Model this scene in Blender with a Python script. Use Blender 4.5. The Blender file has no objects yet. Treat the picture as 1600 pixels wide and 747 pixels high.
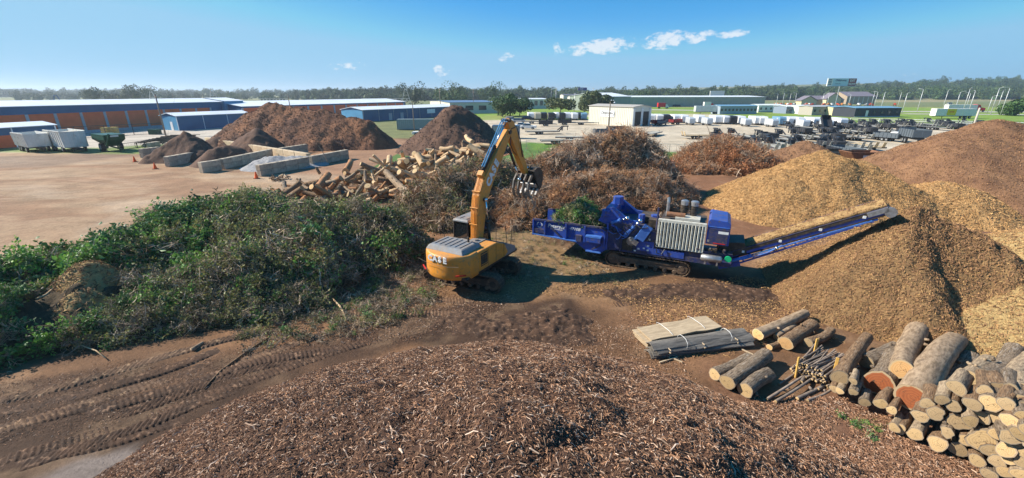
import bpy, math, random
import numpy as np
from mathutils import Vector, Matrix
random.seed(7); rng = np.random.default_rng(7)
S = bpy.context.scene; C = S.collection
PI = math.pi; rad = math.radians
# ---------------- camera ----------------
CH = 10.0; PITCH = rad(19.0); FPX = 663.0
cam = bpy.data.cameras.new('camera'); camo = bpy.data.objects.new('camera', cam); C.objects.link(camo)
cam.sensor_width = 36; cam.lens = 36*FPX/1600; cam.clip_start = .2; cam.clip_end = 20000
camo.location = (0, 0, CH); camo.rotation_euler = (PI/2-PITCH, 0, 0)
S.camera = camo
# ---------------- light ----------------
SUN_EL = rad(36); SUN_AZ = rad(-80)          # azimuth clockwise from +Y
sd = Vector((math.sin(SUN_AZ)*math.cos(SUN_EL), math.cos(SUN_AZ)*math.cos(SUN_EL), math.sin(SUN_EL)))
sl = bpy.data.lights.new('sun', 'SUN'); sl.energy = 5.0; sl.angle = rad(.5); sl.color = (1, .92, .79)
so = bpy.data.objects.new('sun', sl); C.objects.link(so); so.rotation_euler = sd.to_track_quat('Z', 'Y').to_euler()
so.location = (-30, 5, 40)
W = bpy.data.worlds.new('World'); S.world = W; W.use_nodes = True
nt = W.node_tree; bg = nt.nodes['Background']; bg.inputs[1].default_value = .086
sky = nt.nodes.new('ShaderNodeTexSky'); sky.sky_type = 'NISHITA'; sky.sun_disc = False
sky.sun_elevation = SUN_EL; sky.sun_rotation = SUN_AZ % (2*PI); sky.altitude = 200
sky.air_density = .8; sky.dust_density = .15; sky.ozone_density = 3.0
def nd(t, k, **kw):
    n = t.nodes.new(k)
    for a, b in kw.items():
        if a == 'op': n.operation = b
        else: setattr(n, a, b)
    return n
def lk(t, a, b): t.links.new(a, b)
def vmath(t, op, a, b=None):
    n = nd(t, 'ShaderNodeMath', op=op)
    for i, v in enumerate((a, b)):
        if v is None: continue
        if isinstance(v, (int, float)): n.inputs[i].default_value = v
        else: lk(t, v, n.inputs[i])
    return n.outputs[0]
# thin band of small cumulus low over the horizon, placed by real azimuth / elevation
tc = nd(nt, 'ShaderNodeTexCoord'); sx = nd(nt, 'ShaderNodeSeparateXYZ'); lk(nt, tc.outputs['Generated'], sx.inputs[0])
az = vmath(nt, 'ARCTAN2', sx.outputs[0], sx.outputs[1]); el = vmath(nt, 'ARCSINE', sx.outputs[2])
cx = nd(nt, 'ShaderNodeCombineXYZ'); lk(nt, az, cx.inputs[0]); lk(nt, vmath(nt, 'MULTIPLY', el, 1.6), cx.inputs[1])
nz = nd(nt, 'ShaderNodeTexNoise'); nz.inputs['Scale'].default_value = 52; nz.inputs['Detail'].default_value = 7; nz.inputs['Roughness'].default_value = .62
lk(nt, cx.outputs[0], nz.inputs[0])
nz2 = nd(nt, 'ShaderNodeTexNoise'); nz2.inputs['Scale'].default_value = 11; nz2.inputs['Detail'].default_value = 3
lk(nt, cx.outputs[0], nz2.inputs[0])
def cloud(a0, e0, wa, we, slope, thr):
    da = vmath(nt, 'SUBTRACT', az, a0)
    de = vmath(nt, 'SUBTRACT', vmath(nt, 'SUBTRACT', el, e0), vmath(nt, 'MULTIPLY', da, slope))
    q = vmath(nt, 'ADD', vmath(nt, 'POWER', vmath(nt, 'ABSOLUTE', vmath(nt, 'DIVIDE', da, wa)), 2.0), vmath(nt, 'POWER', vmath(nt, 'ABSOLUTE', vmath(nt, 'DIVIDE', de, we)), 2.0))
    m = vmath(nt, 'MAXIMUM', vmath(nt, 'SUBTRACT', 1.0, q), 0.0)
    s = vmath(nt, 'ADD', vmath(nt, 'MULTIPLY', m, .34), vmath(nt, 'ADD', vmath(nt, 'MULTIPLY', nz.outputs[0], 1.5), vmath(nt, 'MULTIPLY', nz2.outputs[0], .3)))
    s = vmath(nt, 'MULTIPLY', vmath(nt, 'SUBTRACT', s, thr+.34), 4.0)
    n = nd(nt, 'ShaderNodeClamp'); lk(nt, vmath(nt, 'MULTIPLY', s, vmath(nt, 'MINIMUM', vmath(nt, 'MULTIPLY', m, 6.0), 1.0)), n.inputs[0])
    return n.outputs[0]
def azel(px, py):
    vx = (px-800)/FPX; vy = (py-373.5)/FPX
    d = Vector((vx, math.cos(PITCH)-vy*math.sin(PITCH), -math.sin(PITCH)-vy*math.cos(PITCH))).normalized()
    return math.atan2(d.x, d.y), math.asin(d.z)
def azc(px, py, wpx, hpx, slope, thr):
    a, e = azel(px, py); a2 = azel(px+wpx, py)[0]; e2 = azel(px, py-hpx)[1]
    return cloud(a, e, a2-a, e2-e, slope, thr)
cl = [azc(940, 73, 66, 14, .10, .62), azc(1040, 63, 40, 17, .12, .62), azc(1090, 58, 34, 11, .1, .65), azc(1143, 53, 34, 7, .08, .62),
      azc(870, 76, 10, 14, .1, .70), azc(540, 104, 36, 13, .1, .83), azc(690, 112, 22, 16, .1, .80), azc(790, 91, 20, 10, .1, .78), azc(1420, 116, 30, 6, .1, .86)]
tot = cl[0]
for c in cl[1:]: tot = vmath(nt, 'MAXIMUM', tot, c)
hsv = nd(nt, 'ShaderNodeHueSaturation'); hsv.inputs['Saturation'].default_value = 1.38; vmn = nd(nt, 'ShaderNodeVectorMath', operation='MINIMUM'); lk(nt, sky.outputs[0], vmn.inputs[0]); vmn.inputs[1].default_value = (3.5, 4.7, 5.5); skm = nd(nt, 'ShaderNodeMix', data_type='RGBA'); skm.inputs[0].default_value = .3; lk(nt, vmn.outputs[0], skm.inputs[6]); skm.inputs[7].default_value = (1.6, 3.6, 5.9, 1); lk(nt, skm.outputs[2], hsv.inputs['Color'])
mx = nd(nt, 'ShaderNodeMix', data_type='RGBA'); lk(nt, vmath(nt, 'MULTIPLY', tot, .7), mx.inputs[0]); lk(nt, hsv.outputs[0], mx.inputs[6])
mx.inputs[7].default_value = (6.6, 6.6, 6.7, 1); lk(nt, mx.outputs[2], bg.inputs[0])
S.view_settings.view_transform = 'Standard'; S.view_settings.look = 'None'; S.view_settings.exposure = .84; S.view_settings.gamma = 1
S.render.engine = 'CYCLES'; S.cycles.max_bounces = 5; S.cycles.transparent_max_bounces = 6

# ---------------- geometry helpers ----------------
def G(px, py, h=0.):
    vx = (px-800)/FPX; vy = (py-373.5)/FPX
    z = (CH-h)/(math.sin(PITCH)+vy*math.cos(PITCH))
    return Vector((z*vx, z*(math.cos(PITCH)-vy*math.sin(PITCH)), h))
def atY(px, py, Y):                                # point of the ray at forward distance Y
    vx = (px-800)/FPX; vy = (py-373.5)/FPX
    z = Y/(math.cos(PITCH)-vy*math.sin(PITCH))
    return Vector((z*vx, Y, CH-z*(math.sin(PITCH)+vy*math.cos(PITCH))))
def _h(ix, iy, s):
    n = (ix*374761393+iy*668265263+s*974634777) & 0xffffffff
    n = ((n ^ (n >> 13))*1274126177) & 0xffffffff
    return ((n ^ (n >> 16)) & 0xffff)/65535.
def vn(x, y, s=0):
    x = np.asarray(x, float); y = np.asarray(y, float)
    ix = np.floor(x).astype(np.int64); iy = np.floor(y).astype(np.int64); fx = x-ix; fy = y-iy
    fx = fx*fx*(3-2*fx); fy = fy*fy*(3-2*fy)
    return (_h(ix, iy, s)*(1-fx)+_h(ix+1, iy, s)*fx)*(1-fy)+(_h(ix, iy+1, s)*(1-fx)+_h(ix+1, iy+1, s)*fx)*fy
def fbm(x, y, s=0, o=4):
    r = 0; a = .5
    for i in range(o): r = r+a*(vn(x, y, s+i)*2-1); x = np.asarray(x)*2.03+7.1; y = np.asarray(y)*2.03+3.7; a *= .5
    return r
def sstep(a, b, x): t = np.clip((x-a)/(b-a), 0, 1); return t*t*(3-2*t)
def pdist(x, y, poly):                             # signed distance, inside positive
    x = np.asarray(x, float); y = np.asarray(y, float)
    d = np.full(x.shape, 1e9); ins = np.zeros(x.shape, bool); n = len(poly)
    for i in range(n):
        ax, ay = poly[i][0], poly[i][1]; bx, by = poly[(i+1) % n][0], poly[(i+1) % n][1]
        ex, ey = bx-ax, by-ay; t = np.clip(((x-ax)*ex+(y-ay)*ey)/(ex*ex+ey*ey+1e-9), 0, 1)
        d = np.minimum(d, np.hypot(x-ax-t*ex, y-ay-t*ey))
        c = (ay > y) != (by > y)
        ins ^= c & (x < ex*(y-ay)/((ey if abs(ey) > 1e-9 else 1e-9))+ax)
    return np.where(ins, d, -d)
def ldist(x, y, pts):
    d = np.full(np.shape(x), 1e9)
    for (ax, ay), (bx, by) in zip(pts[:-1], pts[1:]):
        ex, ey = bx-ax, by-ay; t = np.clip(((x-ax)*ex+(y-ay)*ey)/(ex*ex+ey*ey+1e-9), 0, 1)
        d = np.minimum(d, np.hypot(x-ax-t*ex, y-ay-t*ey))
    return d
def gz(x, y):
    x = np.asarray(x, float); y = np.asarray(y, float)
    near = 1-sstep(55, 80, np.hypot(x, y-20))
    r = .10*fbm(x/5., y/5., 3, 3)*near
    far = sstep(900, 2300, y)
    # wooded rise at the right, gentle rise far left
    r = r+40*sstep(0, 1, (x-200)/1400.)*sstep(560, 1100, y)+10*far
    return r
def gzf(x, y): return float(gz(np.array([x]), np.array([y]))[0])
def mesh_obj(name, v, f, mats=(), parent=None, smooth=False, mi=None):
    me = bpy.data.meshes.new(name); v = np.asarray(v, dtype=np.float32)
    if isinstance(f, np.ndarray):
        me.vertices.add(len(v)); me.vertices.foreach_set('co', v.ravel())
        k = f.shape[1]; me.loops.add(f.size); me.loops.foreach_set('vertex_index', f.ravel().astype(np.int32))
        me.polygons.add(len(f)); me.polygons.foreach_set('loop_start', np.arange(0, f.size, k, dtype=np.int32))
        me.update(calc_edges=True)
    else: me.from_pydata(v.tolist(), [], f)
    for m in (mats if isinstance(mats, (list, tuple)) else [mats]): me.materials.append(m)
    if mi is not None: me.polygons.foreach_set('material_index', np.asarray(mi, dtype=np.int32))
    if smooth: me.polygons.foreach_set('use_smooth', np.ones(len(me.polygons), bool))
    o = bpy.data.objects.new(name, me); C.objects.link(o)
    if parent is not None: o.parent = parent
    return o
class MB:
    def __init__(s): s.v = []; s.f = []; s.m = []
    def add(s, vs, fs, m=0):
        n = len(s.v); s.v += [tuple(p) for p in vs]; s.f += [tuple(i+n for i in q) for q in fs]; s.m += [m]*len(fs); return s
    def box(s, c, d, rz=0, ry=0, rx=0, m=0, taper=1):
        R = Matrix.Rotation(rz, 3, 'Z') @ Matrix.Rotation(ry, 3, 'Y') @ Matrix.Rotation(rx, 3, 'X'); c = Vector(c)
        vs = [c+R @ Vector((a*d[0]/2*(taper if e > 0 else 1), b*d[1]/2*(taper if e > 0 else 1), e*d[2]/2)) for e in (-1, 1) for a, b in ((-1, -1), (1, -1), (1, 1), (-1, 1))]
        return s.add(vs, [(3, 2, 1, 0), (4, 5, 6, 7), (0, 1, 5, 4), (1, 2, 6, 5), (2, 3, 7, 6), (3, 0, 4, 7)], m)
    def beam(s, a, b, w, h, m=0, up=(0, 0, 1)):
        a = Vector(a); b = Vector(b); d = (b-a).normalized(); up = Vector(up)
        x = d.cross(up);  x = x.normalized() if x.length > 1e-4 else Vector((1, 0, 0)); u = x.cross(d)
        vs = [p+x*i*w/2+u*j*h/2 for p in (a, b) for i, j in ((-1, -1), (1, -1), (1, 1), (-1, 1))]
        return s.add(vs, [(3, 2, 1, 0), (4, 5, 6, 7), (0, 1, 5, 4), (1, 2, 6, 5), (2, 3, 7, 6), (3, 0, 4, 7)], m)
    def tube(s, pts, rs, n=6, m=0, cap=True, mc=None):
        pts = [Vector(p) for p in pts]; rs = rs if isinstance(rs, (list, tuple)) else [rs]*len(pts)
        vs = []; fs = []; ref = None
        for i, p in enumerate(pts):
            d = (pts[min(i+1, len(pts)-1)]-pts[max(i-1, 0)]).normalized()
            if ref is None: ref = Vector((0, 0, 1)) if abs(d.z) < .9 else Vector((1, 0, 0))
            x = (ref-d*ref.dot(d)).normalized(); y = d.cross(x); ref = x
            vs += [p+(x*math.cos(2*PI*k/n)+y*math.sin(2*PI*k/n))*rs[i] for k in range(n)]
        for i in range(len(pts)-1):
            for k in range(n): fs.append((i*n+k, i*n+(k+1) % n, (i+1)*n+(k+1) % n, (i+1)*n+k))
        s.add(vs, fs, m)
        if cap:
            q = len(s.v)-len(vs); s.f += [tuple(q+k for k in range(n))[::-1], tuple(q+(len(pts)-1)*n+k for k in range(n))]; s.m += [m if mc is None else mc]*2
        return s
    def prism(s, poly, y0, y1, m=0, ax='y'):                # polygon in XZ (ax y), extruded y0..y1; ax x: polygon in YZ; ax z: polygon in XY
        P = {'y': lambda p, t: (p[0], t, p[1]), 'x': lambda p, t: (t, p[0], p[1]), 'z': lambda p, t: (p[0], p[1], t)}[ax]
        n = len(poly); vs = [P(p, y0) for p in poly]+[P(p, y1) for p in poly]
        return s.add(vs, [tuple(range(n)), tuple(range(2*n-1, n-1, -1))]+[(i, n+i, n+(i+1) % n, (i+1) % n) for i in range(n)], m)
    def build(s, name, mats, parent=None, smooth=False):
        o = mesh_obj(name, np.array(s.v), s.f, mats, parent, smooth, s.m)
        return o
def fixn(o):
    import bmesh
    b = bmesh.new(); b.from_mesh(o.data); bmesh.ops.recalc_face_normals(b, faces=b.faces); b.to_mesh(o.data); b.free(); return o
def tag(o, label=None, cat=None, group=None, kind=None):
    if label: o['label'] = label
    if cat: o['category'] = cat
    if group: o['group'] = group
    if kind: o['kind'] = kind
    return o
def thing(name, label, cat, loc=(0, 0, 0), rz=0, group=None):
    o = bpy.data.objects.new(name, None); C.objects.link(o); o.location = loc; o.rotation_euler = (0, 0, rz); o.empty_display_size = .3
    return tag(o, label, cat, group)
def dup(root, loc, rz=0, label=None, rot=None, scale=None):
    kids = [o for o in bpy.data.objects if o.parent is root]
    r = root.copy(); C.objects.link(r); r.location = loc; r.rotation_euler = rot if rot else (0, 0, rz)
    if label: r['label'] = label
    if scale: r.scale = scale
    for ch in kids:
        c = ch.copy(); C.objects.link(c); c.parent = r
        for g in [o for o in bpy.data.objects if o.parent is ch]:
            d = g.copy(); C.objects.link(d); d.parent = c
    return r
ORD = ['first', 'second', 'third', 'fourth', 'fifth', 'sixth', 'seventh', 'eighth', 'ninth', 'tenth', 'eleventh', 'twelfth', 'thirteenth', 'fourteenth', 'fifteenth', 'sixteenth', 'seventeenth', 'eighteenth', 'nineteenth', 'twentieth', 'twenty-first', 'twenty-second', 'twenty-third', 'twenty-fourth', 'twenty-fifth', 'twenty-sixth', 'twenty-seventh', 'twenty-eighth', 'twenty-ninth', 'thirtieth']
# ---------------- materials ----------------
def M(name, c1, c2=None, scale=4., rough=.8, metal=0., bump=0., bscale=25., rnd=0., c3=None, s3=30., spec=.3, coord='Object', stretch=None, thr=(.35, .65), bdist=.05, rndc=None, dust=0.):
    m = bpy.data.materials.new(name); m.use_nodes = True; t = m.node_tree; b = t.nodes['Principled BSDF']
    b.inputs['Roughness'].default_value = rough; b.inputs['Metallic'].default_value = metal; b.inputs['Specular IOR Level'].default_value = spec
    tcn = nd(t, 'ShaderNodeTexCoord'); co = tcn.outputs[coord]
    if stretch:
        mp = nd(t, 'ShaderNodeMapping'); mp.inputs['Scale'].default_value = stretch; lk(t, co, mp.inputs[0]); co = mp.outputs[0]
    col = None
    def rgb(c): return (c[0], c[1], c[2], 1)
    def mixc(fac, a, bb):
        n = nd(t, 'ShaderNodeMix', data_type='RGBA')
        for i, v in ((0, fac), (6, a), (7, bb)):
            if isinstance(v, (float, int)): n.inputs[i].default_value = v
            elif isinstance(v, tuple): n.inputs[i].default_value = rgb(v)
            else: lk(t, v, n.inputs[i])
        return n.outputs[2]
    def nzz(sc, det=6, lo=.35, hi=.65, ro=.6):
        n = nd(t, 'ShaderNodeTexNoise'); n.inputs['Scale'].default_value = sc; n.inputs['Detail'].default_value = det; n.inputs['Roughness'].default_value = ro; lk(t, co, n.inputs[0])
        r = nd(t, 'ShaderNodeMapRange'); r.inputs[1].default_value = lo; r.inputs[2].default_value = hi; lk(t, n.outputs[0], r.inputs[0]); return r.outputs[0], n.outputs[0]
    col = c1
    if c2 is not None: col = mixc(nzz(scale, 6, *thr)[0], c1, c2)
    if c3 is not None: col = mixc(nzz(s3, 4, .55, .68)[0], col, c3)
    if rnd:
        oi = nd(t, 'ShaderNodeObjectInfo'); hs = nd(t, 'ShaderNodeHueSaturation')
        mr = nd(t, 'ShaderNodeMapRange'); mr.inputs[3].default_value = 1-rnd; mr.inputs[4].default_value = 1+rnd; lk(t, oi.outputs['Random'], mr.inputs[0]); lk(t, mr.outputs[0], hs.inputs['Value'])
        if rndc is not None:
            fr = vmath(t, 'FRACT', vmath(t, 'MULTIPLY', oi.outputs['Random'], 17.3)); col = mixc(fr, col, rndc)
        if isinstance(col, tuple): hs.inputs['Color'].default_value = rgb(col)
        else: lk(t, col, hs.inputs['Color'])
        col = hs.outputs[0]
    if dust:
        ge = nd(t, 'ShaderNodeNewGeometry'); sz = nd(t, 'ShaderNodeSeparateXYZ'); lk(t, ge.outputs['Normal'], sz.inputs[0]); up_ = vmath(t, 'ADD', vmath(t, 'MULTIPLY', vmath(t, 'MAXIMUM', sz.outputs[2], 0.), .6), .4)
        df = vmath(t, 'MULTIPLY', vmath(t, 'MULTIPLY', up_, dust), nzz(2.2, 8, .35, .62, .75)[0]); col = mixc(df, col, (.27, .185, .115))
        mr2 = nd(t, 'ShaderNodeMapRange'); mr2.inputs[3].default_value = rough; mr2.inputs[4].default_value = .9; lk(t, df, mr2.inputs[0]); lk(t, mr2.outputs[0], b.inputs['Roughness'])
    if isinstance(col, tuple): b.inputs['Base Color'].default_value = rgb(col)
    else: lk(t, col, b.inputs['Base Color'])
    if bump:
        bn = nd(t, 'ShaderNodeBump'); bn.inputs['Strength'].default_value = bump; bn.inputs['Distance'].default_value = bdist
        lk(t, nzz(bscale, 8, .0, 1., .7)[1], bn.inputs['Height']); lk(t, bn.outputs[0], b.inputs['Normal'])
    return m
# ---------------- instancing on stored points ----------------
def scatter(name, P, rot, scl, idx, srcs, parent=None, kind='stuff'):
    me = bpy.data.meshes.new(name); n = len(P); me.vertices.add(n); me.vertices.foreach_set('co', np.asarray(P, np.float32).ravel())
    for an, ty, fld, arr in (('rot', 'FLOAT_VECTOR', 'vector', rot), ('scl', 'FLOAT_VECTOR', 'vector', scl), ('idx', 'INT', 'value', idx)):
        a = me.attributes.new(an, ty, 'POINT'); a.data.foreach_set(fld, np.asarray(arr, np.int32 if ty == 'INT' else np.float32).ravel())
    o = bpy.data.objects.new(name, me); C.objects.link(o)
    if parent is not None: o.parent = parent
    if kind: o['kind'] = kind
    g = bpy.data.node_groups.new(name+'_scatter', 'GeometryNodeTree')
    g.interface.new_socket('Geometry', in_out='INPUT', socket_type='NodeSocketGeometry'); g.interface.new_socket('Geometry', in_out='OUTPUT', socket_type='NodeSocketGeometry')
    gi = g.nodes.new('NodeGroupInput'); go = g.nodes.new('NodeGroupOutput'); ip = g.nodes.new('GeometryNodeInstanceOnPoints')
    jn = g.nodes.new('GeometryNodeJoinGeometry'); g2 = g.nodes.new('GeometryNodeGeometryToInstance')
    for s in reversed(srcs):
        oi = g.nodes.new('GeometryNodeObjectInfo'); oi.inputs['Object'].default_value = s; oi.inputs['As Instance'].default_value = True
        g.links.new(oi.outputs['Geometry'], jn.inputs[0])
    def na(nm, ty):
        q = g.nodes.new('GeometryNodeInputNamedAttribute'); q.data_type = ty; q.inputs[0].default_value = nm; return q.outputs[0]
    er = g.nodes.new('FunctionNodeEulerToRotation'); g.links.new(na('rot', 'FLOAT_VECTOR'), er.inputs[0])
    g.links.new(gi.outputs[0], ip.inputs['Points']); g.links.new(jn.outputs[0], ip.inputs['Instance']); ip.inputs['Pick Instance'].default_value = True
    g.links.new(na('idx', 'INT'), ip.inputs['Instance Index']); g.links.new(er.outputs[0], ip.inputs['Rotation']); g.links.new(na('scl', 'FLOAT_VECTOR'), ip.inputs['Scale'])
    g.links.new(ip.outputs[0], go.inputs[0])
    md = o.modifiers.new('scatter', 'NODES'); md.node_group = g
    return o
def src(mb, name, mats, smooth=False):
    o = mb.build(name, mats, None, smooth); C.objects.unlink(o); return o
def euler_from_normal(N, spin, tilt=0):
    # rotation taking +Z to N with random spin
    N = N/np.linalg.norm(N, axis=1, keepdims=True); out = np.zeros((len(N), 3))
    ry = np.arccos(np.clip(N[:, 2], -1, 1)); rz = np.arctan2(N[:, 1], N[:, 0])
    for i in range(len(N)):
        out[i] = (Matrix.Rotation(rz[i], 3, 'Z') @ Matrix.Rotation(ry[i]+random.gauss(0, tilt), 3, 'Y') @ Matrix.Rotation(spin[i], 3, 'Z') @ Matrix.Rotation(random.gauss(0, tilt), 3, 'X')).to_euler()
    return out
# ---------------- heaps ----------------
HEAPS = []
class Heap:
    """a heap of loose stuff: ridge points (x,y,h), slope, rounding and roughness -> height function"""
    def __init__(s, spine, slope, r0=1., amp=.3, nsc=2., fine=.05, fsc=.4, seed=1, lump=0.):
        s.sp = spine if len(spine) > 1 else [spine[0], (spine[0][0]+.01, spine[0][1], spine[0][2])]
        s.k = slope; s.r0 = r0; s.a = amp; s.ns = nsc; s.fa = fine; s.fs = fsc; s.seed = seed; s.lump = lump; HEAPS.append(s)
    def h(s, x, y):
        x = np.asarray(x, float); y = np.asarray(y, float); wx = x+s.a*2.2*fbm(x/s.ns/1.7, y/s.ns/1.7, s.seed+50, 2); wy = y+s.a*2.2*fbm(x/s.ns/1.7, y/s.ns/1.7, s.seed+60, 2)
        best = np.full(x.shape, -1e9)
        for (ax, ay, ah), (bx, by, bh) in zip(s.sp[:-1], s.sp[1:]):
            ex, ey = bx-ax, by-ay; t = np.clip(((wx-ax)*ex+(wy-ay)*ey)/(ex*ex+ey*ey+1e-9), 0, 1)
            d = np.hypot(wx-ax-t*ex, wy-ay-t*ey)
            best = np.maximum(best, ah+(bh-ah)*t-s.k*(np.sqrt(d*d+s.r0*s.r0)-s.r0*.8))
        n = s.a*fbm(x/s.ns, y/s.ns, s.seed, 3)+s.fa*fbm(x/s.fs, y/s.fs, s.seed+9, 3)
        if s.lump: n = n+s.lump*np.abs(fbm(x/(s.ns*.6), y/(s.ns*.6), s.seed+30, 3))
        return best+n*np.clip(best+.3, 0, 1)+gz(x, y)
    def bbox(s):
        r = [(h/s.k+s.r0+1) for _, _, h in s.sp]; X = [p[0] for p in s.sp]; Y = [p[1] for p in s.sp]
        return min(a-b for a, b in zip(X, r)), max(a+b for a, b in zip(X, r)), min(a-b for a, b in zip(Y, r)), max(a+b for a, b in zip(Y, r))
    def mesh(s, name, mat, res, parent=None):
        x0, x1, y0, y1 = s.bbox(); y0 = max(y0, .5); xs = np.arange(x0, x1, res); ys = np.arange(y0, y1, res)
        X, Y = np.meshgrid(xs, ys); Z = s.h(X, Y); g0 = gz(X, Y)-.12; nx = len(xs); ny = len(ys)
        keep = (Z > g0)
        fk = keep[:-1, :-1] | keep[1:, :-1] | keep[:-1, 1:] | keep[1:, 1:]
        Z = np.maximum(Z, g0-.05)
        i = (np.arange(ny-1)[:, None]*nx+np.arange(nx-1)[None, :])[fk]
        f = np.stack([i, i+1, i+nx+1, i+nx], 1); used = np.unique(f); mp = np.zeros(nx*ny, int); mp[used] = np.arange(len(used))
        v = np.stack([X.ravel(), Y.ravel(), Z.ravel()], 1)[used]
        return mesh_obj(name, v, mp[f], mat, parent, True)
    def pts(s, n, box=None, minh=.02, maxh=99, cond=None):
        x0, x1, y0, y1 = box or s.bbox(); y0 = max(y0, .5)
        x = rng.uniform(x0, x1, n*6); y = rng.uniform(y0, y1, n*6); z = s.h(x, y); g = gz(x, y)
        ok = (z > g+minh) & (z < g+maxh)
        if cond is not None: ok &= cond(x, y, z)
        for o in s.over: ok &= z > o.h(x, y)-.05
        x, y, z = x[ok][:n], y[ok][:n], z[ok][:n]; e = .15
        N = np.stack([-(s.h(x+e, y)-s.h(x-e, y))/(2*e), -(s.h(x, y+e)-s.h(x, y-e))/(2*e), np.ones(len(x))], 1)
        return np.stack([x, y, z], 1), N
    over = ()
def rnd_scatter(name, P, N, srcs, s0, s1, parent, tilt=.4, lift=0., weights=None, kind='stuff', fixed=None):
    n = len(P)
    R = euler_from_normal(N, rng.uniform(0, 2*PI, n), tilt)
    s = rng.uniform(s0, s1, n); sc = np.stack([s, s, s], 1)*rng.uniform(.8, 1.2, (n, 3))
    P = P+lift*N/np.linalg.norm(N, axis=1, keepdims=True)*rng.uniform(.0, 1, (n, 1))
    idx = rng.choice(len(srcs), n, p=weights)
    return scatter(name, P, R, sc, idx, srcs, parent, kind)
# ================= source shapes for loose stuff (not linked, only instanced) =================
def wood_mat(name, a, b, c=None, rnd=.35, rndc=None): return M(name, a, b, scale=3, rough=.85, rnd=rnd, rndc=rndc, c3=c, s3=9)
def chip_src(name, m, L=.12, w=.28, th=.08, bend=.15, k=0):
    r = random.Random(k); mb = MB(); n = 3; vs = []
    for i in range(n+1):
        t = i/n; ww = L*w*(.5+.5*math.sin(PI*(.15+.7*t)))*r.uniform(.6, 1.1); z = L*bend*math.sin(PI*t)*r.uniform(.3, 1.2)
        vs += [(L*(t-.5), -ww/2, z), (L*(t-.5), ww/2, z+r.uniform(-.02, .02)*L), (L*(t-.5)+.01*L, 0, z+L*th)]
    fs = []
    for i in range(n):
        for a, b in ((0, 1), (1, 2), (2, 0)): fs.append((i*3+a, i*3+b, i*3+3+b, i*3+3+a))
    fs += [(0, 2, 1), (n*3, n*3+1, n*3+2)]
    mb.add(vs, fs); return src(mb, name, m)
def twig_src(name, mats, n=12, R=.5, rad_=.012, k=0, leaves=0, leaf=.08, flat=.6, segs=4, lm=1, curl=.25, br=2):
    r = random.Random(k); mb = MB(); tips = []
    for i in range(n):
        d = Vector((r.gauss(0, 1), r.gauss(0, 1), r.gauss(.1, flat))).normalized(); p = Vector((r.gauss(0, .3), r.gauss(0, .3), r.uniform(-.1, .15)))*R-d*R*.4
        pts = [p.copy()]; L = R*r.uniform(.7, 1.7)/segs
        for s_ in range(segs):
            d = (d+Vector((r.gauss(0, curl), r.gauss(0, curl), r.gauss(0, curl)))).normalized(); p = p+d*L; pts.append(p.copy())
        r0 = rad_*r.uniform(.5, 1.6); mb.tube(pts, [r0*(1-.7*j/segs) for j in range(segs+1)], 3, 0, False); tips += pts[1:]
        for q in range(br):
            p2 = pts[r.randrange(1, segs)]; d2 = (d+Vector((r.gauss(0, .7), r.gauss(0, .7), r.gauss(0, .7)))).normalized()
            mb.tube([p2, p2+d2*L*.9, p2+d2*L*1.6+Vector((r.gauss(0, .1), r.gauss(0, .1), 0))*R], [r0*.5, r0*.4, r0*.2], 3, 0, False); tips.append(p2+d2*L*1.3)
    for i in range(leaves):
        p = tips[r.randrange(len(tips))]+Vector((r.gauss(0, .09), r.gauss(0, .09), r.gauss(0, .09)))*R*1.6
        u = Vector((r.gauss(0, 1), r.gauss(0, 1), r.gauss(0, .7))).normalized(); w = u.cross(Vector((r.gauss(0, 1), r.gauss(0, 1), r.gauss(0, 1)))).normalized(); l = leaf*r.uniform(.6, 1.4); nn = u.cross(w)
        mb.add([p, p+u*l*.5+w*l*.3+nn*l*.08, p+u*l, p+u*l*.5-w*l*.3+nn*l*.08], [(0, 1, 2, 3)], lm)
    return src(mb, name, mats)
def leafmat(name, a, b, rnd=.5, rndc=None, tr=.25):
    m = M(name, a, b, scale=2.5, rough=.55, rnd=rnd, rndc=rndc, spec=.35); bs = m.node_tree.nodes['Principled BSDF']
    t = m.node_tree; out = [n for n in t.nodes if n.type == 'OUTPUT_MATERIAL'][0]; tr_ = t.nodes.new('ShaderNodeBsdfTranslucent'); mxs = t.nodes.new('ShaderNodeMixShader'); mxs.inputs[0].default_value = tr
    for l in list(t.links):
        if l.to_socket == bs.inputs['Base Color']: t.links.new(l.from_socket, tr_.inputs[0])
    t.links.new(bs.outputs[0], mxs.inputs[1]); t.links.new(tr_.outputs[0], mxs.inputs[2]); t.links.new(mxs.outputs[0], out.inputs[0]); return m

# ================= ground =================
def Gp(*p): return [tuple(G(x, y)[:2]) for x, y in p]
def grid_axis(lo, hi, step, far, ratio):
    a = list(np.arange(lo, hi+1e-6, step)); s = step; x = a[-1]
    while x < far: s *= ratio; x += s; a.append(x)
    s = step; x = a[0]; b = []
    return a
xs = grid_axis(0, 34, .3, 4000, 1.09); xs = np.array([-v for v in xs[:0:-1]]+xs)
ys = grid_axis(4, 48, .25, 4300, 1.035); ys = np.array([-60, -20, 0]+ys)
X, Y = np.meshgrid(xs, ys); Z = gz(X, Y)
nearm = (np.abs(X) < 40) & (Y < 60)
Z = Z+np.where(nearm, .02*fbm(X/.9, Y/.9, 21, 2), 0)
wrp = 1.2*fbm(X/3., Y/3., 5, 4)
wf = 1+Y/60.
def zone(poly, soft=.8, w=1.): return sstep(-soft, soft, pdist(X, Y, poly)+wrp*w)
base = np.array([.165, .088, .046]); col = np.ones(X.shape+(3,))*base
def paint(mask, c, k=1.): 
    global col
    m = (mask*k)[..., None]; col = col*(1-m)+np.array(c)*m
n1 = fbm(X/4., Y/4., 77, 5); n2 = fbm(X/1.1, Y/1.1, 88, 4); n3 = fbm(X/25., Y/25., 99, 4)
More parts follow.
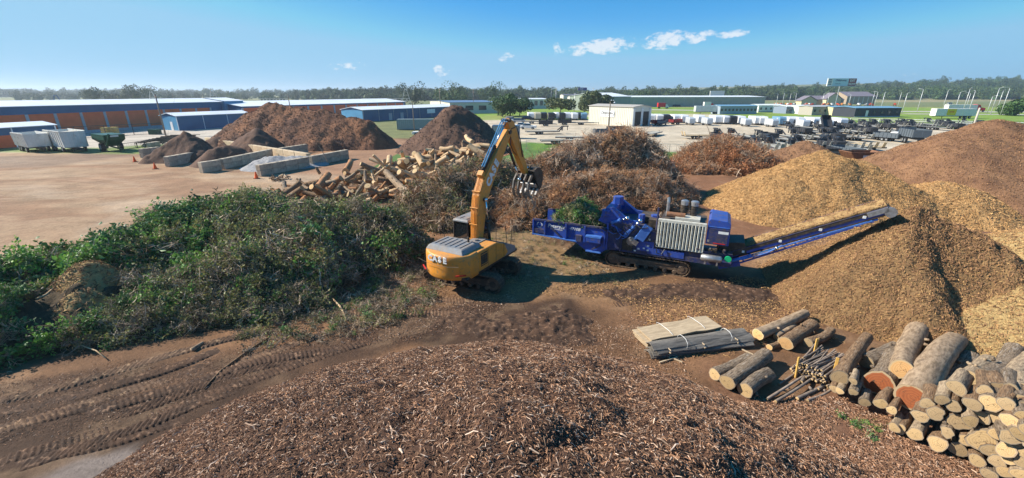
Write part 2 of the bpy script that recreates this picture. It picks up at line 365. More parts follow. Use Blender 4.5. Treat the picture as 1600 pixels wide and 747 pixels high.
paint(sstep(0, .35, n1), (.27, .14, .07), .6); paint(sstep(0, .35, -n1), (.11, .058, .033), .7)
paint(zone(Gp((-900, 470), (-100, 470), (60, 420), (230, 345), (420, 310), (560, 290), (800, 262), (700, 232), (340, 215), (60, 225), (-900, 235)), 2.5), (.345, .225, .135))
gl = zone(Gp((-900, 470), (60, 420), (230, 345), (420, 310), (560, 290), (700, 232), (340, 215), (60, 225), (-900, 235)), 2.5)
wx_ = X+6*fbm(X/9., Y/9., 45, 3); wy_ = Y+6*fbm(X/9., Y/9., 46, 3); strk = fbm(wx_/9., wy_/4., 44, 5)
paint(gl*sstep(.05, .4, strk), (.25, .135, .075), .75); paint(gl*sstep(.05, .4, -strk), (.42, .31, .215), .6)
paint(zone(Gp((600, 262), (1000, 250), (640, 225), (380, 228)), 2), (.34, .17, .085), .7)
_ra = random.Random(5)
for _k in range(26):                                # curved wheel paths over the dirt lot
    _x, _y = _ra.uniform(-70, -15), _ra.uniform(34, 66); _a = _ra.uniform(-.5, .5); _c = _ra.uniform(-.035, .035); _p = []
    for _i in range(14): _p.append((_x, _y)); _x += 2.2*math.cos(_a); _y += 2.2*math.sin(_a); _a += _c*2.2
    for _o in (0, 1.9): paint(gl*sstep(.45, .1, ldist(X, Y-_o, _p))*sstep(-.3, .3, n2+.2), (.22, .125, .075) if _k % 2 else (.40, .29, .20), .45)
# the darker strips by the trailers
paint(zone(Gp((-300, 247), (60, 243), (200, 236), (205, 244), (60, 262), (-300, 272)), 1), (.17, .12, .095), .5)
paint(zone(Gp((1035, 262), (1080, 250), (1260, 330), (1180, 430), (1050, 400), (1035, 300)), 1.5), (.24, .115, .06), .8)
paint(zone(Gp((1150, 370), (1380, 350), (1300, 420), (1180, 420)), 1), (.38, .23, .12), .85)
paint(zone(Gp((1180, 330), (1640, 300), (1640, 420), (1380, 470), (1250, 400)), 1.5), (.20, .10, .06), .8)
paint(zone(Gp((560, 470), (640, 440), (1010, 436), (1180, 455), (1160, 500), (900, 470), (760, 480), (640, 510)), .8), (.23, .13, .065), .7)
paint(zone(Gp((620, 430), (800, 350), (960, 430), (700, 430)), .6), (.25, .17, .08), .6)
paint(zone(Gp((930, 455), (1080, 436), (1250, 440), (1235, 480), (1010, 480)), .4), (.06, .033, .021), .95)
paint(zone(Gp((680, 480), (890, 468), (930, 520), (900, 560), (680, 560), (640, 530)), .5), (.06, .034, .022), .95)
paint(zone(Gp((1100, 560), (1240, 640), (1330, 600), (1640, 760), (1500, 900), (1150, 700)), .6), (.20, .10, .06), .8)
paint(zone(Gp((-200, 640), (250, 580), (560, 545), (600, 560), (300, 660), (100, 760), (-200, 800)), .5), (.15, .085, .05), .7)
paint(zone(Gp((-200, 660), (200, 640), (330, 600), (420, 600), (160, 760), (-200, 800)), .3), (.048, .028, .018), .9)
paint(zone(Gp((90, 700), (190, 700), (230, 725), (110, 790), (20, 760)), .2), (.27, .22, .19), .8)
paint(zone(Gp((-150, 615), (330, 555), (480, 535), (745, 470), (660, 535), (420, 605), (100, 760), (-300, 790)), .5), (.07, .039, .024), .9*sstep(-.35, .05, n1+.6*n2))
spk = sstep(.12, .4, n2)*(Y < 60); paint(spk, (.34, .22, .13), .3)
# lots, grass, roads further out
paint(zone([(-34, 56), (-2, 50), (3, 64), (2, 84), (-4, 96), (-30, 98)], 2), (.30, .17, .10))
lot = zone(Gp((745, 188), (1000, 186), (1640, 205), (1640, 262), (1380, 262), (1240, 240), (1040, 237), (830, 226), (745, 215)), 1.2, .6)
yard = pdist(X, Y, [(-18, 95), (3, 96), (60, 92), (180, 92), (180, 150), (-6, 176), (-18, 150)])
paint((Y > 60)*(X > -20), (.10, .17, .045))
paint(sstep(150, 175, Y)*(X > -20), (.19, .28, .045)); paint((Y > 150)*(X > -20)*sstep(0, .4, n3), (.30, .29, .11), .6)
paint(lot, (.50, .42, .31)); paint(lot*sstep(.1, .4, n1), (.40, .32, .23), .5); paint(lot*sstep(.1, .4, fbm(X/40., Y/6., 31, 4)), (.57, .49, .38), .6)
grs = sstep(-1, 1, pdist(X, Y, Gp((815, 222), (900, 226), (1040, 238), (1110, 238), (1400, 258), (1400, 275), (1050, 250), (850, 245)))+wrp*.7); paint(grs, (.10, .20, .028))
paint(sstep(0, .3, n1)*grs, (.16, .24, .04), .6)
pale = (.56, .48, .36)
paint(sstep(0, 8, pdist(X, Y, Gp((825, 176), (1130, 178), (1160, 186), (860, 183)))), pale, .8)
far = Y > 330
paint(far*1., (.17, .19, .08)); paint(far*sstep(0, .35, fbm(X/160., Y/60., 12, 4)), (.34, .28, .15), .8)
paint(sstep(0, 12, pdist(X, Y, [(-2000, 640), (-2000, 330), (-330, 330), (-120, 430), (-150, 560)])), (.36, .30, .17), .8)
# left: road, verge and yard between fence and warehouse
paint(sstep(0, 4, pdist(X, Y, [(-400, 330), (-400, 78), (-75, 74), (-58, 84), (-60, 180), (-60, 330)])), (.46, .40, .33))
paint(sstep(0, 2.5, pdist(X, Y, [(-140, 78), (-62, 73), (-48, 78), (-50, 102), (-65, 96), (-80, 84), (-140, 86)])+wrp), (.15, .22, .05), .9)
paint(sstep(0, 6, pdist(X, Y, [(-55, 330), (-55, 98), (-18, 98), (-18, 330)])), (.17, .20, .08), .8)
nx = len(xs); ny = len(ys); i = (np.arange(ny-1)[:, None]*nx+np.arange(nx-1)[None, :]).ravel()
gm = bpy.data.materials.new('ground_dirt'); gm.use_nodes = True; t = gm.node_tree; bs = t.nodes['Principled BSDF']; bs.inputs['Roughness'].default_value = .9; bs.inputs['Specular IOR Level'].default_value = .2
at = nd(t, 'ShaderNodeAttribute', attribute_name='col'); tcn = nd(t, 'ShaderNodeTexCoord')
def tn(sc, det, ro=.65):
    n = nd(t, 'ShaderNodeTexNoise'); n.inputs['Scale'].default_value = sc; n.inputs['Detail'].default_value = det; n.inputs['Roughness'].default_value = ro; lk(t, tcn.outputs['Object'], n.inputs[0]); return n.outputs[0]
hs = nd(t, 'ShaderNodeHueSaturation'); lk(t, at.outputs[0], hs.inputs['Color'])
v = vmath(t, 'ADD', vmath(t, 'MULTIPLY', tn(5, 8, .75), 1.3), vmath(t, 'ADD', vmath(t, 'MULTIPLY', tn(.45, 5), .8), vmath(t, 'MULTIPLY', tn(.13, 6, .8), 1.3))); lk(t, vmath(t, 'SUBTRACT', v, .74), hs.inputs['Value']); lk(t, hs.outputs[0], bs.inputs['Base Color'])
bn = nd(t, 'ShaderNodeBump'); bn.inputs['Strength'].default_value = .9; bn.inputs['Distance'].default_value = .06; lk(t, tn(9, 9, .75), bn.inputs['Height']); lk(t, bn.outputs[0], bs.inputs['Normal'])
ground = mesh_obj('ground', np.stack([X.ravel(), Y.ravel(), Z.ravel()], 1), np.stack([i, i+1, i+nx+1, i+nx], 1), gm, None, True)
ca = ground.data.attributes.new('col', 'FLOAT_COLOR', 'POINT'); ca.data.foreach_set('color', np.concatenate([col, np.ones(X.shape+(1,))], 2).astype(np.float32).ravel())
tag(ground, kind='structure')

# crawler track marks pressed into the mud: ribbons with real cleat relief
mud = M('wet_mud', (.085, .045, .026), (.04, .022, .014), scale=1.5, rough=.92, bump=.8, bscale=16, c3=(.22, .13, .08), s3=5, bdist=.04)
def ribbon(pts, w=.6, amp=.05, pitch=.2, seed=0, z0=.03, name='track_mark', skew=0., m=mud):
    P = [Vector(G(*p)[:2]) for p in pts]; out = [P[0]]
    for a, b in zip(P[:-1], P[1:]):
        n = max(2, int((b-a).length/.035)); out += [a.lerp(b, k/n) for k in range(1, n+1)]
    A = np.array([tuple(q) for q in out])
    ker = np.ones(41)/41; pad = np.pad(A, ((20, 20), (0, 0)), 'edge'); A = np.stack([np.convolve(pad[:, k], ker, 'valid') for k in (0, 1)], 1)
    D = np.gradient(A, axis=0); D /= np.linalg.norm(D, axis=1, keepdims=True)+1e-9; Nn = np.stack([-D[:, 1], D[:, 0]], 1)
    s = np.concatenate([[0], np.cumsum(np.linalg.norm(np.diff(A, axis=0), axis=1))]); U = np.linspace(-1, 1, 9)
    V = A[:, None, :]+Nn[:, None, :]*U[None, :, None]*w/2*(1+.12*fbm(s*1.5, s*0, seed, 2))[:, None, None]
    ph = (s[:, None]+U[None, :]*w/2*skew)/pitch; tri = np.abs((ph % 1)-.5)*2
    fade = sstep(.2, .7, .5+1.2*fbm(s/2.2, s*0+seed, seed+4, 3))[:, None]*(1-U[None, :]**8)*np.minimum(1, np.minimum(s, s[-1]-s)/1.)[:, None]
    z = z0+amp*(sstep(.25, .75, tri)-.3)*(.35+.65*fade)+.02*fbm(V[..., 0]/.12, V[..., 1]/.12, seed, 2); z = z-.042*(1-fade); z = np.where(np.abs(U)[None, :] > .99, -.03, z)
    Zg = gz(V[..., 0], V[..., 1])+.02*fbm(V[..., 0]/.9, V[..., 1]/.9, 21, 2)+z
    n, k = Zg.shape; ii = (np.arange(n-1)[:, None]*k+np.arange(k-1)[None, :]).ravel()
    o = mesh_obj(name, np.stack([V[..., 0].ravel(), V[..., 1].ravel(), Zg.ravel()], 1), np.stack([ii, ii+k, ii+k+1, ii+1], 1), m, None, False); tag(o, kind='structure'); return o
mud2 = M('tan_mud', (.15, .082, .045), (.075, .042, .026), scale=1.2, rough=.85, bump=.8, bscale=16, c3=(.33, .21, .12), s3=5, bdist=.04)
for k, (pp, mm, sk) in enumerate([
    ([(748, 476), (640, 517), (520, 550), (400, 592), (250, 645), (110, 690), (-60, 735)], mud, 0.25), ([(600, 500), (520, 518), (440, 545), (330, 580), (200, 610), (60, 655), (-80, 690)], mud2, .5),
    ([(400, 600), (300, 632), (180, 690), (60, 745)], mud, .6), ([(470, 560), (360, 585), (240, 632), (120, 665), (-60, 700)], mud, -.6), ([(340, 560), (260, 600), (160, 630), (0, 670)], mud, .4), ([(300, 650), (180, 690), (60, 715), (-60, 740)], mud, .5), ([(540, 545), (400, 566), (300, 600), (120, 650)], mud, .3), ([(440, 515), (360, 530), (250, 560), (100, 605), (-60, 640)], mud2, -.6),
    ([(350, 545), (260, 580), (150, 612), (30, 640), (-80, 655)], mud, .7), ([(320, 625), (230, 665), (120, 700), (20, 732)], mud, -.5), ([(560, 475), (640, 465), (745, 472)], mud2, .4), ([(480, 500), (560, 490), (720, 490)], mud2, .2)]):
    ribbon(pp, .62, .045, .165, k*7, .012+.005*k, skew=sk, m=mm)
for k, pp in enumerate([[(945, 460), (1060, 447), (1200, 452)], [(955, 475), (1060, 466), (1225, 470)], [(1200, 392), (1420, 388), (1460, 400)]]): ribbon(pp, .6, .07, .19, 60+k, .04)

# ================= heaps =================
def heap(name, label, H, c, res, cat='mulch heap', group=None, part='mound'):
    x0, x1, y0, y1 = H.bbox(); cx = sum(p[0] for p in H.sp)/len(H.sp); cy = sum(p[1] for p in H.sp)/len(H.sp)
    t_ = thing(name, label, cat, (0, 0, 0), 0, group)
    o = H.mesh(part, c, res, t_); return t_, o
def w2(px, py, h): v = G(px, py, h); return (v.x, v.y, h)
mFG = M('shadowed_mulch_base', (.12, .06, .036), (.07, .036, .023), scale=1.3, rough=.9, bump=1, bscale=14, c3=(.2, .115, .07), s3=11, bdist=.09)  # mound base darkened to stand in for shadow between the chips
mTan = M('tan_chips', (.46, .275, .115), (.32, .18, .07), scale=.8, rough=.9, bump=1, bscale=7, c3=(.20, .115, .05), s3=3.5, bdist=.12)
mTan2 = M('brown_tan_chips', (.31, .19, .085), (.18, .105, .048), scale=.7, rough=.9, bump=1, bscale=8, c3=(.14, .08, .04), s3=4, bdist=.12)
mPal = M('pale_tan_chips', (.48, .34, .15), (.35, .235, .10), scale=.7, rough=.9, bump=1, bscale=8, c3=(.2, .13, .06), s3=4, bdist=.12)
mBr = M('brown_mulch', (.27, .145, .075), (.17, .088, .048), scale=.5, rough=.92, bump=1, bscale=6, c3=(.12, .06, .035), s3=1.2, bdist=.12)
mSoil = M('red_soil', (.27, .125, .062), (.12, .06, .04), scale=.22, rough=.95, bump=1, bscale=3, c3=(.08, .042, .03), s3=.35, bdist=.3)
mDark = M('dark_compost', (.135, .075, .05), (.085, .048, .035), scale=.4, rough=.95, bump=1, bscale=4, c3=(.17, .09, .055), s3=.8, bdist=.12)
mGrav = M('grey_gravel', (.36, .35, .35), (.22, .215, .22), scale=3, rough=.9, bump=1, bscale=9, bdist=.08)
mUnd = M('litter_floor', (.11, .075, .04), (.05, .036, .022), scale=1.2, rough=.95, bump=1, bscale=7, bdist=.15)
H_fg = Heap([(-3.2, 5.4, 4.1), (-.4, 5.9, 4.4), (1.4, 5.4, 4.1)], .54, 2.2, .35, 2.6, .2, .5, 3, lump=.2)
H_green = Heap([(-24.2, 16.5, 1.2), (-22.6, 21, 2.1), (-18.5, 24.2, 3.5), (-13, 25.2, 3.4), (-9, 26.3, 2.3)], .66, 1.3, 1.2, 2.0, .4, .7, 5, lump=.9)
H_green2 = Heap([(-22, 16.6, 1.5), (-17, 18.6, 1.5), (-11.5, 20, 1.1)], .6, 1.0, .8, 1.8, .35, .7, 6, lump=.7)
H_gmound = Heap([(-19.9, 18.2, 2.7), (-19.2, 17.2, 1.8)], 1.05, .8, .3, 1.5, .15, .4, 8)
H_cen = Heap([(-7, 34, 2.4), (-3, 37, 3.2), (3.5, 39.5, 4.0), (8, 43, 5.0), (10.8, 45.5, 5.9), (12.8, 44.5, 4.9)], .95, 1.0, 1.3, 2.6, .5, .9, 11, lump=.9)
H_cen2 = Heap([(2, 34.5, 2.5), (7, 36, 3.2), (11.5, 38, 3.3)], .9, 1.2, .7, 2.0, .3, .7, 13, lump=.5)
H_right = Heap([(26, 58.5, 3.0), (29, 59.5, 4.0), (31.5, 58.5, 3.1)], .85, 1.2, .8, 2.2, .3, .8, 17, lump=.4)
H_logp = Heap([(-22, 44, .3), (-14.5, 45.8, 2.0), (-8, 46, 3.6), (-3.5, 46.5, 4.4)], .75, 1, .4, 2., .2, .7, 19)
H_tan = Heap([(24.3, 37.6, 3.1), (28.8, 39.3, 4.9), (30.6, 39, 4.4)], .62, 2.0, .5, 3.5, .2, .6, 23, lump=.25)
H_conv = Heap([(16.4, 18.0, 1.8), (18.2, 17.4, 3.1), (19.1, 19.5, 5.15), (21.3, 17.8, 3.7), (22.8, 17.2, 2.6)], .95, .4, .45, 1.8, .15, .5, 29, lump=.2)
H_rt = Heap([(25.4, 17.2, 4.6), (30, 14, 4.8)], .6, 1.2, .35, 2.5, .12, .5, 31)
H_sm = Heap([(38.2, 36.6, 2.7)], .55, 1.6, .3, 2.5, .1, .6, 37)
H_big = Heap([(47.5, 43.5, 7.2), (53, 44, 7.0), (66, 42, 6)], .58, 1.6, .7, 4, .25, 1.1, 41)
H_pk = Heap([(41.6, 61, 3.7)], .58, 1, .5, 3, .2, .9, 43)
H_soil = Heap([(-57.5, 92, 4.4), (-49, 90, 7.5), (-43, 88.5, 7.6), (-36, 87, 6.8), (-28, 85, 4.9)], .84, .5, 1.2, 7, .55, 1.5, 47, lump=.9)
H_cone = Heap([(-10.2, 79, 8.2)], .86, 1.0, .6, 3, .35, .9, 53, lump=.4)
heaps = {}
def mk(key, name, label, H, m, res, cat='mulch heap', part='mound'):
    heaps[key] = heap(name, label, H, m, res, cat, None, part); return heaps[key][0]
t_fg = mk('fg', 'mulch_heap', 'large reddish brown shredded mulch heap filling the foreground', H_fg, mFG, .09)
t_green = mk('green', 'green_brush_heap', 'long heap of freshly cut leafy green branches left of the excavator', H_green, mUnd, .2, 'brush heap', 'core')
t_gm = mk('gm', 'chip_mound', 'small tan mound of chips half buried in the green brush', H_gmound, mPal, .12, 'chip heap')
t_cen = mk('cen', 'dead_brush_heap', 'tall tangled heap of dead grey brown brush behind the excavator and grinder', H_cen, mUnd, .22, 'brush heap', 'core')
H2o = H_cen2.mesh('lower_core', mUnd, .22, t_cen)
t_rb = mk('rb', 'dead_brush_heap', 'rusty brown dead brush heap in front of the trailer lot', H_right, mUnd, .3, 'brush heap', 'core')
t_tan = mk('tan', 'chip_heap', 'bright tan wood chip heap directly behind the conveyor', H_tan, mTan, .16, 'chip heap')
t_conv = mk('conv', 'chip_heap', 'tan brown chip heap growing under the conveyor head', H_conv, mTan2, .1, 'chip heap')
t_rt = mk('rt', 'chip_heap', 'pale tan chip heap cut off by the right edge behind the log stack', H_rt, mPal, .12, 'chip heap')
t_sm = mk('sm', 'chip_heap', 'small rounded tan chip heap at the foot of the big brown mulch hill', H_sm, mTan, .16, 'chip heap')
t_big = mk('big', 'mulch_heap', 'biggest brown mulch hill at the right edge of the yard', H_big, mBr, .3)
t_pk = mk('pk', 'mulch_heap', 'brown peaked mulch heap rising behind the bright tan chip heap', H_pk, mBr, .25)
t_soil = mk('soil', 'soil_heap', 'long ridged bank of red and dark soil before the blue buildings', H_soil, mSoil, .35, 'soil heap')
t_cone = mk('cone', 'compost_heap', 'dark brown compost cone behind the split log heap', H_cone, mDark, .3, 'compost heap')
small = [('compost_heap', 'small dark cone leaning on the left end of the soil bank', [w2(398, 200, 4.0)], .78, mDark), ('compost_heap', 'low black heap left of the soil bank beside the grass', [w2(335, 213, 2.0)], .6, mDark), ('soil_heap', 'brown spread heap spilling out of the leftmost block bay', [(-51.4, 68, 4.3), (-54.5, 65, 1.2)], .85, mDark), ('soil_heap', 'dark brown heap inside the second block bay', [(-43.6, 63.6, 2.5), (-42, 65.5, 2.3)], .75, mDark), ('gravel_heap', 'grey gravel heap between two concrete block walls', [(-34, 60.5, 1.5), (-31, 63, 1.4)], .38, mGrav), ('soil_heap', 'small dark heap with a flat cut top behind the leftmost bay wall', [w2(318, 226, 2.0)], .9, mDark), ('gravel_heap', 'low grey gravel spread at the open far end of the block bays', [w2(475, 243, .9)], .35, mGrav)]
for k, (nm, lb, sp, sl_, mm) in enumerate(small):
    Hs = Heap(sp, sl_, .5, .35, 2, .22, .7, 100+k, lump=.2); heap(nm, lb, Hs, mm, .2, nm.replace('_', ' '))
# churned mud under the tracks
H_mud = Heap([(G(720, 500).x, G(720, 500).y, .10), (G(800, 520).x, G(800, 520).y, .14), (G(880, 505).x, G(880, 505).y, .18)], .16, .5, .30, .6, .22, .25, 61, lump=.35)
mo = H_mud.mesh('churned_mud', mud, .06); tag(mo, kind='structure')
H_mud2 = Heap([(G(960, 458).x, G(960, 458).y, .08), (G(1090, 455).x, G(1090, 455).y, .15), (G(1210, 462).x, G(1210, 462).y, .12)], .2, .4, .30, .6, .22, .25, 67, lump=.3)
mo = H_mud2.mesh('churned_mud', mud, .08); tag(mo, kind='structure')

# ---- chips and twigs ----
mc1 = wood_mat('chip_brown', (.47, .26, .145), (.29, .15, .085), rnd=.55, rndc=(.09, .045, .028)); mc2 = wood_mat('chip_pale', (.66, .50, .38), (.50, .35, .25), rnd=.3, rndc=(.4, .25, .16))
mc3 = wood_mat('chip_tan', (.62, .39, .17), (.45, .27, .11), rnd=.4, rndc=(.36, .20, .08)); mc4 = wood_mat('clod_brown', (.30, .165, .08), (.17, .09, .048), rnd=.5)
fgc = [chip_src('chip_a', mc1, .10, .3, .1, .15, 1), chip_src('chip_b', mc1, .15, .14, .08, .2, 2), chip_src('chip_c', mc1, .07, .5, .2, .1, 3), chip_src('chip_d', mc2, .17, .14, .07, .15, 4), chip_src('chip_e', mc2, .10, .28, .1, .1, 5)]
P, N = H_fg.pts(125000, box=(-16, 14, 2.5, 18), minh=.01)
rnd_scatter('chips', P, N, fgc, .3, .95, t_fg, .55, .05, [.31, .22, .31, .07, .09])
P, N = H_fg.pts(900, box=(-16, 14, 2.5, 18), minh=.05); rnd_scatter('long_splinters', P, N, fgc, 1.0, 1.7, t_fg, .5, .08, [0, .5, .0, .35, .15])
tc_ = [chip_src('shred_a', mc3, .16, .2, .1, .2, 11), chip_src('shred_b', mc3, .24, .10, .06, .3, 12), chip_src('shred_c', mc3, .12, .4, .2, .1, 13), chip_src('shred_d', mc4, .2, .2, .1, .2, 14)]
P, N = H_conv.pts(50000, minh=.0); rnd_scatter('chips', P, N, tc_, .25, .75, t_conv, .45, .04, [.15, .09, .11, .65])
P, N = H_conv.pts(5000, minh=.5, cond=lambda x, y, z: np.hypot(x-19.6, y-19.2) < 2.2+1.2*fbm(x, y, 3, 2)); rnd_scatter('fresh_brown_chips', P, N, [tc_[3]], .4, .9, t_conv, .5, .06)
P, N = H_rt.pts(42000, box=(15, 27, 8, 24), minh=.0); rnd_scatter('chips', P, N, tc_, .28, .75, t_rt, .45, .05, [.25, .2, .2, .35])
P, N = H_tan.pts(48000, minh=.0); rnd_scatter('chips', P, N, tc_, .5, 1.15, t_tan, .45, .06, [.35, .25, .32, .08])
P, N = H_sm.pts(7000, minh=.0); rnd_scatter('chips', P, N, tc_, .7, 1.6, t_sm, .45, .05, [.35, .25, .32, .08])
P, N = H_gmound.pts(5000, minh=.0); rnd_scatter('chips', P, N, tc_, .5, 1.2, t_gm, .45, .05, [.25, .15, .2, .4])
bc = [chip_src('clod_a', mc4, .3, .5, .35, .1, 21), chip_src('clod_b', mc4, .2, .8, .5, .1, 22), chip_src('clod_c', mc4, .4, .2, .12, .3, 23)]
P, N = H_big.pts(45000, box=(30, 62, 28, 60), minh=.1); rnd_scatter('shreds', P, N, bc, .12, .42, t_big, .45, .02)
bs2 = chip_src('clod_soil', wood_mat('clod_red', (.27, .13, .065), (.12, .065, .045), rnd=.6), .45, .8, .6, .1, 31)
P, N = H_soil.pts(16000, minh=.05); rnd_scatter('clods', P, N, [bs2], .1, .38, t_soil, .6, .0)
bs3 = chip_src('clod_dark', wood_mat('clod_compost', (.15, .08, .055), (.09, .05, .035), rnd=.5), .4, .8, .6, .1, 33)
P, N = H_cone.pts(5000, minh=.05); rnd_scatter('clods', P, N, [bs3], .12, .42, t_cone, .6, .0)
P, N = H_pk.pts(4000, minh=.1); rnd_scatter('shreds', P, N, bc, .2, .6, t_pk, .5, .04)
# litter over the ground
lg = thing('wood_litter', 'loose wood chips and bark scattered over the churned dirt', 'wood litter')
def gpts(n, poly, soft=1.2):
    xs_ = [p[0] for p in poly]; ys_ = [p[1] for p in poly]; x = rng.uniform(min(xs_), max(xs_), n*3); y = rng.uniform(min(ys_), max(ys_), n*3)
    d = pdist(x, y, poly); ok = d+soft*fbm(x/1.5, y/1.5, 9, 3)*2 > rng.uniform(-.2, 1, n*3)*soft*.6
    for H in (H_fg, H_conv, H_rt, H_mud): ok &= H.h(x, y) < gz(x, y)+.25
    x, y = x[ok][:n], y[ok][:n]; return np.stack([x, y, gz(x, y)+.01], 1), np.tile([0, 0, 1.], (len(x), 1))
P, N = gpts(16000, Gp((1150, 640), (1300, 620), (1640, 740), (1600, 900), (1200, 800))); rnd_scatter('reddish_chips', P, N, fgc, .3, 1.1, lg, .3, .02, [.4, .2, .3, .05, .05])
P, N = gpts(8000, Gp((780, 440), (950, 420), (1010, 440), (1240, 430), (1300, 520), (1110, 560), (1000, 520), (960, 470), (820, 470)), 1); rnd_scatter('tan_chips', P, N, tc_, .3, .9, lg, .3, .02)
P, N = gpts(9000, Gp((560, 480), (640, 430), (800, 460), (900, 560), (1100, 600), (1000, 480), (700, 520), (500, 560)), 1); rnd_scatter('mixed_chips', P, N, fgc, .3, .9, lg, .3, .02, [.4, .2, .2, .1, .1])
P, N = gpts(9000, Gp((-100, 600), (200, 560), (560, 510), (640, 530), (300, 640), (-100, 740)), 1); rnd_scatter('bark_crumbs', P, N, fgc, .25, .7, lg, .3, .01, [.4, .2, .3, .05, .05])
P, N = gpts(6000, Gp((1180, 380), (1380, 350), (1260, 430), (1200, 430)), 1); rnd_scatter('tan_crumbs', P, N, tc_, .4, 1., lg, .3, .02)
lg['kind'] = 'stuff'
# brush
mtw = wood_mat('twig_grey', (.40, .29, .20), (.22, .15, .10), rnd=.5, rndc=(.54, .42, .31)); mtb = wood_mat('twig_brown', (.34, .18, .10), (.18, .095, .055), rnd=.5, rndc=(.44, .24, .12))
mlg = leafmat('leaf_green', (.22, .40, .055), (.10, .22, .045), .5, (.055, .125, .05)); mlo = leafmat('leaf_olive', (.24, .27, .075), (.12, .15, .05), .45, (.27, .25, .09)); mld = leafmat('leaf_dead', (.38, .18, .085), (.22, .105, .06), .45, (.48, .26, .11), .1)
gr = [twig_src('leafy_branch_a', [mtw, mlg], 7, .55, .012, 31, 140, .17), twig_src('leafy_branch_b', [mtw, mlg], 8, .6, .012, 32, 150, .13), twig_src('leafy_branch_c', [mtw, mlo], 8, .55, .012, 33, 130, .115), twig_src('bare_branch_a', [mtw, mlo], 9, .6, .013, 34, 14, .07), twig_src('leafy_branch_d', [mtw, mlg], 7, .5, .01, 35, 190, .11)]
brn = [twig_src('brown_twigs_a', [mtb, mld], 12, .6, .016, 41, 60, .08), twig_src('grey_twigs_a', [mtw, mld], 14, .7, .016, 42, 10, .08, curl=.35), twig_src('grey_twigs_b', [mtw, mld], 12, .6, .013, 43, 0, .06, curl=.45), twig_src('brown_leaves_a', [mtb, mld], 8, .5, .012, 44, 150, .085), twig_src('brown_twigs_b', [mtb, mld], 14, .7, .014, 45, 25, .07, curl=.4)]
def brush(H, n, srcs, w, parent, s0, s1, lift, nm, wfun=None, **kw):
    P, N = H.pts(n, **kw)
    if wfun is None: return rnd_scatter(nm, P, N, srcs, s0, s1, parent, .6, lift, w)
    pr = wfun(P); idx = np.array([rng.choice(len(srcs), p=q/q.sum()) for q in pr]); n = len(P)
    R = euler_from_normal(N, rng.uniform(0, 2*PI, n), .6); s = rng.uniform(s0, s1, (n, 1))*rng.uniform(.8, 1.2, (n, 3))
    return scatter(nm, P+lift*N/np.linalg.norm(N, axis=1, keepdims=True)*rng.uniform(0, 1, (n, 1)), R, s, idx, srcs, parent)
mlw = leafmat('leaf_withered_shade', (.13, .115, .06), (.07, .065, .038), .4, (.18, .14, .08), .1); gr.append(twig_src('withered_shade_branch', [mtw, mlw], 9, .55, .013, 36, 130, .09))  # withered leaves, kept dark to serve as shade in the green heap
def wg(P):                       # leafy at left; dark withered leaves stand in for shade at right
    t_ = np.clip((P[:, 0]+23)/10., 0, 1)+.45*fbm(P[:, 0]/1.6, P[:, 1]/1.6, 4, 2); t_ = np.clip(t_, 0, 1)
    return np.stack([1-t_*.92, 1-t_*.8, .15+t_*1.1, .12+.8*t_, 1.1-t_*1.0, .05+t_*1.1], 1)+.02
notmound = lambda x, y, z: (np.hypot((x+19.5)/1.5, (y-17.2)/2.0) > 1)
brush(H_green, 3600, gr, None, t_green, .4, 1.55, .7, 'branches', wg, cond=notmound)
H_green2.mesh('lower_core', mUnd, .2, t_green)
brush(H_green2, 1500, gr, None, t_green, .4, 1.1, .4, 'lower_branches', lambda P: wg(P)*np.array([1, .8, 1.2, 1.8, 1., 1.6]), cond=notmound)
limb = [twig_src('limb_a', [mtw, mlo], 3, 1.3, .05, 61, 0, segs=5, curl=.18, br=3), twig_src('limb_b', [mtb, mld], 2, 1.6, .065, 62, 0, segs=5, curl=.15, br=4)]
P, N = H_green.pts(70, cond=notmound); rnd_scatter('limbs', P, N, limb, .3, .6, t_green, .5, .2)
P, N = gpts(420, Gp((380, 500), (640, 400), (700, 420), (680, 470), (560, 520), (480, 540), (360, 560)), 1.5); rnd_scatter('fallen_branches', P, N, gr, .35, .8, t_green, .4, .1, [.02, .04, .25, .25, .04, .4])
P, N = gpts(700, Gp((600, 400), (830, 350), (1000, 430), (940, 445), (800, 440), (640, 440)), 1.5); rnd_scatter('ground_litter_twigs', P, N, gr, .2, .45, t_green, .3, .05, [.0, .02, .25, .28, .0, .45])
brush(H_cen, 4200, brn+[gr[2], gr[5], gr[3]], None, t_cen, .6, 1.4, .35, 'twigs', lambda P: np.stack([.25+0*P[:, 0], .35+.3*sstep(4, 10, P[:, 0]), .3+0*P[:, 0], .12+.3*(fbm(P[:, 0]/2, P[:, 1]/2, 5, 2) > .1), .25+0*P[:, 0]]+[q_*sstep(3, -1, P[:, 0]+1.5*fbm(P[:, 0]/2, P[:, 1]/2, 15, 2)) for q_ in (.9, 1.1, .5)], 1))
brush(H_cen2, 2000, brn, None, t_cen, .5, 1.1, .3, 'lower_twigs', lambda P: np.stack([.3+0*P[:, 0], .2+0*P[:, 0], .2+0*P[:, 0], .2+.7*(fbm(P[:, 0]/2, P[:, 1]/2, 5, 2) > .05), .2+0*P[:, 0]], 1))
mro = leafmat('leaf_rust', (.42, .16, .06), (.24, .10, .05), .4, (.5, .22, .09), .1)
rb = brn[:3]+[twig_src('rust_leaves', [mtb, mro], 8, .6, .014, 54, 150, .12), brn[4]]
brush(H_right, 2200, rb, None, t_rb, .7, 1.6, .4, 'twigs', lambda P: np.stack([.4+0*P[:, 0], .2+0*P[:, 0], .2+0*P[:, 0], .1+.9*(fbm(P[:, 0]/2, P[:, 1]/2, 6, 2) > .12), .3+0*P[:, 0]], 1))
P, N = H_cen.pts(260); rnd_scatter('limbs', P, N, limb, .4, .95, t_cen, .8, .4)
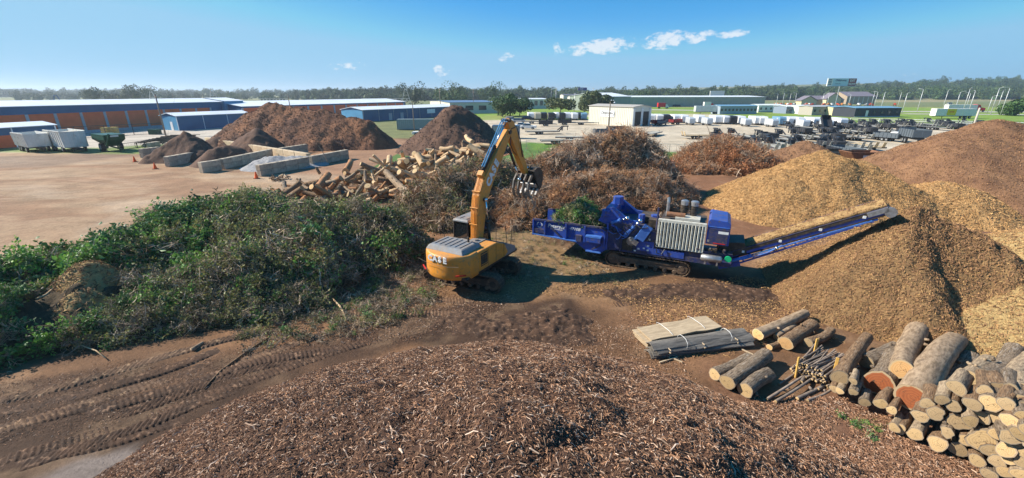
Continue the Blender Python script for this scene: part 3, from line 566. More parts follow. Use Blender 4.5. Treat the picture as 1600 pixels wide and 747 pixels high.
P, N = H_right.pts(70); rnd_scatter('limbs', P, N, limb, .35, .8, t_rb, .8, .4)
P, N = H_logp.pts(900); rnd_scatter('bark_and_twigs', P, N, [brn[0], brn[1], brn[2], gr[2]], .4, .9, None, .5, .1, [.3, .3, .25, .15]).name = 'bark_twig_litter'
_o = bpy.data.objects['bark_twig_litter']; tag(_o, 'bark and twig litter among the heap of rough logs', 'wood litter')
# ================= machines =================
def loft(mb, rings, m=0, cap=True):
    n = len(rings[0]); vs = [p for r in rings for p in r]; fs = []
    for i in range(len(rings)-1):
        for k in range(n): fs.append((i*n+k, i*n+(k+1) % n, (i+1)*n+(k+1) % n, (i+1)*n+k))
    if cap: fs += [tuple(range(n))[::-1], tuple((len(rings)-1)*n+k for k in range(n))]
    return mb.add(vs, fs, m)
def bevel(o, w=.02, seg=2):
    m = o.modifiers.new('bevel', 'BEVEL'); m.width = w; m.segments = seg; m.limit_method = 'ANGLE'; m.angle_limit = rad(35); return o
def text(s, name, size, mat, parent, loc, rot, ext=.006, shear=0., bold=.0, ax='CENTER', sx=1.):
    c = bpy.data.curves.new('t', 'FONT'); c.body = s; c.size = size; c.extrude = ext; c.shear = shear; c.offset = bold; c.align_x = ax; c.align_y = 'CENTER'; c.resolution_u = 2
    o = bpy.data.objects.new('t', c); C.objects.link(o); bpy.context.view_layer.update()
    me = bpy.data.meshes.new_from_object(o.evaluated_get(bpy.context.evaluated_depsgraph_get())); bpy.data.objects.remove(o)
    me.materials.clear(); me.materials.append(mat); q = bpy.data.objects.new(name, me); C.objects.link(q); q.parent = parent; q.location = loc; q.rotation_euler = rot; q.scale = (sx, 1, 1); return q
def text_on(s, name, size, mat, parent, loc, xdir, n, **k):
    xdir = Vector(xdir).normalized(); n = Vector(n).normalized(); y = n.cross(xdir).normalized(); x = y.cross(n)
    R = Matrix((x, y, n)).transposed(); return text(s, name, size, mat, parent, loc, R.to_euler(), **k)
mOr = M('orange_paint', (.74, .29, .03), (.62, .235, .025), scale=1.5, rough=.42, spec=.5, c3=(.42, .22, .06), s3=6, bump=.05, bscale=8, thr=(.4, .7), dust=.55)
mGy = M('grey_paint', (.22, .25, .28), (.15, .17, .19), scale=3, rough=.4, spec=.5, c3=(.25, .21, .17), s3=7, dust=.6)
mBk = M('black_steel', (.018, .017, .017), (.05, .04, .032), scale=3, rough=.55, c3=(.10, .07, .045), s3=6, dust=.35)
mTr = M('track_steel', (.085, .065, .05), (.17, .115, .075), scale=3, rough=.6, metal=.3, c3=(.25, .17, .11), s3=8, bump=.4, bscale=20)
mGl = M('dark_glass', (.01, .012, .014), rough=.08, spec=.8); mWh = M('white_paint', (.78, .78, .76), (.66, .65, .62), scale=4, rough=.5)
mTine = M('dark_worn_steel', (.20, .18, .16), (.11, .10, .09), scale=5, rough=.45, metal=.5); mCh = M('chrome_rod', (.75, .76, .78), rough=.18, metal=1.); mRd = M('red_paint', (.5, .03, .02), rough=.4)
mSt = M('worn_steel', (.50, .50, .50), (.33, .31, .29), scale=6, rough=.38, metal=.7); mRust = M('rusty_steel', (.25, .12, .06), (.14, .07, .045), scale=4, rough=.75, bump=.3)
mHose = M('hose_rubber', (.02, .02, .022), rough=.45)
ex = thing('excavator', 'orange crawler excavator with raised boom and grapple bucket over the yard', 'excavator', (-2.2, 22.4, gzf(-2.2, 22.4)), rad(90-30))
# undercarriage
TD = math.atan2(-.38, .925)-rad(60)
def track_path(L, r, pitch):
    per = 2*L+2*PI*r; n = int(per/pitch); out = []
    for k in range(n):
        s = k*per/n
        if s < L: out.append((-L/2+s, r, 0))
        elif s < L+PI*r: a = (s-L)/r; out.append((L/2+r*math.sin(a), r*math.cos(a), a))
        elif s < 2*L+PI*r: out.append((L/2-(s-L-PI*r), -r, PI))
        else: a = (s-2*L-PI*r)/r; out.append((-L/2-r*math.sin(a), -r*math.cos(a), PI+a))
    return out
_sm = {}
def shoe_mesh(w, pitch):
    if (w, pitch) not in _sm:
        mb = MB(); mb.box((0, 0, .015), (pitch*.92, w, .035)); mb.box((-pitch*.3, 0, .05), (.022, w*.96, .05)); mb.box((pitch*.12, 0, .05), (.022, w*.96, .045))
        o = mb.build('shoe', mTr); C.objects.unlink(o); _sm[(w, pitch)] = o.data
    return _sm[(w, pitch)]
def track(parent, y, ang, cen, L, r, w, pitch, zc, frame_m):
    f = MB(); ca, sa = math.cos(ang), math.sin(ang)
    t_ = MB()                                         # track frame with rollers and end wheels
    t_.box((0, 0, 0), (L+.1, w*.45, r*.95), m=0); t_.box((0, 0, r*.3), (L*.7, w*.62, .12), m=0)
    for sgn in (-1, 1): t_.tube([(sgn*L/2, -w*.3, 0), (sgn*L/2, w*.3, 0)], r*.86, 18, 1); t_.tube([(sgn*L/2, -w*.36, 0), (sgn*L/2, w*.36, 0)], r*.42, 12, 0)
    for k in range(7): x = -L/2+.35+(L-.7)*k/6; t_.tube([(x, -w*.32, -r*.62), (x, w*.32, -r*.62)], r*.3, 10, 1)
    o = t_.build('track_frame', [frame_m, mTr], parent); px = cen[0]-sa*y; py = cen[1]+ca*y
    o.location = (px, py, zc); o.rotation_euler = (0, 0, ang); bevel(o, .02, 1)
    for (x, z, a) in track_path(L, r, pitch):
        s = bpy.data.objects.new('shoe', shoe_mesh(w, pitch)); C.objects.link(s); s.parent = o; s.location = (x, 0, z); s.rotation_euler = (0, a, 0)
    return o
for y in (-1.28, 1.28): track(ex, y, TD, (0, 0), 3.75, .43, .62, .19, .46, mBk)
mb = MB(); mb.tube([(0, 0, .85), (0, 0, 1.08)], .72, 20); mb.box((0, 0, .62), (1.5, 1.9, .45), rz=TD); mb.build('swing_ring', mBk, ex)
mb = MB(); mb.box((.0, 0, 1.1), (5.2, 2.8, .14)); bevel(mb.build('deck', mBk, ex), .03)
# body shell
def plan(sc=1., z=0, x0=-2.95, inset=0):
    w = 1.48*sc-inset; pts = []
    for k in range(13):
        a = rad(-90+180*k/12); q = abs(math.sin(a)); pts.append((-(2.1+.72*sc*(1-q**2.4)+.22*math.cos(a)**.5*sc) if abs(a) < 1.57 else -2.1, w*math.sin(a)*(1 if q > .99 else 1-.06*(1-q)), z))
    return [(-1.55, -w, z)]+pts+[(-1.55, w, z)]
mb = MB(); loft(mb, [plan(.93, 1.0), plan(.99, 1.12), plan(1., 1.35), plan(1., 2.05), plan(.985, 2.22), plan(.94, 2.32)])
o = fixn(mb.build('counterweight', mOr, ex, True)); bevel(o, .05, 2)
for s_ in (-1, 1): mb = MB(); mb.beam((-2.90, s_*.95, 1.33), (-2.60, s_*1.40, 1.38), .05, .06); mb.build('reflector_strip', mRd, o)
mb = MB(); mb.tube([(-3.05, -1.3, 1.95), (-3.12, -.7, 1.87), (-3.16, 0, 1.84), (-3.12, .7, 1.87), (-3.05, 1.3, 1.95)], .008, 4); mb.build('panel_line', mBk, o)
for k, ch in enumerate('CASE'):
    yy = .47-.31*k; text(ch, 'letter', .42, mWh, o, (-3.052+.05*(yy)**2-.02, -(-yy)+.25*0, 2.12), (PI/2, 0, -PI/2), ext=.02, bold=.018, sx=1.0)
mb = MB(); loft(mb, [[(-2.5, -1.15, 2.3), (-2.5, 1.25, 2.3), (-.75, 1.25, 2.3), (-.75, -1.15, 2.3)], [(-2.38, -1.02, 2.52), (-2.38, 1.12, 2.52), (-.85, 1.12, 2.52), (-.85, -1.02, 2.52)], [(-2.3, -.95, 2.56), (-2.3, 1.05, 2.56), (-.92, 1.05, 2.56), (-.92, -.95, 2.56)]])
hd = fixn(mb.build('hood', mGy, ex)); bevel(hd, .04)
for k in range(6):
    mb = MB(); mb.box((-1.6, -.72+k*.32, 2.575), (1.15, .05, .035)); mb.build('rib', mGy, hd)
mb = MB(); mb.tube([(-1.15, -.55, 2.5), (-1.15, -.55, 2.78), (-1.28, -.6, 2.86)], .055, 8); mb.build('exhaust_pipe', mBk, hd)
mb = MB(); mb.prism([(-1.55, 1.18), (1.15, 1.18), (1.45, 1.35), (1.05, 1.95), (.2, 2.28), (-1.55, 2.30)], -1.46, -.62); sp_ = fixn(mb.build('side_panel', mOr, ex)); bevel(sp_, .05)
mb = MB(); mb.prism([(-1.55, 1.18), (.2, 1.18), (.2, 1.95), (-1.55, 2.25)], .62, 1.46); bevel(fixn(mb.build('side_panel', mOr, ex)), .04)
mb = MB(); mb.box((-1.05, -1.468, 1.78), (.62, .02, .72)); gr_ = mb.build('grille', mBk, sp_)
for k in range(5):
    mb = MB(); mb.box((-1.05, -1.485, 1.50+k*.14), (.6, .02, .025)); mb.build('slat', mOr if k in (0, 4) else mBk, gr_)
for x in (-.66, .12, .95):
    mb = MB(); mb.box((x, -1.464, 1.72), (.012, .012, .95)); mb.build('panel_seam', mBk, sp_)
mb = MB(); mb.prism([(1.0, 1.15), (2.35, 1.15), (2.3, 1.45), (1.2, 1.95)], -1.44, -.35); bevel(fixn(mb.build('toolbox', mGy, ex)), .03)
mb = MB(); mb.box((-.2, -.35, 2.2), (1.1, .7, .25)); mb.box((-.05, .1, 1.9), (1.6, 1.6, .5)); mb.tube([(-.2, -.4, 2.3), (-.2, -.4, 2.42)], .12, 10); mb.build('engine_deck', mGy, ex)
# handrails and mirrors
def rail(pts, nm='handrail', r=.018, m=mBk, p=None): mb = MB(); mb.tube(pts, r, 6); return mb.build(nm, m, p or ex)
rail([(.4, -1.3, 2.15), (.4, -1.3, 3.0), (1.4, -1.3, 2.9), (1.6, -1.3, 1.6)]); rail([(-.8, 1.35, 2.2), (-.8, 1.35, 3.2)]); rail([(1.9, -1.35, 1.5), (1.95, -1.4, 2.5), (1.95, -1.55, 2.6)], 'mirror_arm')
mb = MB(); mb.box((1.95, -1.6, 2.62), (.06, .22, .34)); mb.build('mirror', mBk, ex)
# cab
cab = MB(); loft(cab, [[(.15, .42, 1.2), (.15, 1.44, 1.2), (2.2, 1.44, 1.2), (2.2, .42, 1.2)], [(.15, .42, 2.2), (.15, 1.44, 2.2), (2.25, 1.44, 2.2), (2.25, .42, 2.2)], [(.22, .46, 3.12), (.22, 1.4, 3.12), (1.85, 1.4, 3.12), (1.85, .46, 3.12)]])
cb = fixn(cab.build('cab', mGl, ex)); bevel(cb, .03)
mb = MB(); loft(mb, [[(.12, .38, 3.10), (.12, 1.46, 3.10), (1.95, 1.46, 3.10), (1.95, .38, 3.10)], [(.14, .4, 3.2), (.14, 1.44, 3.2), (1.93, 1.44, 3.2), (1.93, .4, 3.2)], [(.25, .5, 3.27), (.25, 1.34, 3.27), (1.8, 1.34, 3.27), (1.8, .5, 3.27)]]); rf = fixn(mb.build('cab_roof', mGy, cb)); bevel(rf, .03)
for a, b in (((.16, .43, 1.3), (.2, .46, 3.12)), ((.16, 1.43, 1.3), (.2, 1.41, 3.12)), ((2.24, .43, 2.0), (1.88, .46, 3.12)), ((1.15, .415, 1.3), (1.15, .44, 3.12)), ((.16, .42, 2.05), (2.2, .42, 2.1)), ((.14, .44, 2.1), (.14, 1.42, 2.1))):
    mb = MB(); mb.beam(a, b, .07, .07); mb.build('pillar', mBk, cb)
for q in ((.5, .7), (1.5, .7), (.5, 1.15)):
    mb = MB(); mb.box((q[0], q[1], 3.285), (.5, .25, .03)); mb.build('roof_rib', mGy, cb)
# boom: side profile in (x,z), foot -> bend -> tip
def strip(mid, dep):
    up = []; dn = []
    for i, (x, z) in enumerate(mid):
        a = Vector(mid[max(i-1, 0)]); b = Vector(mid[min(i+1, len(mid)-1)]); d = (b-a).normalized(); n = Vector((-d.y, d.x)); up.append((x+n.x*dep[i]/2, z+n.y*dep[i]/2)); dn.append((x-n.x*dep[i]/2, z-n.y*dep[i]/2))
    return up, dn
def boxarm(mb, mid, dep, wid, y=0.):
    up, dn = strip(mid, dep); rings = []
    for i in range(len(mid)):
        w = wid[i]/2; rings.append([(dn[i][0], y-w, dn[i][1]), (dn[i][0], y+w, dn[i][1]), (up[i][0], y+w, up[i][1]), (up[i][0], y-w, up[i][1])])
    return loft(mb, rings)
BM = [(.35, 1.75), (.48, 2.6), (.62, 3.6), (.86, 4.5), (1.32, 5.25), (2.1, 6.1), (3.0, 7.05), (3.75, 7.85)]
mb = MB(); boxarm(mb, BM, [.45, .62, .8, .92, .92, .8, .66, .45], [.5, .5, .5, .5, .5, .48, .46, .42]); bo = fixn(mb.build('boom', mOr, ex)); bevel(bo, .025)
up, dn = strip(BM, [.45, .62, .8, .92, .92, .8, .66, .45])
for yy in (-.19, -.11, -.03, .06, .15):
    rail([(u[0]-.07, yy+.02*math.sin(i*2.), u[1]+.03) for i, u in enumerate(up[:6])], 'hydraulic_pipe', .017, mOr, bo)
for i, tt in enumerate((.5, 1.4, 2.3, 3.2, 4.1)):
    k = int(tt); f_ = tt-k; x = up[k][0]*(1-f_)+up[k+1][0]*f_; z = up[k][1]*(1-f_)+up[k+1][1]*f_
    mb = MB(); mb.box((x-.075, 0, z+.03), (.05, .52, .09), ry=-.3-.1*i); mb.build('pipe_clamp', mOr, bo)
for k, ch in enumerate('CASE'):
    d = Vector((.66, 0, .75)).normalized(); p = Vector((1.38, -.262, 5.28))+d*.42*k
    text_on(ch, 'letter', .62, mWh, bo, p, d, (0, -1, 0), ext=.01, bold=.035, sx=1.0)
mb = MB(); mb.tube([(.35, -.42, 1.75), (.35, .42, 1.75)], .12, 12); mb.box((.25, -.33, 1.75), (.6, .07, .9)); mb.box((.25, .33, 1.75), (.6, .07, .9)); mb.tube([(3.75, -.3, 7.85), (3.75, .3, 7.85)], .13, 12); mb.tube([(.86, -.33, 4.4), (.86, .33, 4.4)], .12, 12); mb.build('boom_pins', mBk, bo)
def cyl(a, b, f, r, nm, mt=mBk, parent=None):
    a = Vector(a); b = Vector(b); c = a.lerp(b, f); mb = MB(); mb.tube([a, c], r, 12); mb.tube([c-(b-a).normalized()*.1, c+(b-a).normalized()*.03], r*1.2, 12); o = mb.build(nm, mt, parent or ex, True)
    mb = MB(); mb.tube([c, b], r*.55, 10); mb.tube([b+Vector((0, -r*1.2, 0)), b+Vector((0, r*1.2, 0))], r*1.1, 10); mb.build('rod', mCh, o, True); return o
for y in (-.36, .36): cyl((1.25, y, 1.5), (.86, y, 4.4), .55, .085, 'boom_cylinder')
mBl = M('blue_rod', (.08, .28, .5), (.2, .45, .65), scale=3, rough=.25, metal=.4)
ac = cyl((1.05, .0, 5.85), (3.72, .0, 8.42), .5, .11, 'stick_cylinder')
for y in (-.06, .08): rail([(1.2, y, 6.15), (2.2, y-.02, 7.28), (3.2, y, 8.38), (3.6, y, 8.6)], 'hose', .035, mBl, ac)
mb = MB(); mb.box((1.02, 0, 5.75), (.3, .34, .35), ry=-.8); mb.build('cylinder_lug', mOr, bo)
for y in (-.2, .2): rail([(1.3, y, 5.75), (1.9, y+.1, 6.0), (2.8, y+.08, 6.95), (3.5, y, 7.75)], 'hose', .025, mHose, bo)
# stick
SK = [(3.7, 8.5), (4.1, 8.2), (4.35, 7.65), (5.05, 6.6), (5.85, 5.45), (6.2, 4.95)]
mb = MB(); boxarm(mb, SK, [.32, .62, .8, .62, .45, .34], [.34, .36, .38, .36, .34, .34]); sk = fixn(mb.build('stick', mOr, ex)); bevel(sk, .025)
mb = MB(); mb.tube([(3.7, -.3, 8.5), (3.7, .3, 8.5)], .1, 10); mb.tube([(6.2, -.28, 4.95), (6.2, .28, 4.95)], .1, 10); mb.build('stick_pins', mBk, sk)
cyl((4.55, 0, 8.05), (6.35, 0, 5.35), .6, .09, 'bucket_cylinder'); cyl((4.0, 0, 6.9), (5.35, 0, 4.75), .55, .085, 'thumb_cylinder')
for y in (-.2, .2): rail([(4.0, y, 8.0), (4.6, y, 8.1), (5.0, y*1.3, 7.2), (5.4, y, 6.2)], 'hose', .028, mHose, sk); rail([(3.9, y, 7.5), (3.75, y*1.4, 7.1), (4.1, y*1.2, 6.7), (4.6, y, 6.4)], 'hose', .028, mHose, sk)
# bucket: curved shell, open side facing back to the machine; teeth pointing down
def bq(u, w): return (5.95+u, w, 4.75)
prof = [(.0, .22), (.35, .42), (.85, .38), (1.2, .02), (1.3, -.5), (1.1, -.95), (.75, -1.15)]
prof = [(5.95+a, 4.75+b) for a, b in prof]; inn = [(x-.05*(1 if i > 1 else 0), z-.05) for i, (x, z) in enumerate(prof)]
mb = MB()
for y in (-.62,): loft(mb, [[(x, -.62, z), (x, .62, z), (xi, .62, zi), (xi, -.62, zi)] for (x, z), (xi, zi) in zip(prof, inn)])
for y in (-.64, .60): mb.prism([(5.9, 4.9)]+prof[1:]+[(6.3, 4.3)], y, y+.04)
bu = fixn(mb.build('bucket', mBk, ex)); bu.location = (.25, 0, .2)
for k in range(5):
    mb = MB(); mb.prism([(6.85, 3.72), (6.72, 3.58), (6.32, 3.36), (6.25, 3.38), (6.6, 3.75)], -.6+k*.28-.01, -.6+k*.28+.11); fixn(mb.build('tooth', mSt, bu))
mb = MB(); mb.box((6.42, 0, 3.95), (.06, 1.15, .5), ry=-.9); mb.build('bucket_lip', mSt, bu)
mb = MB(); mb.beam((5.95, -.2, 4.75), (6.2, -.2, 5.3), .06, .14); mb.beam((5.95, .2, 4.75), (6.2, .2, 5.3), .06, .14); mb.tube([(6.2, -.28, 5.3), (6.2, .28, 5.3)], .07, 8); mb.beam((6.2, 0, 5.3), (6.35, 0, 5.0), .2, .1); mb.build('linkage', mBk, bu)
th = MB(); th.tube([(5.7, -.5, 4.75), (5.7, .5, 4.75)], .09, 10); tho = th.build('thumb', mBk, ex); tho.location = (.25, 0, .2)
for k in range(4):
    y = -.62+k*.36; mb = MB(); boxarm(mb, [(5.65, 4.8), (5.25, 4.4), (5.1, 3.95), (5.2, 3.55), (5.5, 3.25)], [.22, .24, .22, .17, .08], [.09]*5, y); fixn(mb.build('tine', mTine, tho))
# dangling roots held by the grapple
mb = MB(); r = random.Random(5)
for k in range(16):
    p = Vector((5.7+r.gauss(0, .25), r.gauss(0, .4), 3.9)); pts = [p.copy()]
    for i in range(6): p = p+Vector((r.gauss(.02, .16), r.gauss(0, .16), -r.uniform(.1, .35))); pts.append(p.copy())
    mb.tube(pts, [.035, .03, .025, .022, .018, .014, .008], 5)
hb = mb.build('held_roots', mtw); hb.location = ex.location; hb.rotation_euler = ex.rotation_euler; tag(hb, 'tangle of pale roots dangling from the excavator bucket', 'roots')

# ---- horizontal grinder ----
mB = M('blue_paint', (.010, .070, .38), (.009, .05, .28), scale=1.5, rough=.38, spec=.5, c3=(.09, .085, .12), s3=5, dust=.25)
mBd = M('dark_blue_paint', (.010, .028, .13), (.02, .03, .07), scale=2.5, rough=.5, c3=(.10, .075, .05), s3=6, dust=.5)
mLb = M('light_blue_frame', (.08, .20, .55), (.05, .13, .40), scale=3, rough=.4)
mCr = M('cream_louvre', (.62, .62, .54), (.50, .49, .42), scale=4, rough=.45, c3=(.36, .32, .25), s3=8, dust=.3)
gd = thing('wood_grinder', 'blue tracked horizontal wood grinder with raised discharge conveyor', 'grinder', (8.45, 24.35, gzf(8.45, 24.35)), rad(-25.5))
for y in (-1.05, 1.05): track(gd, y, 0, (0, 0), 3.9, .42, .55, .19, .46, mTr)
mb = MB(); mb.box((.3, 0, .95), (7.6, 1.3, .38)); mb.box((1.4, -1.0, 1.15), (6.0, .65, .28)); mb.box((1.2, .9, 1.15), (5.6, .7, .28)); mb.build('chassis', mBd, gd)
# infeed trough
inf = MB(); inf.prism([(-7.2, 1.32), (-7.2, 2.3), (-2.45, 2.3), (-2.45, .95), (-2.7, .72), (-3.6, .72), (-4.3, 1.15)], -1.35, -1.25); inf.prism([(-7.2, 1.32), (-7.2, 2.3), (-2.45, 2.3), (-2.45, .95), (-2.7, .72), (-3.6, .72), (-4.3, 1.15)], 1.25, 1.35); inf.box((-4.8, 0, 1.45), (4.8, 2.5, .1))
io = fixn(inf.build('infeed_trough', mB, gd))
def gp(nm, c, d, m, p=io, **k): mb = MB(); mb.box(c, d, **k); return mb.build(nm, m, p)
for y in (-1.36, 1.36): gp('top_rail', (-4.82, y, 2.33), (4.76, .13, .10), mBd)
for x in (-7.15, -6.35, -4.95, -3.75, -2.5): gp('rib', (x, -1.43, 1.8), (.09, .14, 1.0), mB)
gp('lower_flange', (-5.7, -1.44, 1.33), (3.0, .16, .06), mLb, ry=.035); gp('lower_flange', (-3.15, -1.44, .76), (.95, .16, .06), mLb)
gp('ledge', (-3.15, -1.55, 1.78), (.95, .35, .10), mLb); gp('tool_box', (-3.15, -1.55, 1.58), (.9, .32, .3), mB)
gp('brace', (-5.6, -1.42, 1.65), (.95, .05, .09), mBd, ry=.7); gp('brace', (-3.0, -1.42, 1.05), (.7, .05, .07), mBd, ry=-.6); gp('end_step', (-6.75, -1.43, 1.62), (.7, .1, .28), mBd)
gp('brace', (-4.1, -1.42, 1.5), (.35, .2, .4), mBd)
# ring emblem and lettering
mb = MB()
for k in range(12):
    a = 2*PI*k/12
    if k % 4 != 3: mb.box((-6.75+.17*math.cos(a), -1.365, 2.0+.17*math.sin(a)), (.05, .01, .09), ry=-a)
mb.build('ring_emblem', mWh, io)
text('Peterson', 'lettering', .33, mWh, io, (-5.6, -1.358, 2.02), (PI/2, 0, 0), shear=.2, bold=.008, ext=.004); text('A   ASTEC COMPANY', 'small_lettering', .085, mWh, io, (-5.6, -1.358, 1.83), (PI/2, 0, 0), bold=.004, ext=.004)
text('4710B', 'lettering', .27, mWh, io, (-4.4, -1.358, 2.02), (PI/2, 0, 0), shear=.2, bold=.006, ext=.004)
# mill housing with many plates, yoke and cylinders
ml = MB(); ml.prism([(-2.45, .95), (-2.45, 2.6), (-1.6, 2.75), (-.2, 2.7), (.45, 2.4), (.45, 1.2)], -1.3, 1.3); mo_ = fixn(ml.build('mill_housing', mBd, gd)); bevel(mo_, .03)
def mp(nm, c, d, m, **k): return gp(nm, c, d, m, mo_, **k)
mp('access_panel', (-1.95, -1.32, 1.75), (.75, .05, 1.2), mBd); mp('access_panel', (-1.15, -1.32, 1.5), (.6, .05, .7), mBk); mp('panel', (-.15, -1.32, 1.55), (.95, .05, .6), mB)
mp('diagonal_plate', (-1.7, -1.33, 2.35), (1.1, .06, .12), mB, ry=.5); mp('vertical_rib', (-2.38, -1.36, 1.85), (.1, .12, 1.7), mB); mp('vertical_rib', (-1.52, -1.36, 1.75), (.07, .1, 1.4), mBd)
for x, z in ((-.5, 1.35), (-.2, 1.42), (.02, 1.6), (.02, 1.33), (-.7, 1.2), (.05, 2.0)): mp('decal', (x, -1.352, z), (.12, .008, .09), mWh)
ARM = [(-2.3, 3.0, 3.85, -.5, .5, .42, .5), (-2.35, 3.1, 3.5, -1.1, -.5, .46, .45)]
yk = MB(); yk.prism([(-3.0, 2.75), (-2.55, 3.55), (-2.15, 3.65), (-1.2, 3.0), (-.6, 2.95), (-.6, 2.6), (-2.2, 2.45)], -1.28, -1.12); yk.prism([(-3.0, 2.75), (-2.55, 3.55), (-2.15, 3.65), (-1.2, 3.0), (-.6, 2.95), (-.6, 2.6), (-2.2, 2.45)], 1.12, 1.28); yk.box((-2.35, 0, 3.3), (.55, 2.3, .5))
yo = fixn(yk.build('feed_roll_yoke', mB, gd))
for (x, y, z, r_, h_) in ((-2.55, -1.2, 3.45, .3, .35), (-2.2, .2, 4.0, .32, .55), (-1.45, -1.0, 2.98, .3, .3), (-.6, -.6, 3.25, .2, .5), (.1, -.2, 3.2, .24, .4)):
    mb = MB(); mb.tube([(x, y, z-h_), (x, y, z)], r_, 6); mb.tube([(x-.25, y, z-h_*1.4), (x+.1, y, z-.1)], r_*.5, 6); o = mb.build('motor_guard', mB, yo); bevel(o, .02)
for a, b in (((-1.4, -1.4, 2.0), (-.55, -1.35, 3.05)), ((-.75, -1.4, 1.9), (-.2, -1.35, 2.75)), ((-2.2, -1.3, 2.7), (-1.3, -1.3, 3.1))): cyl(a, b, .6, .1, 'lift_cylinder', mLb, mo_)
mb = MB(); mb.beam((-.5, -1.45, 1.95), (-.05, -1.4, 2.8), .12, .5); mb.build('hoop_frame', mLb, mo_)
r = random.Random(9)
for k in range(16):
    a = Vector((r.uniform(-2.2, .3), -1.38, r.uniform(1.9, 3.0))); b = a+Vector((r.uniform(-.8, .8), r.uniform(-.1, .15), r.uniform(-.5, .3))); rail([a, a.lerp(b, .3)+Vector((0, -.12, -.15)), a.lerp(b, .7)+Vector((0, -.15, -.12)), b], 'hose', .024, mHose if k % 3 else mLb, mo_)
mb = MB(); mb.tube([(-.95, -1.5, 1.75), (-.95, -1.3, 1.8)], .26, 14); mb.tube([(-.95, -1.56, 1.75), (-.95, -1.48, 1.76)], .13, 12); mb.box((-.7, -1.5, 1.75), (.3, .12, .28), ry=.5); mb.build('drive_motor', mSt, mo_)
mp('top_clutter', (-.3, .2, 2.9), (.9, 1.4, .35), mBk); mp('top_clutter', (.1, -.7, 2.85), (.5, .5, .45), mBk)
# radiator, engine, air cleaners
en = MB(); en.box((1.68, -.1, 2.35), (2.4, 2.3, 1.6)); eo = en.build('engine_bay', mBk, gd)
rp = MB(); rp.box((1.68, -1.30, 3.22), (2.5, .22, .16)); rp.box((.48, -1.30, 2.45), (.1, .22, 1.55)); rp.box((2.90, -1.30, 2.45), (.08, .22, 1.55)); rp.box((1.68, -1.30, 1.66), (2.44, .2, .05)); ro = rp.build('radiator_frame', mCr, gd); bevel(ro, .015)
for k in range(13):
    mb = MB(); mb.box((.64+k*.177, -1.37, 2.42), (.10, .10, 1.48), rz=.5); mb.build('louvre', mCr, ro)
mb = MB(); mb.box((1.9, -.4, 3.28), (1.3, .9, .14)); mb.build('roof_plate', mCr, eo)
mb = MB(); mb.tube([(.75, -.55, 3.42), (1.75, -.55, 3.42)], .15, 10); mb.build('muffler', mRust, eo)
mb = MB(); mb.tube([(.75, -.1, 3.2), (.75, -.1, 4.0), (.72, -.05, 4.3)], .09, 10); mb.tube([(.70, -.03, 4.28), (.68, 0, 4.42)], .12, 10, 1); mb.build('exhaust_stack', [mSt, mRust], eo)
for x in (1.62, 2.15):
    mb = MB(); mb.tube([(x, 0, 3.3), (x, 0, 3.55)], .17, 14); mb.tube([(x, 0, 3.55), (x, 0, 3.72)], .21, 14); mb.tube([(x, 0, 3.75), (x, 0, 3.92)], .20, 14); o = mb.build('air_cleaner', mBk, eo)
    mb = MB(); mb.tube([(x, 0, 3.93), (x, 0, 4.16)], .215, 16); mb.tube([(x, 0, 4.16), (x, 0, 4.2)], [.215, .15], 16); mb.build('cap', mSt, o)
rail([(.35, -1.2, 2.6), (.35, -1.2, 3.9)], 'guard_post', .05, mBd, eo)
bxm = MB(); bxm.prism([(2.98, 2.2), (2.98, 3.5), (3.08, 3.62), (3.9, 3.55), (4.08, 3.4), (4.12, 2.2)], -1.35, .9); bo_ = fixn(bxm.build('control_cabinet', mB, gd)); bevel(bo_, .03)
gp('hinge_strip', (3.53, -1.36, 3.2), (1.05, .03, .03), mLb, bo_); gp('door', (3.55, -1.362, 2.68), (.95, .03, .85), mBd, bo_); gp('decal', (3.78, -1.382, 2.92), (.5, .008, .14), mWh, bo_); gp('decal', (3.65, -1.382, 2.3), (.6, .008, .05), mRd, bo_)
gp('vent', (3.1, -1.382, 2.4), (.12, .01, .12), mSt, bo_)
gp('lower_skirt', (3.2, -1.0, 1.45), (2.4, .5, .6), mBd, gd); gp('lower_skirt', (1.0, -1.25, 1.3), (2.0, .2, .35), mB, gd)
r = random.Random(12)
for k in range(14): gp('valve_block', (r.uniform(2.6, 4.0), -1.3-r.uniform(0, .1), r.uniform(1.7, 2.1)), (r.uniform(.06, .2), .12, r.uniform(.05, .14)), r.choice([mBk, mBk, mSt, mBd]), gd)
mb = MB(); mb.tube([(2.85, -1.62, 1.5), (2.92, -1.62, 1.5), (3.85, -1.62, 1.5), (3.92, -1.62, 1.5)], [.1, .19, .19, .1], 16); tk = mb.build('air_tank', mSt, gd, True)
for x in (3.1, 3.7): gp('bracket', (x, -1.6, 1.3), (.08, .3, .3), mSt, tk)
mb = MB(); mb.tube([(4.2, -1.55, 1.55), (4.2, -1.48, 1.55)], .17, 16); mb.build('round_cover', M('green_plastic', (.01, .42, .17), rough=.5), gd)
rail([(.5, -1.4, 1.6), (.55, -1.5, 1.3), (.8, -1.5, 1.25), (.95, -1.4, 1.55)], 'hose', .03, mHose, gd)
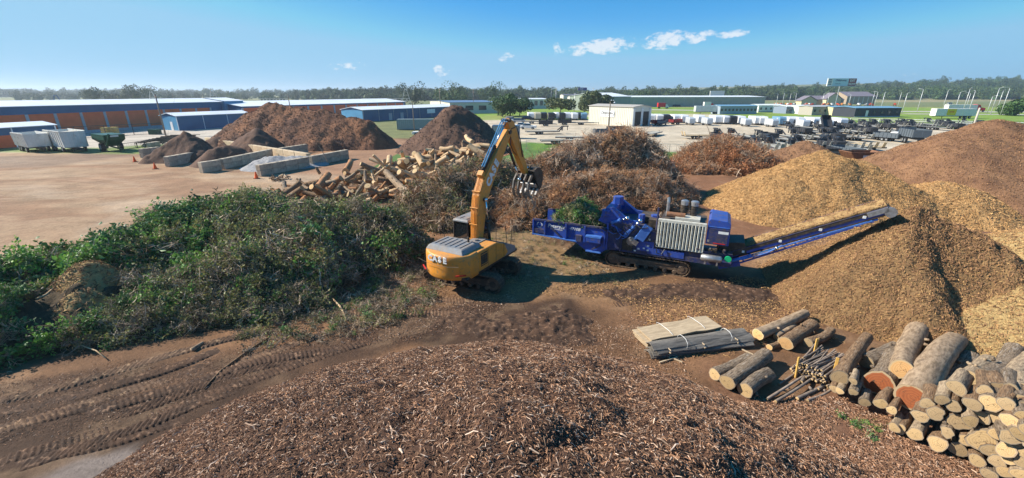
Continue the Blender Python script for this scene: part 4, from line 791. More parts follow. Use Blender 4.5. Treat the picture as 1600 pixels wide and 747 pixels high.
# discharge conveyor
A0 = Vector((3.9, 0, 1.35)); A1 = Vector((10.5, 0, 4.85)); dC = (A1-A0).normalized(); nC = Vector((-dC.z, 0, dC.x))
cv = MB()
for y in (-.72, .72): cv.beam(A0+Vector((0, y, 0))-nC*.12, A1+Vector((0, y, 0))-nC*.12, .05, .13, 1)
bl = cv.build('conveyor_frame', [mLb, mB], gd)
def beamp(nm, a, b, w, h, m, p): mb = MB(); mb.beam(a, b, w, h); return mb.build(nm, m, p)
for y in (-.76, .76):
    Y_ = Vector((0, y, 0)); beamp('side_rail', A0+Y_-nC*.34, A0.lerp(A1, .93)+Y_-nC*.30, .06, .07, mLb, bl); beamp('side_rail', A0+Y_-nC*.62+dC*.2, A0.lerp(A1, .8)+Y_-nC*.36, .06, .08, mB, bl)
    beamp('skirt', A0+Y_+nC*.05-dC*.1, A1+Y_+nC*.05, .03, .17, mBk, bl); beamp('skirt_lip', A0+Y_+nC*.145, A1+Y_+nC*.145, .05, .03, mBd, bl)
    for k in range(13): q = A0.lerp(A1, .04+k*.07); beamp('brace', q+Y_-nC*(.34), q+Y_-nC*(.62-.02*k)+dC*.2, .04, .05, mB, bl)
    for k in range(4): q = A0.lerp(A1, .15+k*.24); mb = MB(); mb.box(q+Y_*1.04-nC*.02, (.12, .06, .12)); mb.build('bearing_cap', mWh, bl)
for k in range(6): q = A0.lerp(A1, .1+k*.16); beamp('cross_member', q+Vector((0, -.74, 0))-nC*.36, q+Vector((0, .74, 0))-nC*.36, .07, .07, mBd, bl)
mb = MB(); mb.beam(A0-dC*.3+nC*.02, A1+nC*.02, 1.3, .03, 0); mb.beam(A0+nC*-.28, A1-nC*.28, 1.3, .03, 0); bt = mb.build('belt', mBk, gd)
mb = MB(); mb.tube([A1+Vector((0, -.7, 0))-nC*.14, A1+Vector((0, .7, 0))-nC*.14], .19, 18); mb.build('head_pulley', mBk, gd)
mb = MB(); mb.tube([A1+Vector((-.0, -.85, 0))-nC*.14, A1+Vector((-.0, -.74, 0))-nC*.14], .24, 14); mb.box(A1+Vector((-.5, -.8, 0))-nC*.2, (.8, .1, .22), ry=-.5); mb.build('head_motor', mSt, gd)
mb = MB(); mb.prism([(3.6, 1.2), (3.7, 2.2), (4.9, 2.35), (5.1, 1.75)], -.78, .78); fixn(mb.build('transfer_hood', mBk, gd))
cyl((3.9, -.95, 1.0), (6.4, -.8, 2.3), .55, .09, 'lift_strut', mLb, gd); rail([(4.0, -.95, 1.15), (5.0, -.97, 1.5), (6.0, -.9, 2.0), (6.6, -.85, 2.5)], 'hose', .035, mLb, gd)
gp('tail_frame', (4.3, -.7, 1.05), (1.1, .1, .5), mB, gd, ry=-.35)
mLoad = M('belt_chips', (.40, .26, .11), (.27, .165, .07), scale=3, rough=.9, bump=1, bscale=12)
# chips riding on the belt and brush lying in the trough
n = 1500; tt = rng.uniform(.12, 1, n); yy = rng.uniform(-.62, .62, n); P = np.array([tuple(A0.lerp(A1, a)+Vector((0, b, 0))+nC*(.17+.14*(1-(b/.62)**2)*c)) for a, b, c in zip(tt, yy, rng.uniform(.6, 1, n))])
mb = MB(); n2_ = 40; rings = []
for k in range(n2_+1): q = A0.lerp(A1, .1+.9*k/n2_); rings.append([tuple(q+Vector((0, b, 0))+nC*(.15+(.15 if abs(b) < .1 else .10 if abs(b) < .4 else 0)*(1+.35*math.sin(k*1.3+b*5)))) for b in (-.63, -.35, 0, .35, .63)])
loft(mb, rings, cap=False); bc_ = mb.build('belt_load', mLoad, None, True); bc_.location = gd.location; bc_.rotation_euler = gd.rotation_euler; tag(bc_, 'layer of tan brown chips riding up the grinder conveyor belt', 'wood chips')
_p = rnd_scatter('loose_chips', P, np.tile(np.array(nC)[None], (n, 1)), [tc_[3], tc_[3], tc_[0]], .3, .7, bc_, .5, 0, [.5, .4, .1])
hb = thing('trough_brush', 'leafy green brush heaped in the blue infeed trough', 'brush', gd.location, gd.rotation_euler.z)
n = 230; P = np.stack([rng.normal(-4.6, .75, n), rng.uniform(-1.15, 1.1, n), rng.uniform(1.9, 3.5, n)], 1); P[:, 2] = np.minimum(P[:, 2], 3.4-.7*np.abs(P[:, 0]+4.6)); P[:, 2] = np.maximum(P[:, 2], 2.0)
rnd_scatter('leafy_branches', P, np.tile([0, 0, 1.], (n, 1)), gr[:3]+[gr[3]], .45, .8, hb, .8, 0, [.2, .15, .5, .15])
# ================= logs, sticks, slabs, stakes, block walls =================
mBark = [M('bark_grey', (.32, .24, .165), (.085, .06, .042), scale=5, rough=.95, bump=1, bscale=7, c3=(.34, .29, .24), s3=3, stretch=(1.0, 6, 6), bdist=.06),
         M('bark_brown', (.32, .20, .11), (.10, .06, .038), scale=5, rough=.95, bump=1, bscale=7, c3=(.33, .24, .16), s3=3, stretch=(1.0, 6, 6), bdist=.06),
         M('bark_smooth', (.40, .29, .19), (.19, .13, .08), scale=3, rough=.85, bump=.6, bscale=6, c3=(.17, .12, .08), s3=2, stretch=(1, 3, 3), bdist=.03),
         M('bark_pale', (.42, .32, .21), (.17, .12, .08), scale=4, rough=.9, bump=.8, bscale=6, c3=(.2, .15, .1), s3=3, stretch=(1, 5, 5), bdist=.04)]
def endmat(name, a, b, edge, rr=1.):
    m = bpy.data.materials.new(name); m.use_nodes = True; t = m.node_tree; bs = t.nodes['Principled BSDF']; bs.inputs['Roughness'].default_value = .8
    uv = nd(t, 'ShaderNodeUVMap'); ns = nd(t, 'ShaderNodeTexNoise'); ns.inputs['Scale'].default_value = 3; lk(t, uv.outputs[0], ns.inputs[0])
    ln = nd(t, 'ShaderNodeVectorMath', operation='LENGTH'); sb = nd(t, 'ShaderNodeVectorMath', operation='SUBTRACT'); lk(t, uv.outputs[0], sb.inputs[0]); sb.inputs[1].default_value = (0, 0, 0); lk(t, sb.outputs[0], ln.inputs[0])
    r_ = vmath(t, 'ADD', ln.outputs['Value'], vmath(t, 'MULTIPLY', ns.outputs[0], .15))
    w = vmath(t, 'ADD', vmath(t, 'MULTIPLY', vmath(t, 'SINE', vmath(t, 'MULTIPLY', r_, 34.)), .33), vmath(t, 'MULTIPLY', ns.outputs[0], .7))
    mx_ = nd(t, 'ShaderNodeMix', data_type='RGBA'); lk(t, w, mx_.inputs[0]); mx_.inputs[6].default_value = (*a, 1); mx_.inputs[7].default_value = (*b, 1)
    rp_ = nd(t, 'ShaderNodeMapRange'); rp_.inputs[1].default_value = .91; rp_.inputs[2].default_value = .96; lk(t, r_, rp_.inputs[0])
    m2 = nd(t, 'ShaderNodeMix', data_type='RGBA'); lk(t, rp_.outputs[0], m2.inputs[0]); lk(t, mx_.outputs[2], m2.inputs[6]); m2.inputs[7].default_value = (*edge, 1)
    # radial drying cracks
    oi = nd(t, 'ShaderNodeObjectInfo'); hs = nd(t, 'ShaderNodeHueSaturation'); mr = nd(t, 'ShaderNodeMapRange'); mr.inputs[3].default_value = .55; mr.inputs[4].default_value = 1.1; lk(t, oi.outputs['Random'], mr.inputs[0]); lk(t, mr.outputs[0], hs.inputs['Value']); lk(t, m2.outputs[2], hs.inputs['Color'])
    sx_ = nd(t, 'ShaderNodeSeparateXYZ'); lk(t, uv.outputs[0], sx_.inputs[0]); an = vmath(t, 'ARCTAN2', sx_.outputs[1], sx_.outputs[0]); ck = vmath(t, 'ABSOLUTE', vmath(t, 'SINE', vmath(t, 'ADD', vmath(t, 'MULTIPLY', an, 1.5), vmath(t, 'ADD', vmath(t, 'MULTIPLY', ns.outputs[0], 5.), vmath(t, 'MULTIPLY', oi.outputs['Random'], 6.)))))
    ckm = vmath(t, 'MULTIPLY', vmath(t, 'LESS_THAN', vmath(t, 'MULTIPLY', ck, vmath(t, 'ADD', r_, .1)), .035), vmath(t, 'LESS_THAN', r_, .8)); m3 = nd(t, 'ShaderNodeMix', data_type='RGBA'); lk(t, ckm, m3.inputs[0]); lk(t, hs.outputs[0], m3.inputs[6]); m3.inputs[7].default_value = (.06, .04, .025, 1)
    lk(t, m3.outputs[2], bs.inputs['Base Color']); return m
mEnd = {'pale': endmat('cut_pale', (.66, .46, .23), (.48, .31, .14), (.40, .30, .2)), 'grey': endmat('cut_grey', (.52, .37, .20), (.36, .24, .125), (.3, .24, .17)), 'orange': endmat('cut_orange', (.75, .46, .20), (.62, .33, .12), (.6, .45, .26)), 'red': endmat('cut_red', (.56, .17, .055), (.38, .10, .035), (.68, .50, .30))}
def log_mesh(L, r0, r1, seed, bark, end, n=14, segs=6, bend=.03, knots=1, irr=1.):
    """log along local +X, cut faces as a separate mesh"""
    r = random.Random(seed); ph = [r.uniform(0, 6.3) for _ in range(4)]; am = [r.uniform(.02, .07)*irr, r.uniform(.02, .05)*irr, r.uniform(.0, .03)*irr]
    def rr(a, t): return (r0+(r1-r0)*t)*(1+am[0]*math.sin(2*a+ph[0])+am[1]*math.sin(3*a+ph[1]+2*t)+am[2]*math.sin(5*a+ph[2]))
    mb = MB(); rings = []; by = r.gauss(0, bend)*L; bz = r.gauss(0, bend)*L
    for i in range(segs+1):
        t = i/segs; cy = by*math.sin(PI*t); cz = bz*math.sin(PI*t); f = 1+(r.gauss(0, .02) if 0 < i < segs else 0)
        jt = [f*(1+r.gauss(0, .028)) for _ in range(n)]; rings.append([(t*L+(r.gauss(0, .01) if i in (0, segs) else 0), cy+rr(2*PI*k/n, t)*jt[k]*math.cos(2*PI*k/n), cz+rr(2*PI*k/n, t)*jt[k]*math.sin(2*PI*k/n)) for k in range(n)])
    loft(mb, rings, cap=False)
    for k in range(r.randrange(knots+1)): t = r.uniform(.2, .8); a = r.uniform(0, 6.3); p = Vector((t*L, rr(a, t)*.8*math.cos(a), rr(a, t)*.8*math.sin(a))); mb.tube([p, p+Vector((r.uniform(-.1, .1), math.cos(a)*.12, math.sin(a)*.12))], [.06, .045], 7)
    # cut ends, slightly domed, with uv = unit disc
    v = []; f = []; uv = []
    for e, rg, x in ((0, rings[0], -.004), (1, rings[-1], L+.004)):
        b = len(v); c = Vector((x, sum(p[1] for p in rg)/n, sum(p[2] for p in rg)/n)); v.append(tuple(c+Vector((.01 if e else -.01, 0, 0)))); uv.append((r.uniform(-.1, .1), r.uniform(-.1, .1))); 
        for k, p in enumerate(rg): v.append((x, p[1]*1.0, p[2]*1.0)); uv.append((math.cos(2*PI*k/n), math.sin(2*PI*k/n)))
        for k in range(n): q = (b, b+1+k, b+1+(k+1) % n); f.append(q if e else q[::-1])
    return mb, v, f, uv
def put_log(name, label, cat, a, d, L, r0, r1, bark, end, seed, group=None, roll=0., parent=None, n=14, z=None, **k):
    mb, v, f, uv = log_mesh(L, r0, r1, seed, bark, end, n=n, **k)
    o = mb.build(name, bark, parent, True); e = mesh_obj('cut_face', np.array(v), f, end, o); l = e.data.uv_layers.new(name='UVMap')
    for lp in e.data.loops: l.data[lp.index].uv = uv[lp.vertex_index]
    o.location = a; q = Vector(d).normalized().to_track_quat('X', 'Z').to_euler(); o.rotation_euler = q
    if label or group: tag(o, label, cat, group)
    return o
def log_between(name, label, px0, px1, r0, r1, bark, end, seed, lift=0., lift1=None, cat='log', group=None, **k):
    """near cut face centred on pixel px0 at height r0+lift, far end towards px1"""
    a = G(px0[0], px0[1], r0+lift); b = G(px1[0], px1[1], r1+(lift if lift1 is None else lift1)); g0 = Vector((0, 0, gzf(a.x, a.y)))
    if r0 > .15: k = dict(dict(n=24, segs=11, knots=4, irr=1.3), **k)
    return put_log(name, label, cat, a+g0, b-a, (b-a).length, r0, r1, bark, end, seed, group, **k)
B0, B1, B2, B3 = mBark; E = mEnd
LG = 'big logs lying in front of the chip heaps'
log_between('log', 'long smooth brown log at the back left of the log row', (1184, 523), (1258, 490), .24, .21, B2, E['orange'], 1, .08, .08)
log_between('log', 'short thin split log wedged between the long brown log and its thick neighbour', (1212, 527), (1242, 510), .12, .11, B2, E['orange'], 2, .0)
log_between('log', 'thick knotty brown log with an orange cut face beside the sticks', (1227, 537), (1270, 507), .28, .25, B1, E['orange'], 3, .0)
log_between('log', 'short chunk of log lying half under the thick knotty one', (1202, 543), (1222, 535), .13, .12, B1, E['orange'], 4, 0)
log_between('log', 'dark shaded stub of log right behind the yellow stakes', (1262, 536), (1298, 517), .2, .19, B1, E['grey'], 5, 0)
log_between('log', 'leftmost furrowed log of the front trio', (1116, 586), (1170, 560), .23, .21, B0, E['pale'], 6, 0)
log_between('log', 'forked furrowed log in the middle of the front trio', (1136, 598), (1196, 555), .27, .27, B0, E['pale'], 7, .06, .1)
fk = log_between('log', 'splintered grey top piece on the end of the forked log', (1185, 565), (1200, 550), .16, .12, B0, E['grey'], 8, .22, .3)
log_between('log', 'thickest bark covered log at the right of the front trio', (1164, 610), (1200, 585), .27, .26, B0, E['pale'], 9, 0)
log_between('log', 'rough brown split trunk leaning on the stick pile', (1312, 590), (1354, 527), .27, .22, B1, E['grey'], 10, .35, .3, bend=.01)
log_between('log', 'big log with a deep red heartwood cut face on the left', (1372, 599), (1398, 560), .46, .42, B0, E['red'], 11, .0, .0)
log_between('log', 'long smooth grey log with a bright orange cut face', (1409, 577), (1440, 504), .34, .36, B2, E['orange'], 12, .75, .35)
log_between('log', 'longest thick trunk with a dark red cracked cut face', (1425, 622), (1492, 532), .44, .36, B2, E['red'], 13, .45, .25, irr=1.4)
log_between('log', 'furrowed log in the shade right of the longest trunk', (1472, 605), (1516, 560), .34, .32, B0, E['grey'], 14, .3, .2)
log_between('log', 'deeply grooved grey log on top of the stack at the right', (1541, 592), (1585, 548), .30, .30, B0, E['pale'], 15, .95, .9)
log_between('log', 'shorter pale log on top of the stack left of the grooved one', (1512, 590), (1545, 565), .27, .26, B3, E['pale'], 16, .85, .8)
log_between('log', 'white flaking log on top of the stack by the right edge', (1572, 600), (1612, 560), .3, .3, B3, E['pale'], 17, .9, .9)
log_between('log', 'bark covered log lying crossways behind the red heartwood log', (1352, 565), (1400, 545), .28, .28, B0, E['grey'], 18, .1)
# the stack: cut faces look towards the lower left
SD = Vector((.75, .66, 0)).normalized(); stack = []
fpx = [(1300, 611, .13), (1312, 610, .12), (1333, 612, .13), (1332, 597, .12), (1352, 626, .16), (1375, 632, .18), (1398, 665, .15), (1392, 644, .14), (1405, 671, .17), (1430, 678, .20), (1437, 654, .2), (1465, 692, .22),
       (1496, 707, .2), (1527, 718, .17), (1462, 645, .2), (1448, 629, .16), (1498, 664, .25), (1490, 634, .16), (1517, 654, .16), (1494, 608, .2), (1538, 611, .15), (1520, 630, .18), (1547, 632, .22), (1560, 610, .18), (1578, 608, .2), (1597, 610, .2),
       (1531, 654, .19), (1552, 656, .18), (1572, 634, .17), (1592, 629, .18), (1578, 655, .18), (1598, 655, .17), (1535, 690, .3), (1510, 690, .16), (1562, 683, .2), (1580, 680, .2), (1598, 676, .2), (1550, 706, .2), (1572, 703, .2), (1594, 700, .2), (1558, 722, .17), (1580, 722, .18), (1598, 726, .18), (1545, 738, .15), (1570, 742, .16), (1595, 745, .17),
       (1480, 675, .15), (1472, 622, .15), (1612, 640, .2), (1612, 668, .2), (1615, 695, .2), (1612, 720, .2)]
def front(px): return 0
r = random.Random(3)
# ground line of the stack front runs through these picture points
fl = [(1290, 620), (1350, 640), (1400, 680), (1460, 705), (1500, 725), (1540, 745), (1620, 800)]
def stackh(px, py):
    """height of a face: march the front plane of the stack"""
    for (x0, y0), (x1, y1) in zip(fl[:-1], fl[1:]):
        if x0 <= px <= x1: yb = y0+(y1-y0)*(px-x0)/(x1-x0); break
    else: yb = 800
    base = G(px, yb); n = 0
    h = .0
    for k in range(60):
        h = k*.04; p = G(px, py, h)
        if p.y <= base.y+h*.22+.02*0: break
    return h
used = []
for k, (px, py, r0) in enumerate(sorted(fpx, key=lambda q: q[1])):
    h = max(stackh(px, py), r0*.8); a = G(px, py, h); a.z += gzf(a.x, a.y)*.5
    d = (SD+Vector((r.gauss(0, .10), r.gauss(0, .1), r.gauss(0, .02)))).normalized(); a = a+SD*r.uniform(-.12, .22)
    L = r.uniform(.75, 1.15)
    big = r0 > .24
    o = put_log('cut_log', 'cut log end with a pale grey face in the firewood stack at the lower right', 'cut log', a, d, L, r0*(1.08 if px > 1440 else 1.0), r0*(1.08 if px > 1440 else 1.0)*r.uniform(.8, 1.), r.choice([B0, B1, B1, B3]), E[r.choice(['pale', 'grey', 'grey', 'pale'])], 200+k, 'cut logs stacked in the firewood stack', n=14, segs=2, irr=2.4); o['_px'] = px; o['_h'] = h
# hidden courses behind the first row so the stack is solid
for k in range(26):
    px = r.uniform(1470, 1600); py = r.uniform(590, 650); a = G(px, py, .3+r.uniform(0, .5)); 
    put_log('cut_log', 'cut log end with a pale grey face in the firewood stack at the lower right', 'cut log', a+SD*.5-Vector((0, 0, .15)), (SD+Vector((r.gauss(0, .2), r.gauss(0, .2), 0))).normalized(), .9, .17, .17, r.choice([B0, B1, B3]), E['grey'], 300+k, 'cut logs stacked in the firewood stack', n=10, segs=2)
cs = sorted([o for o in bpy.data.objects if '_px' in o.keys()], key=lambda o: (int(o['_h']/.38), o['_px'])); cc_ = {}
for o in cs:
    c = min(int(o['_h']/.38), 6); q = cc_[c] = cc_.get(c, 0)+1; o['label'] = f"{ORD[q-1]} cut log face from the left in the {['bottom', 'second', 'third', 'fourth', 'fifth', 'sixth', 'top'][c]} course of the firewood stack"; del o['_px']; del o['_h']
# stick pile
sc0 = G(1290, 590, 0); SDs = (G(1310, 545, .4)-G(1252, 590, .4)); SDs.z = 0; SDs.normalize(); sn = Vector((SDs.y, -SDs.x, 0))
r = random.Random(21); mSk = M('stick_bark', (.27, .215, .17), (.16, .12, .095), scale=5, rough=.9, rnd=.3)
for k in range(85):
    row = k//14; u = (k % 14)/13-.5; c = G(1283, 572, .2); off = sn*(u*1.25*(1-.05*row))+Vector((0, 0, .06+row*.085)); L = r.uniform(1.5, 2.3)
    d = (SDs+Vector((r.gauss(0, .09), r.gauss(0, .09), r.gauss(0, .03)))).normalized(); p = Vector((c.x, c.y, 0))+off-SDs*L*.5+SDs*r.gauss(0, .08); ra = r.uniform(.022, .045)
    o = put_log('stick', 'straight grey stick in the loose pile between the yellow stakes', 'stick', p, d, L, ra, ra*.8, mSk, E['pale'], 400+k, 'sticks piled between the yellow stakes', n=7, segs=3, bend=.02, knots=0)
for k, (p0, p1, ra) in enumerate([((1198, 624), (1262, 583), .05), ((1212, 627), (1270, 590), .055), ((1218, 600), (1240, 585), .045), ((1246, 622), (1300, 595), .06), ((1262, 625), (1310, 600), .05), ((1252, 597), (1275, 582), .06), ((1278, 608), (1300, 592), .05)]):
    log_between('branch_pole', ['long bent pole reaching furthest left in front of the stick pile', 'second long pole lying parallel below the furthest left one', 'short pole end left of the stick pile', 'thick pole lying on the ground under the sticks', 'rightmost pole on the ground in front of the sticks', 'stubby pole poking out from under the sticks', 'small pole tucked under the right side of the sticks'][k], p0, p1, ra, ra*.8, mSk, E['pale'], 500+k, 0.02, cat='pole', n=8)
# stakes
mY = M('yellow_lumber', (.72, .45, .12), (.62, .36, .09), scale=4, rough=.7)
for k, (px, py, top, lb) in enumerate([(1243, 572, .85, 'yellow wooden stake at the left end of the stick pile'), (1270, 545, .95, 'tallest yellow stake standing behind the stick pile'), (1300, 575, .9, 'yellow stake leaning at the right front of the stick pile'), (1328, 552, .6, 'short yellow stake behind the split brown trunk')]):
    b = G(px, py+18, 0); mb = MB(); mb.beam((0, 0, -.1), (.03*(k-1), .05, top), .09, .045); o = mb.build('stake', mY); o.location = b; bevel(o, .004, 1); tag(o, lb, 'stake')
# two slab bundles
mSl = M('slab_wood', (.50, .39, .26), (.33, .25, .165), scale=1.5, rough=.95, bump=.5, bscale=12, stretch=(1, 5, 8), bdist=.02, spec=.1); mSg = M('slab_grey', (.24, .215, .185), (.11, .10, .09), scale=1.5, rough=.9, bump=.7, bscale=10, stretch=(1, 6, 8), bdist=.03, spec=.1); mCut = M('slab_cut', (.55, .43, .28), (.42, .31, .2), scale=4, rough=.8)
mStr = M('strap_white', (.7, .7, .68), rough=.5)
def bundle(name, label, p0, p1, wid, layers, m, curved):
    a = G(*p0); b = G(*p1); L = (b-a).length; ang = math.atan2(b.y-a.y, b.x-a.x); t_ = thing(name, label, 'lumber stack', a, ang); r = random.Random(int(p0[0]))
    for k in range(layers):
        mb = MB(); th = .05; z = .12+k*.115; rings = []; n = 9; hs = 8
        for i in range(n):
            x = L*i/(n-1)+(r.gauss(0, .02) if i in (0, n-1) else 0); sag = (.10*math.sin(PI*i/(n-1))*k/layers if curved else .01*math.sin(i))
            ww = wid*(1+.06*math.sin(i*1.7+k)+r.gauss(0, .03)); rings.append([(x, -ww/2+ww*j/(hs-1), z+sag*0+(.16*math.cos((j/(hs-1)-.5)*PI)-.08 if curved else 0)+th/2) for j in range(hs)]+[(x, ww/2-ww*j/(hs-1), z+(.16*math.cos((j/(hs-1)-.5)*PI)-.08 if curved else 0)-th/2) for j in range(hs)])
        loft(mb, rings); o = fixn(mb.build('slab', [m], t_, False)); o.location = (r.gauss(0, .07), r.gauss(0, .05), 0); o.rotation_euler = (0, 0, r.gauss(0, .035))
        if k < layers-0:
            for x in (.15, .5, .85):
                mb = MB(); mb.box((L*x, -.05, z-.058), (.035, wid*r.uniform(1.05, 1.35), .03)); mb.build('sticker', mCut, t_)
    for x in (.33, .8):
        ztop = .12+layers*.115; mb = MB(); mb.tube([(L*x, -wid*.53, .1), (L*x, -wid*.53, ztop-.06), (L*x, -wid*.3, ztop+(.07 if curved else -.01)), (L*x, 0, ztop+(.09 if curved else -.01)), (L*x, wid*.3, ztop+(.07 if curved else -.01)), (L*x, wid*.53, ztop-.06), (L*x, wid*.53, .1)], .01, 4); mb.build('strap', mStr, t_)
    return t_
bundle('slab_stack', 'wide pale flat milled slabs stacked at the back with straps', (1000, 537), (1105, 515), 1.0, 4, mSl, False)
bundle('slab_stack', 'dark grey curved slab bundle strapped in front of the pale one', (1014, 556), (1160, 533), .62, 4, mSg, True)
for k, (a, b) in enumerate([((1030, 568), (1058, 560)), ((1052, 562), (1066, 568)), ((1158, 547), (1178, 557)), ((1115, 520), (1135, 516))]):
    p = G(*a); q = G(*b); mb = MB(); mb.beam(Vector((0, 0, .05)), q-p+Vector((0, 0, .06)), .05, .04); o = mb.build('lath', mCut); o.location = p; tag(o, ['thin pale lath left of the dark slab bundle', 'thin lath lying before the dark slab bundle', 'pale lath between the slab bundle and the front logs', 'lath resting right of the pale slabs'][k], 'lath')
# ---- rough log heap behind the green brush ----
r = random.Random(44); mYel = M('debarked_wood', (.60, .43, .26), (.46, .30, .16), scale=2, rough=.8, bump=.5, bscale=8, bdist=.03); mOrk = M('orange_bark', (.42, .21, .09), (.28, .13, .06), scale=2, rough=.85, bump=.6, bscale=7, bdist=.04)
cnt = 0
for k in range(290):
    px = r.uniform(440, 790); u = (px-440)/335; 
    X = -24+u*20.5; Yb = 44+u*2.3+r.gauss(0, 1.9)-1.8; h = float(H_logp.h(np.array([X]), np.array([Yb]))[0]); h = max(h, 0)
    L = r.uniform(.8, 2.6); ra = r.uniform(.11, .3)*(1.1 if k % 5 else 1.3); a = r.uniform(0, 2*PI); d = Vector((math.cos(a), math.sin(a)*.7, r.gauss(.05, .35))).normalized()
    pale = u > .45 and r.random() < .62
    bark = (mYel if pale else r.choice([B1, B0, mOrk, mOrk, B2, B1])); end = E['pale' if pale or r.random() < .5 else 'orange']
    if pale: lb, g_ = 'pale split log in the heap below the dark cone', 'pale split logs in the rough log heap'
    elif bark is mOrk: lb, g_ = 'reddish log in the log heap behind the green brush', 'reddish logs in the rough log heap'
    elif bark is B0: lb, g_ = 'grey log in the log heap behind the green brush', 'grey logs in the rough log heap'
    else: lb, g_ = 'dark brown log in the heap behind the green brush', 'dark brown logs in the rough log heap'
    lb = ('thick ' if ra > .24 else 'thin ' if ra < .16 else '')+('upended ' if abs(d.z) > .35 else '')+lb+(' at its left end' if u < .3 else ' in its middle' if u < .65 else ' at its right end')
    put_log('rough_log', lb, 'log', (X-d.x*L/2, Yb-d.y*L/2, h+ra*.5+r.uniform(-.1, .45)+.5*u*r.random()), d, L, ra, ra*r.uniform(.6, 1), bark, end, 600+k, g_, n=9, segs=3)
log_between('rough_log', 'thick orange brown log leaning up at the left of the log heap', (497, 293), (513, 272), .38, .34, mOrk, E['orange'], 801, .6, 1.1)
log_between('rough_log', 'long grey trunk lying diagonally down the middle of the log heap', (640, 302), (603, 268), .36, .30, B2, E['grey'], 802, .9, 2.1)
log_between('rough_log', 'long horizontal grey trunk with a sawn end across the log heap', (606, 266), (660, 248), .38, .34, B0, E['pale'], 803, 1.9, 2.6)
log_between('rough_log', 'red orange stump sticking out of the left of the log heap', (540, 268), (548, 252), .4, .3, mOrk, E['orange'], 804, .9, 1.5)
log_between('rough_log', 'upright pale log standing on the top of the log heap', (738, 222), (728, 213), .28, .25, mYel, E['pale'], 805, 3.9, 4.4)
log_between('rough_log', 'small dark upright stump left of the log heap', (500, 272), (494, 262), .2, .18, B1, E['grey'], 806, .2, 1.0)
# loose branch pieces in the foreground mud and green heap
def branch(nm, lb, pts, hs, rs, m, cat='branch'):
    w = [G(p[0], p[1], h) for p, h in zip(pts, hs)]; w = [v+Vector((0, 0, gzf(v.x, v.y))) for v in w]; mb = MB(); a = w[0]; mb.tube([v-a for v in w], rs, 7); o = mb.build(nm, m, None, True); o.location = a; return tag(o, lb, cat)
branch('branch', 'long dark branch lying across the track marks', [(318, 608), (345, 580), (388, 548), (420, 528)], [.05]*4, [.02, .035, .045, .04], B1)
branch('branch', 'pale bent branch at the edge of the fallen twigs', [(520, 468), (532, 480), (538, 492), (541, 500)], [.3, .25, .15, .1], [.03, .045, .05, .04], mYel)
branch('branch', 'light stick poking out of the green heap', [(352, 420), (360, 436), (373, 445)], [2.0, 1.4, 1.1], [.03, .03, .025], mYel)
branch('branch', 'pale broken branch at the foot of the green heap on the left', [(100, 527), (128, 540), (150, 548), (165, 560)], [.4, .2, .12, .1], [.02, .03, .025, .02], mYel)
branch('branch', 'short pale curved branch near the left green foliage', [(56, 467), (72, 460), (86, 448)], [1.5, 1.6, 1.7], [.04, .045, .04], mYel)
branch('wood_chunk', 'split chunk of wood on the dirt before the green heap', [(300, 548), (318, 536)], [.08, .12], [.10, .06], B2, 'wood chunk')
branch('branch', 'curved pale splinter lying on the foreground mulch', [(1165, 655), (1185, 660), (1203, 668)], [.5, .55, .5], [.02, .03, .015], mYel)
branch('branch', 'small pale branch beside the excavator tracks', [(575, 430), (590, 436), (600, 446)], [.1, .1, .1], [.02, .03, .02], mYel)
for (px, py, hh, k) in [(510, 240, 3.4, 0), (1112, 205, 5.6, 1)]:
    v = G(px, py, hh); mb = MB(); mb.tube([(0, 0, 0), (-.4, 0, 1.1), (-.9, .1, 1.9)], [.05, .035, .01], 5); o = mb.build('branch', mtw); o.location = v-Vector((0, 0, .9)); tag(o, ['thin bare branch sticking up from the log heap', 'thin bare branch sticking up from the rusty brush heap'][k], 'branch')
# firewood bits by the wall, weed tuft, blue scrap
wp = G(435, 281); t_ = thing('firewood_pile', 'little pile of pale firewood pieces before the near concrete wall', 'firewood', wp); r = random.Random(8)
for k in range(26):
    mb = MB(); mb.box((0, 0, 0), (r.uniform(.3, .6), .13, .1)); o = mb.build('firewood_piece', r.choice([mYel, mCut, B2, B1]), t_); o.location = (r.gauss(0, .65), r.gauss(0, .4), r.uniform(.05, .5)); o.rotation_euler = (r.gauss(0, .6), r.gauss(0, .4), r.uniform(0, 3))
wd = G(1350, 662); mb = MB(); r = random.Random(2)
P = np.array([[wd.x+r.gauss(0, .3), wd.y+r.gauss(0, .18), .03+gzf(wd.x, wd.y)] for _ in range(14)]); wo = rnd_scatter('weed_tuft', P, np.tile([0, 0, 1.], (14, 1)), [gr[0], gr[2]], .2, .35, None, .3); tag(wo, 'small green weed tuft on the red dirt before the log stack', 'weed')
